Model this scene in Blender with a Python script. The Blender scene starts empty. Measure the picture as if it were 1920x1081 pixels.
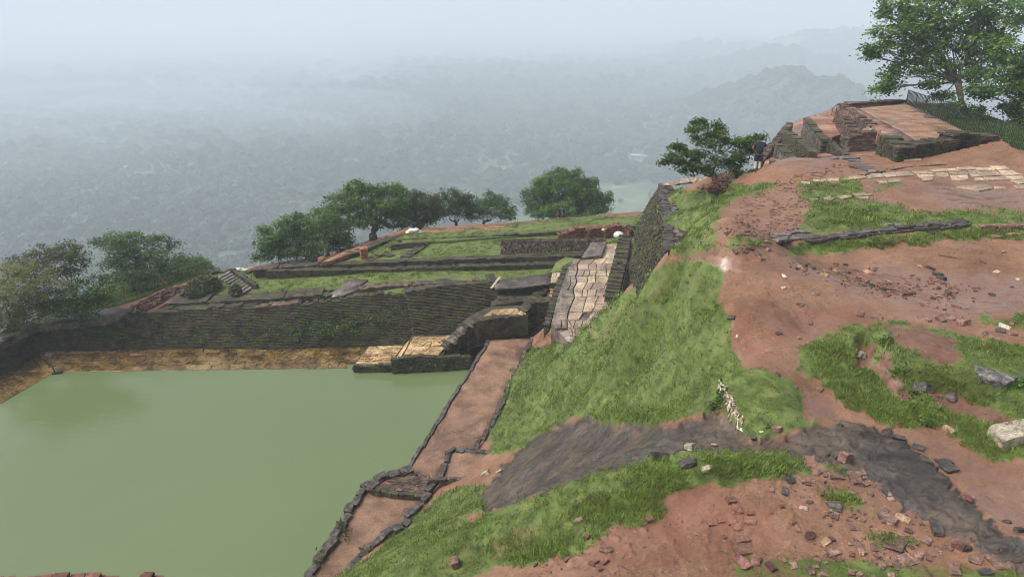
import bpy, bmesh, math, random
import numpy as np
from mathutils import Vector, Matrix, Euler
from mathutils.geometry import delaunay_2d_cdt

SC = bpy.context.scene
COL = SC.collection
random.seed(7)
RNG = np.random.default_rng(7)

# ------------------------------------------------------------------ camera
F = 1280.0                      # focal length in pixels of a 1920 wide frame
PITCH = math.atan(530.5 / F)    # degrees below the horizon
HC = 23.4                       # camera height above the pool water
cam_d = bpy.data.cameras.new('camera'); cam = bpy.data.objects.new('camera', cam_d); COL.objects.link(cam)
cam.location = (0, 0, HC); cam.rotation_euler = (math.pi / 2 - PITCH, 0, 0)
cam_d.sensor_width = 36; cam_d.lens = 24.0; cam_d.clip_start = 0.1; cam_d.clip_end = 60000
SC.camera = cam

# ------------------------------------------------------------------ light
SUN_EL, SUN_AZ = math.radians(52), math.radians(262)   # azimuth measured clockwise from +Y
W = bpy.data.worlds.new('World'); SC.world = W; W.use_nodes = True
nt = W.node_tree; nt.nodes.clear()
sky = nt.nodes.new('ShaderNodeTexSky'); sky.sky_type = 'NISHITA'; sky.sun_disc = False
sky.sun_elevation = SUN_EL; sky.sun_rotation = SUN_AZ; sky.air_density = 1.0; sky.dust_density = 6.0; sky.ozone_density = 1.0
hs = nt.nodes.new('ShaderNodeHueSaturation'); hs.inputs['Saturation'].default_value = 0.50
bg = nt.nodes.new('ShaderNodeBackground'); bg.inputs['Strength'].default_value = 0.14
wo = nt.nodes.new('ShaderNodeOutputWorld')
nt.links.new(sky.outputs[0], hs.inputs['Color']); nt.links.new(hs.outputs[0], bg.inputs['Color']); nt.links.new(bg.outputs[0], wo.inputs['Surface'])
sun_d = bpy.data.lights.new('sun', 'SUN'); sun_d.energy = 1.5; sun_d.angle = math.radians(34); sun_d.color = (1.0, 0.95, 0.88)
sun = bpy.data.objects.new('sun', sun_d); COL.objects.link(sun)
sd = Vector((math.sin(SUN_AZ) * math.cos(SUN_EL), math.cos(SUN_AZ) * math.cos(SUN_EL), math.sin(SUN_EL)))
sun.rotation_euler = sd.to_track_quat('Z', 'Y').to_euler()
vs = SC.view_settings; vs.view_transform = 'Standard'; vs.look = 'None'; vs.gamma = 1; vs.exposure = 0.5
SC.cycles.max_bounces = 6; SC.cycles.diffuse_bounces = 3; SC.cycles.glossy_bounces = 2; SC.cycles.transmission_bounces = 2
SC.cycles.transparent_max_bounces = 6; SC.cycles.volume_bounces = 4; SC.cycles.use_denoising = True; SC.cycles.filter_width = 0.9
HAZE = 0.00074

# ------------------------------------------------------------------ projection helpers (photograph pixel -> place in the world)
CP, SP = math.cos(PITCH), math.sin(PITCH)
def ray(px, py):
    dx = (px - 960.0) / F; dy = (540.5 - py) / F
    return dx, CP + dy * SP, -SP + dy * CP
def P(px, py, drop):                        # the point of that pixel `drop` metres below the camera
    x, y, z = ray(px, py); t = -drop / z
    return Vector((x * t, y * t, HC - drop))
def PD(px, py, D):                          # the point of that pixel at depth D
    x, y, z = ray(px, py)
    return Vector((x * D, y * D, HC + z * D))
def to_px(x, y, z):
    zz = z - HC
    d = y * CP - zz * SP; v = y * SP + zz * CP
    return 960 + F * x / d, 540.5 - F * v / d

# ------------------------------------------------------------------ numpy noise
def _hash(ix, iy, s):
    n = (ix.astype(np.int64) * 374761393 + iy.astype(np.int64) * 668265263 + s * 982451653) & 0xffffffff
    n = ((n ^ (n >> 13)) * 1274126177) & 0xffffffff
    return ((n ^ (n >> 16)) & 0xffff) / 65535.0
def vn(x, y, s=0):
    x = np.asarray(x, float); y = np.asarray(y, float)
    ix = np.floor(x); iy = np.floor(y); fx = x - ix; fy = y - iy
    fx = fx * fx * fx * (fx * (fx * 6 - 15) + 10); fy = fy * fy * fy * (fy * (fy * 6 - 15) + 10)
    a = _hash(ix, iy, s); b = _hash(ix + 1, iy, s); c = _hash(ix, iy + 1, s); d = _hash(ix + 1, iy + 1, s)
    return (a + (b - a) * fx) * (1 - fy) + (c + (d - c) * fx) * fy
def fbm(x, y, f=1.0, o=4, s=0):             # roughly -1..1
    t = 0; a = 1; n = 0
    for k in range(o):
        t = t + a * (vn(np.asarray(x) * f + 17.3 * k, np.asarray(y) * f - 9.1 * k, s + k) * 2 - 1); n += a; a *= .5; f *= 2.03
    return t / n * 1.4
def ridge(x, y, f=1.0, o=4, s=0):
    t = 0; a = 1; n = 0
    for k in range(o):
        t = t + a * (1 - np.abs(vn(np.asarray(x) * f + 7.7 * k, np.asarray(y) * f + 3.1 * k, s + k) * 2 - 1)); n += a; a *= .5; f *= 2.1
    return t / n
def sstep(a, b, t):
    t = np.clip((t - a) / (b - a), 0, 1); return t * t * (3 - 2 * t)
def sd_poly(px, py, poly):                  # signed distance, positive inside
    px = np.asarray(px, float); py = np.asarray(py, float)
    d = np.full(px.shape, 1e18); inside = np.zeros(px.shape, bool); n = len(poly)
    for i in range(n):
        ax, ay = poly[i][:2]; bx, by = poly[(i + 1) % n][:2]
        ex, ey = bx - ax, by - ay; wx, wy = px - ax, py - ay
        t = np.clip((wx * ex + wy * ey) / (ex * ex + ey * ey + 1e-12), 0, 1)
        d = np.minimum(d, (wx - ex * t) ** 2 + (wy - ey * t) ** 2)
        c = ((ay > py) != (by > py)) & (px < (bx - ax) * (py - ay) / ((by - ay) if by != ay else 1e-12) + ax)
        inside ^= c
    return np.where(inside, 1, -1) * np.sqrt(d)
class TPS:
    def __init__(s, pts, lam=0.02):
        p = np.array([(a[0], a[1]) for a in pts], float); z = np.array([a[2] for a in pts], float)
        n = len(p); s.p = p
        K = s.k(p[:, None, :] - p[None]); K += lam * np.eye(n)
        A = np.zeros((n + 3, n + 3)); A[:n, :n] = K; A[:n, n] = 1; A[:n, n + 1:] = p; A[n:, :n] = A[:n, n:].T
        s.w = np.linalg.solve(A, np.concatenate([z, np.zeros(3)]))
    def k(s, d):
        r2 = (d ** 2).sum(-1) + 1e-9; return 0.5 * r2 * np.log(r2)
    def __call__(s, x, y):
        x = np.asarray(x, float); y = np.asarray(y, float); sh = x.shape; x = x.ravel(); y = y.ravel(); out = np.empty(len(x))
        for i in range(0, len(x), 40000):
            q = np.stack([x[i:i + 40000], y[i:i + 40000]], 1)
            out[i:i + 40000] = s.k(q[:, None] - s.p[None]) @ s.w[:-3] + s.w[-3] + q @ s.w[-2:]
        return out.reshape(sh)

# ------------------------------------------------------------------ objects
def link(o, parent=None):
    COL.objects.link(o)
    if parent is not None: o.parent = parent
    return o
def tag(o, label=None, cat=None, group=None, kind=None):
    if label: o['label'] = label
    if cat: o['category'] = cat
    if group: o['group'] = group
    if kind: o['kind'] = kind
    return o
def empty(name, loc=(0, 0, 0), rz=0, label=None, cat=None, group=None):
    o = bpy.data.objects.new(name, None); o.location = loc; o.rotation_euler = (0, 0, rz); o.empty_display_size = .3
    COL.objects.link(o); return tag(o, label, cat, group)
def mesh(name, verts, faces, mat=None, smooth=False, attrs=None):
    me = bpy.data.meshes.new(name)
    if isinstance(verts, np.ndarray) and isinstance(faces, np.ndarray):
        nv, nf, k = len(verts), len(faces), faces.shape[1]
        me.vertices.add(nv); me.vertices.foreach_set('co', verts.astype(np.float32).ravel())
        me.loops.add(nf * k); me.loops.foreach_set('vertex_index', faces.astype(np.int32).ravel())
        me.polygons.add(nf); me.polygons.foreach_set('loop_start', np.arange(0, nf * k, k, dtype=np.int32))
        me.polygons.foreach_set('loop_total', np.full(nf, k, np.int32)); me.update(calc_edges=True)
    else:
        me.from_pydata([tuple(v) for v in verts], [], faces); me.update()
    if mat is not None: me.materials.append(mat)
    if smooth: me.polygons.foreach_set('use_smooth', np.ones(len(me.polygons), bool))
    for n, v in (attrs or {}).items():
        a = me.attributes.new(n, 'FLOAT', 'POINT'); a.data.foreach_set('value', np.asarray(v, np.float32))
    return me
def mobj(name, me, parent=None):
    o = bpy.data.objects.new(name, me); return link(o, parent)
class MB:                                   # collects boxes / blocks with a tint per block
    def __init__(s): s.v = []; s.f = []; s.t = []
    def hexa(s, c8, tint=.5, bottom=True):  # corners: 4 bottom (ccw) then 4 top
        i = len(s.v); s.v += [tuple(c) for c in c8]; s.t += [tint] * 8
        s.f += [(i + 4, i + 5, i + 6, i + 7), (i, i + 1, i + 5, i + 4), (i + 1, i + 2, i + 6, i + 5), (i + 2, i + 3, i + 7, i + 6), (i + 3, i, i + 4, i + 7)]
        if bottom: s.f.append((i + 3, i + 2, i + 1, i))
    def box(s, c, ex, ey, ez, tint=.5, jit=0):   # centre + three half axes
        c = Vector(c); q = []
        for sz in (-1, 1):
            for sx, sy in ((-1, -1), (1, -1), (1, 1), (-1, 1)):
                p = c + ex * sx + ey * sy + ez * sz
                if jit: p = p + Vector((random.uniform(-jit, jit), random.uniform(-jit, jit), random.uniform(-jit, jit)))
                q.append(p)
        if ex.cross(ey).dot(ez) < 0: q = [q[1], q[0], q[3], q[2], q[5], q[4], q[7], q[6]]
        s.hexa(q, tint)
    def tube(s, pts, rad, n=6, tint=.5, cap=True):
        pts = [Vector(p) for p in pts]; base = len(s.v)
        for k, p in enumerate(pts):
            d = (pts[min(k + 1, len(pts) - 1)] - pts[max(k - 1, 0)]).normalized()
            a = d.cross(Vector((0, 0, 1)) if abs(d.z) < .9 else Vector((1, 0, 0))).normalized(); b = d.cross(a)
            r = rad[k] if isinstance(rad, (list, tuple)) else rad
            for j in range(n):
                t = 2 * math.pi * j / n; s.v.append(tuple(p + a * (r * math.cos(t)) + b * (r * math.sin(t)))); s.t.append(tint)
        for k in range(len(pts) - 1):
            for j in range(n):
                a = base + k * n + j; b = base + k * n + (j + 1) % n
                s.f.append((a, b, b + n, a + n))
        if cap:
            s.f.append(tuple(base + j for j in range(n))[::-1]); s.f.append(tuple(base + (len(pts) - 1) * n + j for j in range(n)))
    def add(s, verts, faces, tint=.5):
        i = len(s.v); s.v += [tuple(v) for v in verts]; s.f += [tuple(i + k for k in f) for f in faces]; s.t += [tint] * len(verts)
    def build(s, name, mat, parent=None, smooth=False):
        me = mesh(name, s.v, s.f, mat, smooth, {'tint': s.t}); return mobj(name, me, parent)

# ------------------------------------------------------------------ materials
def new_mat(name):
    m = bpy.data.materials.new(name); m.use_nodes = True; n = m.node_tree; n.nodes.clear()
    out = n.nodes.new('ShaderNodeOutputMaterial'); b = n.nodes.new('ShaderNodeBsdfPrincipled'); n.links.new(b.outputs[0], out.inputs[0])
    return m, n, b
def N(n, typ, **kw):
    nd = n.nodes.new(typ)
    for k, v in kw.items():
        if k == 'ins':
            for a, b in v.items(): nd.inputs[a].default_value = b
        else: setattr(nd, k, v)
    return nd
def noise(n, scale, detail=4, rough=.6, vec=None, dist=0):
    nd = N(n, 'ShaderNodeTexNoise', ins={'Scale': scale, 'Detail': detail, 'Roughness': rough, 'Distortion': dist})
    if vec is None:
        tc = n.nodes.get('OBJCO') or N(n, 'ShaderNodeNewGeometry', name='OBJCO')
        n.links.new(tc.outputs['Position'], nd.inputs['Vector'])
    else: n.links.new(vec, nd.inputs['Vector'])
    return nd.outputs['Fac']
def ramp(n, fac, stops, interp='LINEAR'):
    r = N(n, 'ShaderNodeValToRGB'); r.color_ramp.interpolation = interp; e = r.color_ramp.elements
    while len(e) < len(stops): e.new(.5)
    for el, (p, c) in zip(e, stops): el.position = p; el.color = (c, c, c, 1) if isinstance(c, (int, float)) else (*c, 1)
    n.links.new(fac, r.inputs[0]); return r.outputs[0]
def mixc(n, fac, a, b, mode='MIX'):
    m = N(n, 'ShaderNodeMix', data_type='RGBA', blend_type=mode)
    for sock, v in ((0, fac), (6, a), (7, b)):
        if hasattr(v, 'is_linked'): n.links.new(v, m.inputs[sock])
        else: m.inputs[sock].default_value = v if isinstance(v, (int, float)) else (*v, 1)
    return m.outputs[2]
def math_(n, op, a, b=0.0, clamp=False):
    m = N(n, 'ShaderNodeMath', operation=op, use_clamp=clamp)
    for i, v in enumerate((a, b)):
        if hasattr(v, 'is_linked'): n.links.new(v, m.inputs[i])
        else: m.inputs[i].default_value = v
    return m.outputs[0]
def attr(n, name):
    return N(n, 'ShaderNodeAttribute', attribute_name=name).outputs['Fac']
def bump(n, b, h, strength=.5, dist=.05, prev=None):
    bp = N(n, 'ShaderNodeBump', ins={'Strength': strength, 'Distance': dist}); n.links.new(h, bp.inputs['Height'])
    if prev is not None: n.links.new(prev, bp.inputs['Normal'])
    n.links.new(bp.outputs[0], b.inputs['Normal']); return bp.outputs[0]
def setc(n, b, sock, v):
    if hasattr(v, 'is_linked'): n.links.new(v, b.inputs[sock])
    else: b.inputs[sock].default_value = v if isinstance(v, (int, float)) else (*v, 1)
def simple(name, col, rough=.7, metal=0, spec=.5):
    m, n, b = new_mat(name); setc(n, b, 'Base Color', col); b.inputs['Roughness'].default_value = rough; b.inputs['Metallic'].default_value = metal
    b.inputs['Specular IOR Level'].default_value = spec
    return m
def stone_mat(name, dark, mid, light, scale=1.5, rough=.8, moss=None, moss_amt=0., bumpd=.02, tint=.5, fine=18, patch=None, wet=.0):
    """mottled stone / brick: three colours by noise, darker or lighter by the block's own tint, moss patches"""
    m, n, b = new_mat(name)
    a = noise(n, scale, 6, .68); c = ramp(n, a, [(.37, dark), (.5, mid), (.65, light)])
    f = noise(n, fine, 4, .7); c = mixc(n, .6, c, ramp(n, f, [(.36, .12), (.64, .9)]), 'OVERLAY')
    if 'brick' in name or 'edge' in name:
        mp = N(n, 'ShaderNodeMapping'); mp.inputs['Scale'].default_value = (.22, .22, 7.0); n.links.new(n.nodes['OBJCO'].outputs['Position'], mp.inputs[0])
        c = mixc(n, .28, c, ramp(n, noise(n, 1.3, 4, .6, mp.outputs[0]), [(.38, .15), (.62, .88)]), 'OVERLAY')
    t = attr(n, 'tint'); c = mixc(n, tint, c, ramp(n, t, [(0, .15), (1, .9)]), 'OVERLAY')
    if patch is not None:
        c = mixc(n, ramp(n, noise(n, scale * .35, 5, .7), [(.55, 0.), (.66, .8)]), c, patch)
    if moss is not None:
        g = noise(n, scale * .8, 6, .75, dist=.5); c = mixc(n, ramp(n, g, [(.62 - moss_amt * .3, 0.), (.72 - moss_amt * .3, .85)]), c, moss)
    setc(n, b, 'Base Color', c)
    r = ramp(n, noise(n, scale * .6, 3), [(.35, max(rough - .25 - wet, .12)), (.65, rough)]); setc(n, b, 'Roughness', r)
    bump(n, b, f, 1.0, bumpd * 1.6)
    return m
M = {}
M['brick'] = stone_mat('mossy_brick', (.012, .009, .006), (.033, .024, .016), (.085, .062, .044), 1.6, .8, (.055, .062, .016), .5, .02, .6)
M['brick_brown'] = stone_mat('brown_brick', (.045, .027, .018), (.085, .052, .036), (.16, .105, .075), 1.6, .75, (.055, .055, .022), .12, .02, .6)
M['brick_olive'] = stone_mat('olive_mossy_brick', (.022, .018, .010), (.050, .042, .022), (.095, .08, .05), 1.6, .8, (.055, .06, .018), .5, .02, .6)
M['brick_cap'] = stone_mat('brick_wall_top', (.050, .043, .038), (.105, .085, .075), (.19, .155, .14), 1.2, .75, (.06, .075, .03), .1, .02, .6, wet=.15)
M['brick_red'] = stone_mat('red_brick', (.07, .024, .016), (.14, .048, .034), (.23, .09, .065), 3, .8, None, 0, .01, .6)
M['brick_ora'] = stone_mat('orange_brick', (.20, .075, .04), (.30, .12, .065), (.38, .17, .10), 3, .8, None, 0, .01, .4)
M['rubble'] = stone_mat('dark_red_rubble', (.05, .02, .016), (.10, .042, .032), (.20, .10, .08), 3, .8, None, 0, .01, .8)
M['edge_dark'] = stone_mat('dark_edge_stone', (.018, .015, .013), (.045, .037, .031), (.11, .092, .078), 3, .7, (.04, .05, .02), .1, .03, .5, wet=.1)
M['slab'] = stone_mat('pale_paving_stone', (.20, .145, .10), (.33, .255, .18), (.48, .375, .255), .9, .7, None, 0, .015, .35, 9, (.22, .17, .14), wet=.1)
M['slab_gold'] = stone_mat('golden_paving_stone', (.20, .12, .05), (.36, .24, .11), (.48, .36, .20), 1.1, .7, None, 0, .015, .35, 9, (.16, .11, .05))
M['slab_wet'] = stone_mat('wet_ochre_stone', (.05, .032, .010), (.11, .068, .022), (.19, .125, .05), .7, .3, None, 0, .01, .5, 6, (.30, .21, .10), wet=.1)
M['joint'] = stone_mat('earthy_joint', (.05, .035, .022), (.10, .07, .045), (.16, .11, .075), 2, .85)
M['stone'] = stone_mat('loose_stone', (.06, .035, .027), (.13, .075, .055), (.24, .15, .11), 5, .8, None, 0, .02, .7, 25)
M['stone_tan'] = stone_mat('tan_stone', (.16, .09, .05), (.27, .17, .105), (.38, .26, .17), 5, .8, None, 0, .02, .5, 25)
M['stone_pale'] = stone_mat('pale_stone', (.25, .2, .14), (.42, .36, .27), (.55, .49, .38), 3, .8, None, 0, .02, .5, 25, (.05, .045, .04))
M['stone_dark'] = stone_mat('dark_stone', (.018, .016, .014), (.045, .038, .033), (.11, .095, .08), 4, .65, None, 0, .02, .6, 25)
M['stone_lichen'] = stone_mat('lichen_stone', (.04, .04, .042), (.12, .11, .105), (.30, .27, .22), 6, .85, None, 0, .03, .4, 30)
M['iron'] = simple('dark_iron', (.018, .022, .018), .55, .3)
M['cloth_white'] = simple('white_sack', (.62, .60, .55), .85)
M['bark'] = stone_mat('bark', (.035, .026, .02), (.075, .058, .045), (.15, .125, .10), 3, .9, None, 0, .03, .4, 14)
M['thatch'] = stone_mat('palm_thatch', (.06, .046, .036), (.16, .125, .10), (.34, .28, .23), 4, .9, None, 0, .02, .9)
M['slab_grey'] = stone_mat('wet_grey_paving', (.075, .06, .047), (.155, .125, .098), (.28, .23, .18), .9, .6, None, 0, .015, .35, 9, (.30, .24, .18), wet=.15)
M['root'] = stone_mat('pale_dry_root', (.22, .17, .12), (.42, .34, .26), (.6, .52, .42), 6, .8, None, 0, .01, .5)
def leaf_mat(name, c0, c1, c2, trans=.35, patch=None):
    m, n, b = new_mat(name)
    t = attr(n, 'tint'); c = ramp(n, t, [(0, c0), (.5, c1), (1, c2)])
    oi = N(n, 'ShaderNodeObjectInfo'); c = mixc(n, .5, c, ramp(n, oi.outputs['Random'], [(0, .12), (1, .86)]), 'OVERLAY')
    if patch: c = mixc(n, ramp(n, noise(n, patch[0], 5, .72, dist=.6), [(.48, 0.), (.62, patch[2])]), c, patch[1])
    setc(n, b, 'Base Color', c); b.inputs['Roughness'].default_value = .55; b.inputs['Specular IOR Level'].default_value = .35
    tr = N(n, 'ShaderNodeBsdfTranslucent'); n.links.new(c, tr.inputs[0])
    mx = N(n, 'ShaderNodeMixShader', ins={0: trans}); n.links.new(b.outputs[0], mx.inputs[1]); n.links.new(tr.outputs[0], mx.inputs[2])
    out = [x for x in n.nodes if x.type == 'OUTPUT_MATERIAL'][0]; n.links.new(mx.outputs[0], out.inputs[0])
    return m
M['leaf'] = leaf_mat('tree_leaf', (.018, .045, .010), (.062, .130, .024), (.18, .30, .055))
M['leaf_olive'] = leaf_mat('olive_leaf', (.032, .042, .012), (.085, .105, .028), (.19, .21, .055))
M['leaf_bright'] = leaf_mat('bright_leaf', (.035, .07, .014), (.09, .17, .03), (.19, .30, .06))
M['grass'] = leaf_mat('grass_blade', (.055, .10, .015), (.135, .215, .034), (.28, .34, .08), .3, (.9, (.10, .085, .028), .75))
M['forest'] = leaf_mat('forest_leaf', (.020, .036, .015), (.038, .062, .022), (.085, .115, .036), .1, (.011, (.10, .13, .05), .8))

def grass_ground(name, soil=(.24, .12, .07), amt=.5):
    """lawn soil sheet: short turf colour broken by earth"""
    m, n, b = new_mat(name)
    g = ramp(n, noise(n, 5, 6, .75), [(.35, (.060, .090, .018)), (.5, (.115, .165, .032)), (.65, (.20, .225, .06))])
    g = mixc(n, .6, g, ramp(n, noise(n, 45, 3, .7), [(.38, .15), (.62, .9)]), 'OVERLAY')
    e = ramp(n, noise(n, .9, 6, .7), [(.62 - .2 * (1 - amt), 0.), (.72, .75)])
    c = mixc(n, e, g, soil); setc(n, b, 'Base Color', c); b.inputs['Roughness'].default_value = .85
    bump(n, b, noise(n, 22, 4, .8), 1.0, .08)
    return m
M['lawn'] = grass_ground('lawn_turf', amt=.9)
M['lawn_dry'] = grass_ground('worn_turf', (.22, .15, .07), .2)
def soil_mat(name, dark, mid, light, wet=.3, sc=.8):
    m, n, b = new_mat(name)
    c = ramp(n, noise(n, sc, 7, .68), [(.38, dark), (.5, mid), (.64, light)])
    c = mixc(n, .6, c, ramp(n, noise(n, 16, 6, .8), [(.36, .2), (.64, .82)]), 'OVERLAY')
    w = ramp(n, noise(n, sc * .5, 5, .6, dist=.8), [(.5, 0.), (.62, 1.)])
    c = mixc(n, math_(n, 'MULTIPLY', w, wet), c, tuple(x * .45 for x in mid)); setc(n, b, 'Base Color', c)
    setc(n, b, 'Roughness', math_(n, 'SUBTRACT', .82, math_(n, 'MULTIPLY', w, wet * 1.2)))
    bump(n, b, noise(n, 7, 7, .8), 1.0, .09)
    return m
M['soil'] = soil_mat('red_laterite_earth', (.17, .080, .044), (.25, .122, .068), (.33, .18, .108), .5)
M['walk'] = soil_mat('walkway_earth', (.14, .078, .048), (.225, .130, .082), (.30, .185, .122), .5)
M['floor_wet'] = soil_mat('wet_brick_floor', (.16, .07, .045), (.26, .13, .09), (.40, .25, .18), .8, .6)
M['sand'] = soil_mat('ochre_sand', (.19, .105, .064), (.27, .155, .098), (.34, .22, .15), .7)
M['cap_concrete'] = stone_mat('weathered_concrete', (.04, .033, .028), (.10, .082, .070), (.2, .165, .145), 1.1, .6, None, 0, .01, .2, 7, (.24, .2, .18), wet=.15)
# ================================================================== scattering by geometry nodes (uncountable stuff only)
def scatter(name, pos, rot, scl, variants, label=None, kind='stuff', idx=None):
    """one object: instances of the variant meshes at the points"""
    n = len(pos)
    me = bpy.data.meshes.new(name); me.vertices.add(n); me.vertices.foreach_set('co', np.asarray(pos, np.float32).ravel())
    a = me.attributes.new('rot', 'FLOAT_VECTOR', 'POINT'); a.data.foreach_set('vector', np.asarray(rot, np.float32).ravel())
    a = me.attributes.new('scl', 'FLOAT_VECTOR', 'POINT')
    s = np.asarray(scl, np.float32); s = np.repeat(s[:, None], 3, 1) if s.ndim == 1 else s
    a.data.foreach_set('vector', s.ravel())
    if idx is None: idx = RNG.integers(0, len(variants), n)
    a = me.attributes.new('idx', 'INT', 'POINT'); a.data.foreach_set('value', np.asarray(idx, np.int32))
    o = mobj(name, me); tag(o, label, None, None, kind)
    g = bpy.data.node_groups.new(name + '_nodes', 'GeometryNodeTree')
    g.interface.new_socket('Geometry', in_out='INPUT', socket_type='NodeSocketGeometry'); g.interface.new_socket('Geometry', in_out='OUTPUT', socket_type='NodeSocketGeometry')
    gi = g.nodes.new('NodeGroupInput'); go = g.nodes.new('NodeGroupOutput')
    ip = g.nodes.new('GeometryNodeInstanceOnPoints')
    def na(nm, typ):
        x = g.nodes.new('GeometryNodeInputNamedAttribute'); x.data_type = typ; x.inputs[0].default_value = nm; return x.outputs[0]
    c = bpy.data.collections.new(name + '_variants')
    for k, vm in enumerate(variants):
        vo = bpy.data.objects.new('%s_variant_%02d' % (name, k), vm); c.objects.link(vo)
    ci = g.nodes.new('GeometryNodeCollectionInfo'); ci.inputs['Collection'].default_value = c
    ci.inputs['Separate Children'].default_value = True; ci.inputs['Reset Children'].default_value = True
    g.links.new(gi.outputs[0], ip.inputs['Points']); g.links.new(ci.outputs[0], ip.inputs['Instance'])
    ip.inputs['Pick Instance'].default_value = True; g.links.new(na('idx', 'INT'), ip.inputs['Instance Index'])
    er = g.nodes.new('FunctionNodeEulerToRotation'); g.links.new(na('rot', 'FLOAT_VECTOR'), er.inputs[0]); g.links.new(er.outputs[0], ip.inputs['Rotation'])
    g.links.new(na('scl', 'FLOAT_VECTOR'), ip.inputs['Scale']); g.links.new(ip.outputs[0], go.inputs[0])
    m = o.modifiers.new('scatter', 'NODES'); m.node_group = g
    return o

def leaf_quads(cen, size, nrm=None, droop=0., elong=1.6, tint=None, rng=RNG):
    """numpy: one bent leaf quad (4 verts) per centre; returns verts, faces, tints"""
    n = len(cen); d = rng.normal(size=(n, 3)) if nrm is None else nrm + rng.normal(size=(n, 3)) * .55
    d /= np.linalg.norm(d, axis=1)[:, None] + 1e-9
    t = rng.normal(size=(n, 3)); t[:, 2] -= droop; a = np.cross(d, t); a /= np.linalg.norm(a, axis=1)[:, None] + 1e-9; b = np.cross(d, a)
    s = (size * rng.uniform(.6, 1.3, n))[:, None] if np.isscalar(size) else (size * rng.uniform(.6, 1.3, n))[:, None]
    v = np.stack([cen - b * s * elong * .5, cen + a * s * .5 + d * s * .08, cen + b * s * elong * .5, cen - a * s * .5 + d * s * .08], 1).reshape(-1, 3)
    f = np.arange(4 * n).reshape(-1, 4)
    t = np.repeat(rng.uniform(0, 1, n) if tint is None else np.clip(tint + rng.normal(0, .12, n), 0, 1), 4)
    return v, f, t

# ------------------------------------------------------------------ far forest
PLAIN = HC - 200.0
def fieldmask(x, y):
    """clearings: about 1 in a field, 0 in the forest"""
    m = np.zeros(np.shape(x)); n = fbm(x, y, .011, 4, 5) * .9
    for px, py, rx, ry in ((1180, 375, 75, 45), (1130, 352, 40, 16), (970, 388, 45, 16), (1215, 345, 30, 12), (1060, 415, 130, 24), (440, 488, 70, 12), (1180, 300, 45, 8), (1445, 118, 60, 7), (640, 300, 40, 5), (560, 255, 50, 4), (250, 330, 40, 6), (770, 240, 50, 4), (1480, 66, 110, 6), (200, 270, 60, 4)):
        c = P(px, py, 200); wy = abs(P(px, py - ry, 200).y - P(px, py + ry, 200).y) * .5; wx = rx / F * c.y
        d = ((x - c.x) / wx) ** 2 + ((y - c.y) / wy) ** 2
        m = np.maximum(m, sstep(1.25, .85, d + n * .5))
    m = np.maximum(m, .55 * sstep(.56, .62, fbm(x, y * .6, .0045, 4, 77)))
    return m
hills = []
for px, py, D, sx, sy, hh in ((1478, 128, 1180, 80, 130, None), (1560, 160, 1120, 85, 120, None), (1390, 165, 1230, 90, 120, None), (1330, 88, 2700, 330, 250, None), (1570, 62, 2500, 330, 300, None), (1180, 110, 3000, 500, 300, None), (1450, 96, 2000, 160, 160, None), (1750, 120, 2600, 400, 300, None), (900, 120, 4200, 800, 500, None)):
    p = PD(px, py, D); hills.append((p.x, p.y, p.z - PLAIN - 9, sx, sy))
def valley_z(x, y):
    z = PLAIN + fbm(x, y, .0025, 3, 3) * 7
    h = 0
    for hx, hy, hh, sx, sy in hills:
        h = np.maximum(h, hh * np.exp(-((x - hx) / sx) ** 2 * .8 - ((y - hy) / sy) ** 2 * .8) * (1 + .12 * fbm(x, y, .012, 3, 9)))
    return z + h
def build_valley():
    us = np.linspace(-1.6, 1.6, 200); ys = np.geomspace(120, 15000, 220)
    U, Y = np.meshgrid(us, ys); X = U * Y; Z = valley_z(X, Y)
    # behind the camera the plain goes on flat
    v = np.stack([X, Y, Z], -1).reshape(-1, 3); k = 200
    idx = np.arange(220 * k).reshape(220, k); f = np.stack([idx[:-1, :-1], idx[:-1, 1:], idx[1:, 1:], idx[1:, :-1]], -1).reshape(-1, 4)
    fm = fieldmask(v[:, 0], v[:, 1])
    m, n, b = new_mat('valley_floor')
    c = ramp(n, noise(n, .02, 5, .7), [(.3, (.022, .04, .016)), (.6, (.045, .07, .026)), (.8, (.09, .11, .045))])
    g = ramp(n, noise(n, .03, 5, .7), [(.35, (.05, .09, .028)), (.5, (.085, .14, .045)), (.65, (.14, .175, .07))])
    g = mixc(n, ramp(n, noise(n, .012, 4, .6, dist=1.5), [(.56, 0.), (.62, .8)]), g, (.22, .27, .26))
    setc(n, b, 'Base Color', mixc(n, attr(n, 'field'), c, g)); b.inputs['Roughness'].default_value = .9
    me = mesh('valley_ground', v, f, m, True, {'field': fm}); o = mobj('valley_ground', me); tag(o, kind='structure')
    s = 16000; q = [(-s, -s, PLAIN - 6), (s, -s, PLAIN - 6), (s, s, PLAIN - 6), (-s, s, PLAIN - 6)]
    o = mobj('plain_ground', mesh('plain_ground', q, [(0, 1, 2, 3)], simple('plain_green', (.04, .06, .025), .9))); tag(o, kind='structure')
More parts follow.
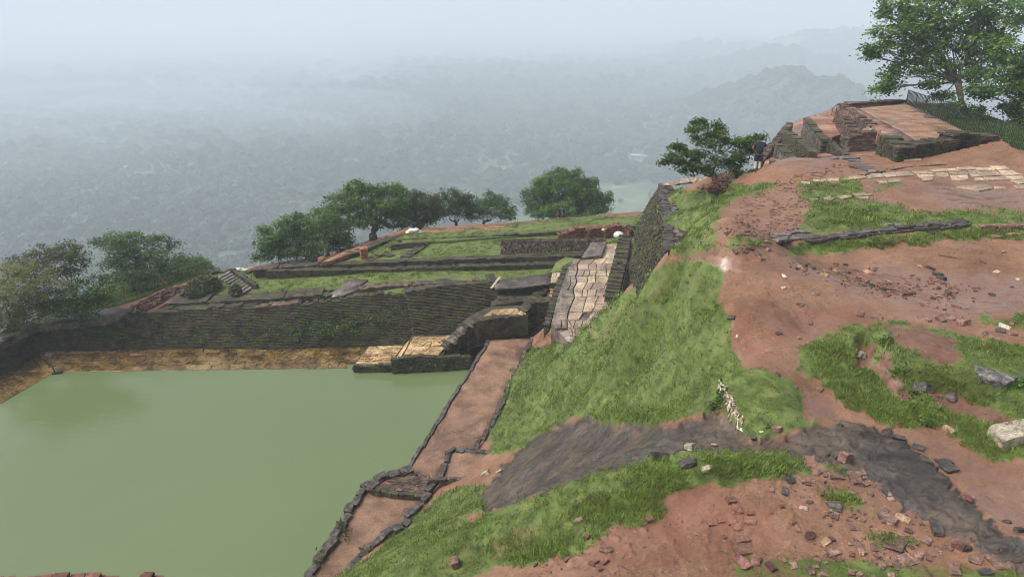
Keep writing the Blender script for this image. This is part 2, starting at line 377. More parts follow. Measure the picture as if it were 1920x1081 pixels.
def crown_variant(seed, palm=False):
    rg = np.random.default_rng(seed); bm = bmesh.new(); bmesh.ops.create_icosphere(bm, subdivisions=3, radius=1.0)
    co = np.array([v.co[:] for v in bm.verts]); fs = np.array([[v.index for v in f.verts] for f in bm.faces]); bm.free()
    d = 1 + .28 * fbm(co[:, 0] * 2 + seed, co[:, 1] * 2 + co[:, 2] * 1.7, 1.2, 4, seed) + .14 * fbm(co[:, 0] * 6, co[:, 1] * 6 + co[:, 2] * 5, 1.0, 2, seed + 5)
    co = co * d[:, None]; co[:, 2] = np.where(co[:, 2] < 0, co[:, 2] * .6, co[:, 2] * .85)
    n = 260; p = rg.normal(size=(n, 3)); p /= np.linalg.norm(p, axis=1)[:, None]; p[:, 2] = np.abs(p[:, 2]) * .9
    qv, qf, qt = leaf_quads(p * rg.uniform(.88, 1.12, n)[:, None], .26, p, 0, 1.2, None, rg)
    v = np.concatenate([co, qv]); t = np.concatenate([.28 + .25 * (d - 1) / .3 + .1 * co[:, 2], qt * .8])  # crown shading put into the tint: lighter tops and bulges, darker hollows
    me = bpy.data.meshes.new('forest_crown'); me.from_pydata(v.tolist(), [], fs.tolist() + (qf + len(co)).tolist()); me.update(); me.materials.append(M['forest'])
    a = me.attributes.new('tint', 'FLOAT', 'POINT'); a.data.foreach_set('value', np.clip(t, 0, 1).astype(np.float32)); return me
def palm_variant():
    mb = MB(); mb.tube([(0, 0, -1.6), (.05, .02, 0)], .05, 4, .2)
    for k in range(14):
        a = k * 2.4; pr = None
        for j in range(5):
            r = .25 * j; z = .25 * math.sin(j * .75) - .1 * j; w = .16 * (1 - j / 5.5)
            c = Vector((math.cos(a) * r, math.sin(a) * r, z)); sdv = Vector((-math.sin(a) * w, math.cos(a) * w, 0))
            if pr: mb.add([pr[0] - pr[1], pr[0] + pr[1], c + sdv, c - sdv], [(0, 1, 2, 3)], .35 + .3 * random.random())
            pr = (c, sdv)
    return mesh('palm_crown', mb.v, mb.f, M['forest'], False, {'tint': mb.t})
def build_forest():
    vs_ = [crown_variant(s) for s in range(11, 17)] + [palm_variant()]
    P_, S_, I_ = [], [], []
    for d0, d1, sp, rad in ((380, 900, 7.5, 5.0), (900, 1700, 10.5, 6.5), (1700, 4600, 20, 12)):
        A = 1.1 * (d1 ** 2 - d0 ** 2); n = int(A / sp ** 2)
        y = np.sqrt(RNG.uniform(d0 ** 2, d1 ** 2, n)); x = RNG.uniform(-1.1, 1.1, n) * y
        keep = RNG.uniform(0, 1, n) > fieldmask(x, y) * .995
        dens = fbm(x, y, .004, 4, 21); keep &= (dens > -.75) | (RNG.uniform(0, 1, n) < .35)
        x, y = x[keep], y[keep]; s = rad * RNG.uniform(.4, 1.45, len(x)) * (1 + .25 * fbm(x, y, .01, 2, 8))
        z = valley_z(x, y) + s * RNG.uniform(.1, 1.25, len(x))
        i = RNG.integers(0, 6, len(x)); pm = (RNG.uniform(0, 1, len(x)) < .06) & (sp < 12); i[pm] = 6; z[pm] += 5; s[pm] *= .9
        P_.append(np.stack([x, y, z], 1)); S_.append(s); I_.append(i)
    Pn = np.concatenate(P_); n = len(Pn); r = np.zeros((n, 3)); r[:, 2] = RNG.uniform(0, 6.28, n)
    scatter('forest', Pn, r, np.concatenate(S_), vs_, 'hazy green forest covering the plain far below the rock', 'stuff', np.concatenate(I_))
def build_houses():
    wm = simple('pale_wall', (.30, .29, .27), .8); rm = [simple('tin_roof', (.30, .31, .32), .6), simple('clay_roof', (.20, .09, .06), .8), simple('white_roof', (.42, .43, .44), .7)]
    win = simple('dark_window', (.03, .035, .04), .3)
    spots = [(988, 322, 13, 9, 2), (1006, 312, 11, 7, 0), (1012, 334, 16, 8, 0), (1030, 322, 9, 7, 2), (1096, 318, 9, 6, 2), (1192, 296, 18, 8, 2), (1188, 312, 9, 7, 2), (1166, 313, 8, 6, 0), (1208, 298, 12, 7, 0), (1214, 315, 9, 7, 1),
             (1240, 312, 9, 6, 2), (1140, 208, 9, 8, 2), (1362, 152, 26, 9, 2), (1456, 122, 34, 14, 2), (880, 356, 9, 7, 2), (885, 364, 12, 7, 0), (240, 322, 9, 6, 0), (128, 300, 7, 6, 2), (62, 298, 9, 7, 0), (1254, 352, 9, 6, 2), (980, 345, 12, 8, 1)]
    labs = ['white walled house left of the far cluster beyond the round tree', 'grey roofed hut at the top of the far hamlet above the round tree', 'long grey roofed shed lowest of the far hamlet', 'small white house at the right end of the far hamlet', 'lone white hut in the forest between hamlet and pale field',
            'long white house above the pale green field', 'small white house just below the long white one above the field', 'grey hut at the left of the houses above the pale field', 'grey roofed house right of the long white house', 'brown roofed house beside the trees at the field edge',
            'white hut at the left edge of the shrub crown', 'isolated white house in the misty forest at mid height', 'pale flat building left of the wooded hill', 'long white building behind the wooded hill', 'tiny white hut behind the middle trees on the plain', 'grey roofed shed behind the middle trees on the plain',
            'grey roofed hut on the left of the misty plain', 'faint white hut far out on the left plain', 'pale farm shed at the far left of the plain', 'white hut at the right end of the pale field', 'red roofed house below the far hamlet']
    for (px, py, w, d, r), lab in zip(spots, labs):
        c = P(px, py, 200); z = float(valley_z(c.x, c.y)); sc = 1.0 if c.y < 1300 else 1.5; w *= sc * .75; d *= sc * .75
        o = empty('house', (c.x, c.y, z), random.uniform(-.4, .4), lab, 'house', 'houses on the plain')
        h = 4.5 * sc; mb = MB(); mb.box((0, 0, h / 2 - 1), Vector((w / 2, 0, 0)), Vector((0, d / 2, 0)), Vector((0, 0, h / 2 + 1))); mb.build('wall', wm, o)
        mb = MB(); e = .6; rz = h + d * .28
        mb.add([(-w / 2 - e, -d / 2 - e, h), (w / 2 + e, -d / 2 - e, h), (w / 2 + e, 0, rz), (-w / 2 - e, 0, rz), (w / 2 + e, d / 2 + e, h), (-w / 2 - e, d / 2 + e, h)], [(0, 1, 2, 3), (3, 2, 4, 5), (0, 3, 5), (1, 4, 2)])
        mb.build('roof', rm[r], o)
        for k in range(3):
            mb = MB(); mb.box((-w / 3 + k * w / 3, -d / 2 - .05, h * .45), Vector((w * .06, 0, 0)), Vector((0, .06, 0)), Vector((0, 0, .7))); mb.build('window', win, o)
def build_haze():
    m = bpy.data.materials.new('haze_air'); m.use_nodes = True; n = m.node_tree; n.nodes.clear()
    out = n.nodes.new('ShaderNodeOutputMaterial'); v = n.nodes.new('ShaderNodeVolumePrincipled')
    v.inputs['Color'].default_value = (.80, .905, 1.0, 1); v.inputs['Density'].default_value = HAZE; v.inputs['Anisotropy'].default_value = .0
    n.links.new(v.outputs[0], out.inputs['Volume'])
    mb = MB(); s = 17000; z0, z1 = PLAIN - 20, HC + 26
    mb.box((0, 0, (z0 + z1) / 2), Vector((s, 0, 0)), Vector((0, s, 0)), Vector((0, 0, (z1 - z0) / 2)))
    o = mb.build('haze', m); tag(o, kind='stuff', label='pale blue grey haze filling the air over the whole plain')
def build_mist():
    # banks of thicker mist lying over the left of the plain
    m = bpy.data.materials.new('mist_air'); m.use_nodes = True; n = m.node_tree; n.nodes.clear()
    out = n.nodes.new('ShaderNodeOutputMaterial'); v = n.nodes.new('ShaderNodeVolumePrincipled'); v.inputs['Color'].default_value = (.86, .93, 1.0, 1); v.inputs['Density'].default_value = .0010; v.inputs['Anisotropy'].default_value = 0
    n.links.new(v.outputs[0], out.inputs['Volume'])
    for k, (px, py, D, rx, ry, rz) in enumerate(((60, 120, 1700, 900, 700, 110), (420, 225, 1250, 420, 320, 60), (700, 70, 2600, 1100, 700, 90), (-150, 330, 1000, 480, 330, 80), (150, 260, 1300, 600, 420, 90), (560, 190, 1800, 600, 420, 80), (1000, 60, 3400, 900, 700, 70), (250, 60, 2600, 1200, 900, 70))):
        c = PD(px, py, D); bm = bmesh.new(); bmesh.ops.create_icosphere(bm, subdivisions=4, radius=1)
        for q in bm.verts:
            g = 1 + .22 * float(fbm(np.array([q.co.x * 1.6 + k * 9]), np.array([q.co.y * 1.6 + q.co.z]), 1, 3, 40 + k)[0]); q.co = Vector((q.co.x * rx * g, q.co.y * ry * g, q.co.z * rz * g))
            q.co.z = max(min(q.co.z, HC + 8 - c.z), PLAIN - 15 - c.z)
        me = bpy.data.meshes.new('mist_bank'); bm.to_mesh(me); bm.free(); me.materials.append(m); o = mobj('mist_bank', me); o.location = c; tag(o, 'bank of pale mist drifting over the left part of the plain', kind='stuff')
build_mist()
build_valley(); build_forest(); build_houses(); build_haze()
# ================================================================== upper terrace, grassy mound, foreground: one height field
G = P
ctrl = []
def cp(px, py, drop): p = P(px, py, drop); ctrl.append((p.x, p.y, p.z))
for a in ((1900, 1000, 8.9), (1500, 1060, 9.1), (1300, 1060, 9.2), (1100, 1070, 9.4), (1240, 960, 9.25), (900, 1072, 10.3), (1700, 1075, 9.0), (1919, 1078, 8.9),
          (640, 1081, 12.8), (700, 1055, 12.1), (850, 990, 11.0), (1000, 934, 10.0), (1130, 880, 9.35), (1330, 838, 8.85), (1500, 847, 8.8), (1000, 1000, 10.0),
          (1370, 800, 9.3), (1200, 830, 11.5), (1100, 850, 13.9), (1000, 870, 16.8), (950, 938, 17.6), (900, 925, 19.6), (850, 950, 20.6), (780, 1000, 21.4), (700, 1032, 21.9),
          (920, 880, 20.6), (860, 905, 21.4), (1450, 818, 8.95), (1600, 860, 8.9), (1800, 980, 8.95),
          (1130, 790, 14.4), (930, 838, 21.4), (1230, 792, 11.9), (1350, 765, 9.2), (1300, 700, 10.3), (1200, 700, 13.4), (1100, 700, 16.9), (1000, 715, 20.6), (955, 760, 22.0),
          (998, 648, 22.3), (1060, 634, 19.6), (1120, 600, 16.2), (1180, 560, 13.0), (1240, 515, 10.2), (1290, 490, 8.6), (1350, 600, 8.6), (1250, 600, 11.2), (1180, 640, 14.2), (1350, 520, 8.5),
          (1400, 700, 8.6), (1450, 760, 8.8), (1500, 600, 8.5), (1700, 560, 8.5), (1900, 600, 8.5), (1700, 480, 8.45), (1900, 450, 8.1), (1500, 480, 8.5), (1550, 440, 8.2), (1700, 400, 8.0), (1900, 380, 7.9),
          (1900, 330, 7.6), (1600, 400, 8.0), (1500, 360, 8.0), (1610, 305, 7.75), (1700, 310, 7.7), (1420, 323, 8.0), (1345, 352, 9.4), (1400, 400, 8.2), (1300, 430, 8.9), (1300, 395, 9.3), (1290, 368, 10.2),
          (1250, 490, 9.1), (1247, 430, 10.1), (1243, 380, 11.6), (1238, 348, 13.6), (1330, 339, 10.1), (1400, 345, 8.6), (1550, 780, 9.0), (1750, 850, 9.05), (1900, 900, 9.05), (1900, 760, 8.85), (1500, 700, 8.7), (1600, 620, 8.5)):
    cp(*a)
for a in ((780, 800, 24.8), (880, 720, 24.8), (600, 1000, 25), (500, 1060, 25), (960, 650, 24.2), (560, 1081, 25), (1030, 618, 22.0), (1075, 618, 20.9), (1080, 590, 20.6)): cp(*a)
for a, dx, dy, dz in (((1120, 600, 16.2), 1.1, 1.2, -1.5), ((1180, 560, 13.0), 1.1, 1.0, -1.3), ((1240, 515, 10.2), 1.0, .8, -1.0)):
    q = P(*a); ctrl.append((q.x + dx, q.y + dy, q.z + dz))
for x, y, z in ((0, 5.5, HC - 9.6), (4, 5, HC - 9), (9, 6, HC - 9), (-4, 7, HC - 10.6), (-9, 10, HC - 17), (-14, 14, HC - 24), (14, 10, HC - 9), (0, 22, HC - 17.5), (-6, 16, HC - 17.5)): ctrl.append((x, y, z))
_t1 = TPS(ctrl, .03)
def bumpg(x, y, px, py, drop, sx, sy, h, rot=0.):
    c = P(px, py, drop); dx, dy = x - c.x, y - c.y; ca, sa = math.cos(rot), math.sin(rot); u, v = dx * ca + dy * sa, -dx * sa + dy * ca
    return h * np.exp(-(u / sx) ** 2 - (v / sy) ** 2)
ROCK1 = [(915, 958), (890, 940), (925, 895), (958, 856), (1025, 808), (1090, 780), (1130, 792), (1230, 797), (1345, 768), (1372, 790), (1405, 822), (1440, 832), (1410, 850), (1330, 838), (1130, 880), (1000, 930)]
ROCK2 = [(1400, 835), (1530, 800), (1600, 793), (1672, 812), (1720, 850), (1800, 925), (1860, 975), (1925, 1030), (1925, 1085), (1875, 1055), (1790, 1010), (1710, 965), (1640, 905), (1560, 872), (1520, 855)]
HUMP = [(1600, 615), (1655, 612), (1730, 615), (1810, 640), (1800, 690), (1740, 700), (1690, 690), (1630, 660)]
SCAR = [(1606, 632), (1626, 618), (1648, 645), (1672, 662), (1702, 690), (1730, 728), (1722, 752), (1690, 752), (1662, 722), (1640, 690), (1604, 684)]
def t1_raw(x, y):
    z = _t1(x, y)
    z = z + bumpg(x, y, 1700, 655, 8.5, 1.35, 1.0, .55) + bumpg(x, y, 1860, 700, 8.5, 1.3, .8, .35) - bumpg(x, y, 1655, 690, 8.5, .5, .35, .28, -.6) + bumpg(x, y, 1330, 870, 8.8, .9, .3, .12)
    z = z + bumpg(x, y, 1620, 442, 8.1, 3.2, .45, .20, .07) + bumpg(x, y, 1850, 425, 8.0, 3.2, .4, .22) - bumpg(x, y, 1900, 940, 9.0, 1.5, 1.2, .10) - bumpg(x, y, 1550, 760, 9.0, .5, .7, .10)
    for (ax, ay, ad), (bx, by, bd), sg, hh in (((1345, 525, 8.6), (1090, 725, 17.6), 1.0, .75), ((1300, 512, 8.9), (1120, 655, 16.9), .8, -.75), ((1330, 640, 9.2), (1160, 775, 14.2), .8, .35), ((1250, 560, 10.6), (1020, 700, 19.8), .5, .22)):
        a = P(ax, ay, ad); b = P(bx, by, bd); ex, ey = b.x - a.x, b.y - a.y; t = np.clip(((x - a.x) * ex + (y - a.y) * ey) / (ex * ex + ey * ey), 0, 1)
        z = z + hh * np.exp(-((x - a.x - ex * t) ** 2 + (y - a.y - ey * t) ** 2) / sg ** 2)
    z = z + bumpg(x, y, 1318, 530, 8.7, 1.1, 1.1, .35) - bumpg(x, y, 1345, 487, 8.5, 1.3, .5, .16)
    z = z + .08 * fbm(x, y, .35, 4, 31) + .022 * fbm(x, y, 3.2, 4, 32)
    return z
MASKS = {
 'grass': [
  [(1292, 484), (1350, 503), (1350, 560), (1368, 600), (1372, 650), (1395, 690), (1480, 712), (1500, 740), (1505, 775), (1540, 800), (1440, 815), (1385, 820), (1352, 768), (1230, 797), (1130, 797), (1075, 780), (985, 840), (925, 847), (918, 815), (940, 760), (962, 700), (998, 650), (1040, 630), (1180, 545), (1250, 490)],
  [(600, 1100), (700, 1050), (1000, 926), (1130, 872), (1330, 832), (1490, 842), (1520, 885), (1410, 895), (1340, 912), (1300, 905), (1250, 925), (1235, 972), (1150, 985), (1090, 1035), (1000, 1052), (930, 1060), (840, 1100)],
  [(690, 1045), (752, 990), (800, 945), (850, 915), (915, 908), (935, 925), (915, 950), (800, 1020)],
  [(1256, 362), (1330, 350), (1440, 347), (1450, 358), (1400, 368), (1360, 385), (1345, 420), (1332, 462), (1400, 450), (1455, 455), (1400, 463), (1290, 482), (1256, 482)],
  [(1505, 345), (1600, 343), (1612, 368), (1700, 398), (1920, 398), (1925, 425), (1780, 424), (1550, 432), (1500, 428), (1522, 385), (1500, 372)],
  [(1475, 468), (1560, 452), (1700, 438), (1925, 420), (1925, 442), (1750, 452), (1600, 466), (1490, 476)],
  [(1500, 655), (1540, 635), (1600, 612), (1690, 607), (1800, 625), (1925, 655), (1925, 860), (1860, 858), (1760, 800), (1680, 795), (1600, 762), (1545, 722), (1495, 690)],
  [(1640, 355), (1690, 350), (1700, 345), (1640, 338)], [(1535, 925), (1580, 915), (1640, 960), (1600, 965)], [(1630, 1000), (1720, 1015), (1700, 1030), (1640, 1025)],
  [(1380, 1050), (1500, 1045), (1700, 1060), (1925, 1070), (1925, 1090), (1380, 1090)], [(1545, 868), (1590, 862), (1600, 885), (1560, 890)], [(1840, 600), (1925, 592), (1925, 615), (1850, 612)]],
 'bare': [[(1655, 612), (1730, 613), (1790, 640), (1810, 668), (1790, 684), (1745, 672), (1700, 660), (1660, 640)], SCAR, [(1250, 494), (1290, 477), (1340, 465), (1450, 456), (1455, 466), (1345, 477), (1296, 489), (1256, 503)], [(1690, 715), (1760, 770), (1925, 815), (1925, 790), (1840, 760), (1760, 730)]],
 'rock': [ROCK1, ROCK2],
 'wet': [[(1285, 488), (1340, 478), (1500, 486), (1600, 495), (1925, 520), (1925, 590), (1800, 592), (1640, 560), (1500, 522), (1380, 512)], [(1497, 735), (1560, 738), (1612, 785), (1570, 803), (1515, 775)], [(1690, 810), (1760, 812), (1925, 870), (1925, 1030), (1850, 960), (1770, 880)],
         [(1700, 338), (1925, 350), (1925, 395), (1760, 390)]],
 'red': [[(1230, 935), (1310, 915), (1440, 940), (1470, 1030), (1380, 1050), (1200, 1060), (1080, 1060)], [(1380, 590), (1640, 570), (1640, 600), (1500, 640), (1400, 700), (1380, 640)]],
 'pale': [[(1250, 487), (1262, 400), (1256, 350), (1238, 345), (1246, 487)]],
}
def seg_mask(px, py, key, soft=7., jit=9.):
    m = np.zeros(px.shape)
    for poly in MASKS[key]:
        x0, x1 = min(p[0] for p in poly) - 30, max(p[0] for p in poly) + 30; y0, y1 = min(p[1] for p in poly) - 30, max(p[1] for p in poly) + 30
        s = (px > x0) & (px < x1) & (py > y0) & (py < y1)
        if not s.any(): continue
        sf = 2.2 if key == 'rock' else soft; d = sd_poly(px[s], py[s], poly) + jit * fbm(px[s], py[s] * 1.6, .045, 3, 77)
        m[s] = np.maximum(m[s], sstep(-sf, sf, d))
    return m
NU, NY = 850, 640
us = np.linspace(-.64, 1.5, NU); ys = np.geomspace(5.0, 64, NY)
U, Y = np.meshgrid(us, ys); X = U * Y
Z = t1_raw(X, Y)
PX, PY = to_px(X, Y, Z)
A = {k: seg_mask(PX, PY, k) for k in MASKS}
A['grass'] = A['grass'] * (1 - A['bare']) * (1 - A['rock'] * .95)
thin = sstep(-.75, -.1, fbm(X, Y, 1.1, 4, 41)); mnd = sstep(-8, 8, sd_poly(PX, PY, MASKS['grass'][0])); dry = sstep(-14, 14, sd_poly(PX, PY, [(1300, 497), (1240, 520), (1180, 566), (1090, 636), (1010, 690), (1030, 715), (1120, 660), (1210, 590), (1310, 545), (1330, 515)])) * sstep(-.5, .3, fbm(X, Y, 1.4, 4, 44)); A['grass'] = A['grass'] * (1 - .55 * dry) * np.maximum(.35 + .65 * thin, mnd * (PX < 1400))
rk = A['rock']
a_, b_ = X * .8 + Y * .6, -X * .6 + Y * .8           # flow lines of the rock layers
_pn = fbm(a_ * .55 + .5 * fbm(X, Y, .8, 3, 3), b_ * 1.5, 1.0, 5, 54) * 4.5; _pf = _pn - np.floor(_pn)
Z = Z + rk * (.014 * (np.floor(_pn) + _pf ** 7) + .006 * fbm(X, Y, 14, 3, 55))
Z = Z + rk * (.05 * (ridge(a_ * .55 + .35 * fbm(X, Y, .9, 3, 3), b_ * 1.2, 1.0, 3, 51) - .5) + .05 * fbm(X, Y, 5, 3, 52))
Z = Z - rk * .16 * sstep(30, 20, Y) * sstep(1560, 1400, PX)
Z = Z + A['grass'] * .03 - A['bare'] * .03
soilm = (1 - A['grass']) * (1 - rk) * (1 - A['wet'])
lump = np.maximum(0, fbm(X, Y, 5.5, 2, 61) - .35) * .12 + np.maximum(0, fbm(X, Y, 11, 2, 62) - .3) * .06
Z = Z + soilm * lump * .55 * sstep(-.2, .5, fbm(X, Y, .6, 2, 63))
# eroded scar in the hump
sc = np.zeros(X.shape); sc = sstep(-6, 9, sd_poly(PX, PY, SCAR)); Z = Z - .38 * sc * sstep(30, 16, Y)
DOM = [(-30, 3), (-26, 60)] + [tuple(P(*a)[:2]) for a in ((900, 600, 24), (1020, 632, 21.5), (1070, 634, 20.2))] + [(P(*a).x + dx, P(*a).y + dy) for a, dx, dy in (((1095, 618, 18.0), .7, 1.0), ((1120, 600, 16.2), .9, 1.1), ((1180, 560, 13.0), .9, .9), ((1240, 515, 10.2), .8, .8))] + \
      [tuple(P(*a)[:2]) for a in ((1251, 492, 9.1), (1247, 430, 10.1), (1243, 380, 11.6), (1237, 347, 13.6), (1330, 338, 10.1), (1420, 321, 8.0), (1550, 301, 7.9), (1640, 290, 7.75), (1680, 303, 7.7), (1870, 288, 7.62), (1890, 296, 7.6), (1925, 306, 7.55))] + [(80, 37), (80, 3)]
fcx = (X[:-1, :-1] + X[1:, 1:]) / 2; fcy = (Y[:-1, :-1] + Y[1:, 1:]) / 2
keep = sd_poly(fcx, fcy, DOM) > 0
idx = np.arange(NU * NY).reshape(NY, NU)
fq = np.stack([idx[:-1, :-1], idx[:-1, 1:], idx[1:, 1:], idx[1:, :-1]], -1)[keep]
used = np.unique(fq); remap = -np.ones(NU * NY, np.int64); remap[used] = np.arange(len(used))
V1 = np.stack([X, Y, Z], -1).reshape(-1, 3)
def terrain_mat():
    m, n, b = new_mat('terrace_earth')
    soil = ramp(n, noise(n, .7, 7, .68), [(.30, (.165, .080, .044)), (.5, (.245, .125, .070)), (.70, (.33, .188, .112))])
    soil = mixc(n, .5, soil, ramp(n, noise(n, 14, 8, .82), [(.36, .14), (.64, .88)]), 'OVERLAY')
    soil = mixc(n, ramp(n, noise(n, 55, 2, .5), [(.70, 0.), (.74, .55)]), soil, (.5, .36, .24))
    redc = ramp(n, noise(n, 2.2, 6, .7), [(.3, (.18, .072, .044)), (.7, (.30, .125, .078))])
    soil = mixc(n, math_(n, 'MULTIPLY', attr(n, 'red'), ramp(n, noise(n, 1.2, 5, .7), [(.4, 0.), (.6, .9)])), soil, redc)
    soil = mixc(n, math_(n, 'MULTIPLY', attr(n, 'bare'), .75), soil, ramp(n, noise(n, 4, 5, .7), [(.35, (.085, .034, .022)), (.7, (.24, .12, .08))]))
    w = ramp(n, noise(n, .8, 6, .62, dist=1.2), [(.34, 0.), (.58, 1.)]); w = math_(n, 'MAXIMUM', math_(n, 'MULTIPLY', attr(n, 'wet'), math_(n, 'ADD', w, .45, True)), ramp(n, noise(n, .4, 6, .7, dist=.7), [(.44, 0.), (.62, .75)]))
    soil = mixc(n, math_(n, 'MULTIPLY', w, .55), soil, (.13, .066, .045))
    turf = ramp(n, noise(n, 2.4, 6, .75), [(.36, (.055, .080, .016)), (.5, (.10, .150, .026)), (.64, (.17, .19, .05))])
    turf = mixc(n, ramp(n, noise(n, 3.2, 6, .8), [(.56, 0.), (.70, .8)]), turf, (.10, .055, .03))
    rock = ramp(n, noise(n, 1.0, 8, .72, dist=1.5), [(.34, (.024, .021, .019)), (.5, (.058, .049, .042)), (.66, (.115, .092, .072))])
    rock = mixc(n, .5, rock, ramp(n, noise(n, 13, 8, .8), [(.3, .2), (.7, .8)]), 'OVERLAY')
    vo = N(n, 'ShaderNodeTexVoronoi', feature='DISTANCE_TO_EDGE', ins={'Scale': 2.2}); vw = N(n, 'ShaderNodeMapping'); vw.inputs['Scale'].default_value = (1, 1.9, 1); vw.inputs['Rotation'].default_value = (0, 0, -.65)
    dn = N(n, 'ShaderNodeTexNoise', ins={'Scale': 1.6, 'Detail': 6}); ge = n.nodes['OBJCO']; n.links.new(ge.outputs['Position'], dn.inputs['Vector']); ad = N(n, 'ShaderNodeVectorMath', operation='ADD'); n.links.new(ge.outputs['Position'], ad.inputs[0]); n.links.new(dn.outputs['Color'], ad.inputs[1])
    n.links.new(ad.outputs[0], vw.inputs[0]); n.links.new(vw.outputs[0], vo.inputs['Vector']); crack = ramp(n, vo.outputs['Distance'], [(.0, 0.), (.022, 1.)])
    rock = mixc(n, ramp(n, noise(n, .6, 7, .7, dist=.6), [(.48, 0.), (.58, .6)]), rock, (.16, .108, .070))
    fl = math_(n, 'MULTIPLY', noise(n, .75, 3, .5, dist=1.0), 7.0); fr = math_(n, 'FRACT', fl); edge = ramp(n, fr, [(.0, 1.), (.09, 0.), (.82, 0.), (1.0, .6)]); terr = math_(n, 'MULTIPLY', math_(n, 'FLOOR', fl), .5)
    rock = mixc(n, math_(n, 'MULTIPLY', edge, .72), rock, (.022, .018, .015))
    rock = mixc(n, math_(n, 'SUBTRACT', .55, math_(n, 'MULTIPLY', crack, .55)), rock, (.022, .018, .015))
    c = mixc(n, ramp(n, attr(n, 'grass'), [(.05, 0.), (.55, 1.)]), soil, turf); c = mixc(n, attr(n, 'rock'), c, rock)
    setc(n, b, 'Base Color', c)
    rf = math_(n, 'SUBTRACT', .86, math_(n, 'MULTIPLY', w, .62))
    rf = math_(n, 'MULTIPLY', math_(n, 'SUBTRACT', 1.0, attr(n, 'rock')), rf); rf2 = math_(n, 'MULTIPLY', attr(n, 'rock'), ramp(n, noise(n, 1.3, 5), [(.38, .2), (.62, .5)]))
    setc(n, b, 'Roughness', math_(n, 'MAXIMUM', math_(n, 'ADD', rf, rf2), .24))
    cw = math_(n, 'MULTIPLY', w, .55); cw = math_(n, 'MAXIMUM', math_(n, 'MULTIPLY', cw, math_(n, 'SUBTRACT', 1.0, attr(n, 'grass'), True)), math_(n, 'MULTIPLY', attr(n, 'rock'), .25)); n.links.new(cw, b.inputs['Coat Weight']); b.inputs['Coat Roughness'].default_value = .16; b.inputs['Coat IOR'].default_value = 1.33
    hgt = math_(n, 'ADD', math_(n, 'ADD', noise(n, 5, 9, .82), math_(n, 'MULTIPLY', math_(n, 'ADD', terr, math_(n, 'MULTIPLY', crack, .5)), attr(n, 'rock'))), math_(n, 'MULTIPLY', noise(n, 40, 3, .7), .35))
    bs = math_(n, 'SUBTRACT', .85, math_(n, 'MULTIPLY', w, .80))
    bp = N(n, 'ShaderNodeBump', ins={'Distance': .11}); n.links.new(hgt, bp.inputs['Height']); n.links.new(bs, bp.inputs['Strength']); n.links.new(bp.outputs[0], b.inputs['Normal'])
    return m
M['terrain'] = terrain_mat()
me = mesh('terrace_ground', V1[used], remap[fq], M['terrain'], True, {k: A[k].ravel()[used] for k in ('grass', 'rock', 'wet', 'red', 'bare')})
o = mobj('terrace_ground', me); tag(o, kind='structure')

lu = (us[-1] - us[0]) / (NU - 1); lny = math.log(ys[-1] / ys[0]) / (NY - 1)
def samp(arr, x, y):
    y = np.clip(np.asarray(y, float), ys[0], ys[-1] * .999); u = np.clip(np.asarray(x, float) / y, us[0], us[-1] - 1e-6)
    i = (u - us[0]) / lu; j = np.log(y / ys[0]) / lny
    i0 = np.clip(np.floor(i).astype(int), 0, NU - 2); j0 = np.clip(np.floor(j).astype(int), 0, NY - 2); fi = i - i0; fj = j - j0
    return (arr[j0, i0] * (1 - fi) + arr[j0, i0 + 1] * fi) * (1 - fj) + (arr[j0 + 1, i0] * (1 - fi) + arr[j0 + 1, i0 + 1] * fi) * fj
def hit(px, py):
    """where the sight line of a photograph pixel meets the terrace"""
    dx, fy, fz = ray(px, py); D = np.geomspace(6, 62, 1500)
    x, y, z = dx * D, fy * D, HC + fz * D; g = samp(Z, x, y); k = np.argmax(z < g)
    t = 0 if k == 0 else (z[k - 1] - g[k - 1]) / ((z[k - 1] - g[k - 1]) - (z[k] - g[k]) + 1e-9)
    d = D[k - 1] + (D[k] - D[k - 1]) * t
    return Vector((dx * d, fy * d, float(samp(Z, dx * d, fy * d))))
def nrm_at(x, y, e=.15):
    n = Vector((-(float(samp(Z, x + e, y)) - float(samp(Z, x - e, y))) / (2 * e), -(float(samp(Z, x, y + e)) - float(samp(Z, x, y - e))) / (2 * e), 1)); return n.normalized()

# ------------------------------------------------------------------ grass
def tuft(seed, nb, r, h, w, lean=.5, yellow=.15):
    rg = random.Random(seed); mb = MB()
    for k in range(nb):
        a = rg.uniform(0, 6.283); q = r * math.sqrt(rg.random()); x, y = q * math.cos(a), q * math.sin(a)
        b = rg.uniform(0, 6.283); hh = h * rg.uniform(.5, 1.15); L = lean * hh * rg.uniform(.2, 1.2); ww = w * rg.uniform(.7, 1.2)
        s = Vector((math.cos(b + 1.57) * ww, math.sin(b + 1.57) * ww, 0)); d = Vector((math.cos(b) * L, math.sin(b) * L, 0)); o_ = Vector((x, y, -.01))
        t = rg.uniform(.75, 1) if rg.random() < yellow else rg.uniform(.1, .7)
        mb.add([o_ - s, o_ + s, o_ + s * .7 + d * .35 + Vector((0, 0, hh * .6)), o_ - s * .7 + d * .35 + Vector((0, 0, hh * .6)), o_ + d + Vector((0, 0, hh))], [(0, 1, 2, 3), (3, 2, 4)], t)
    return mesh('grass_tuft', mb.v, mb.f, M['grass'], False, {'tint': mb.t})
tufts = [tuft(s, 26, .12, .044, .006, .9) for s in range(4)] + [tuft(9, 30, .13, .085, .006, 1.0, .25)]
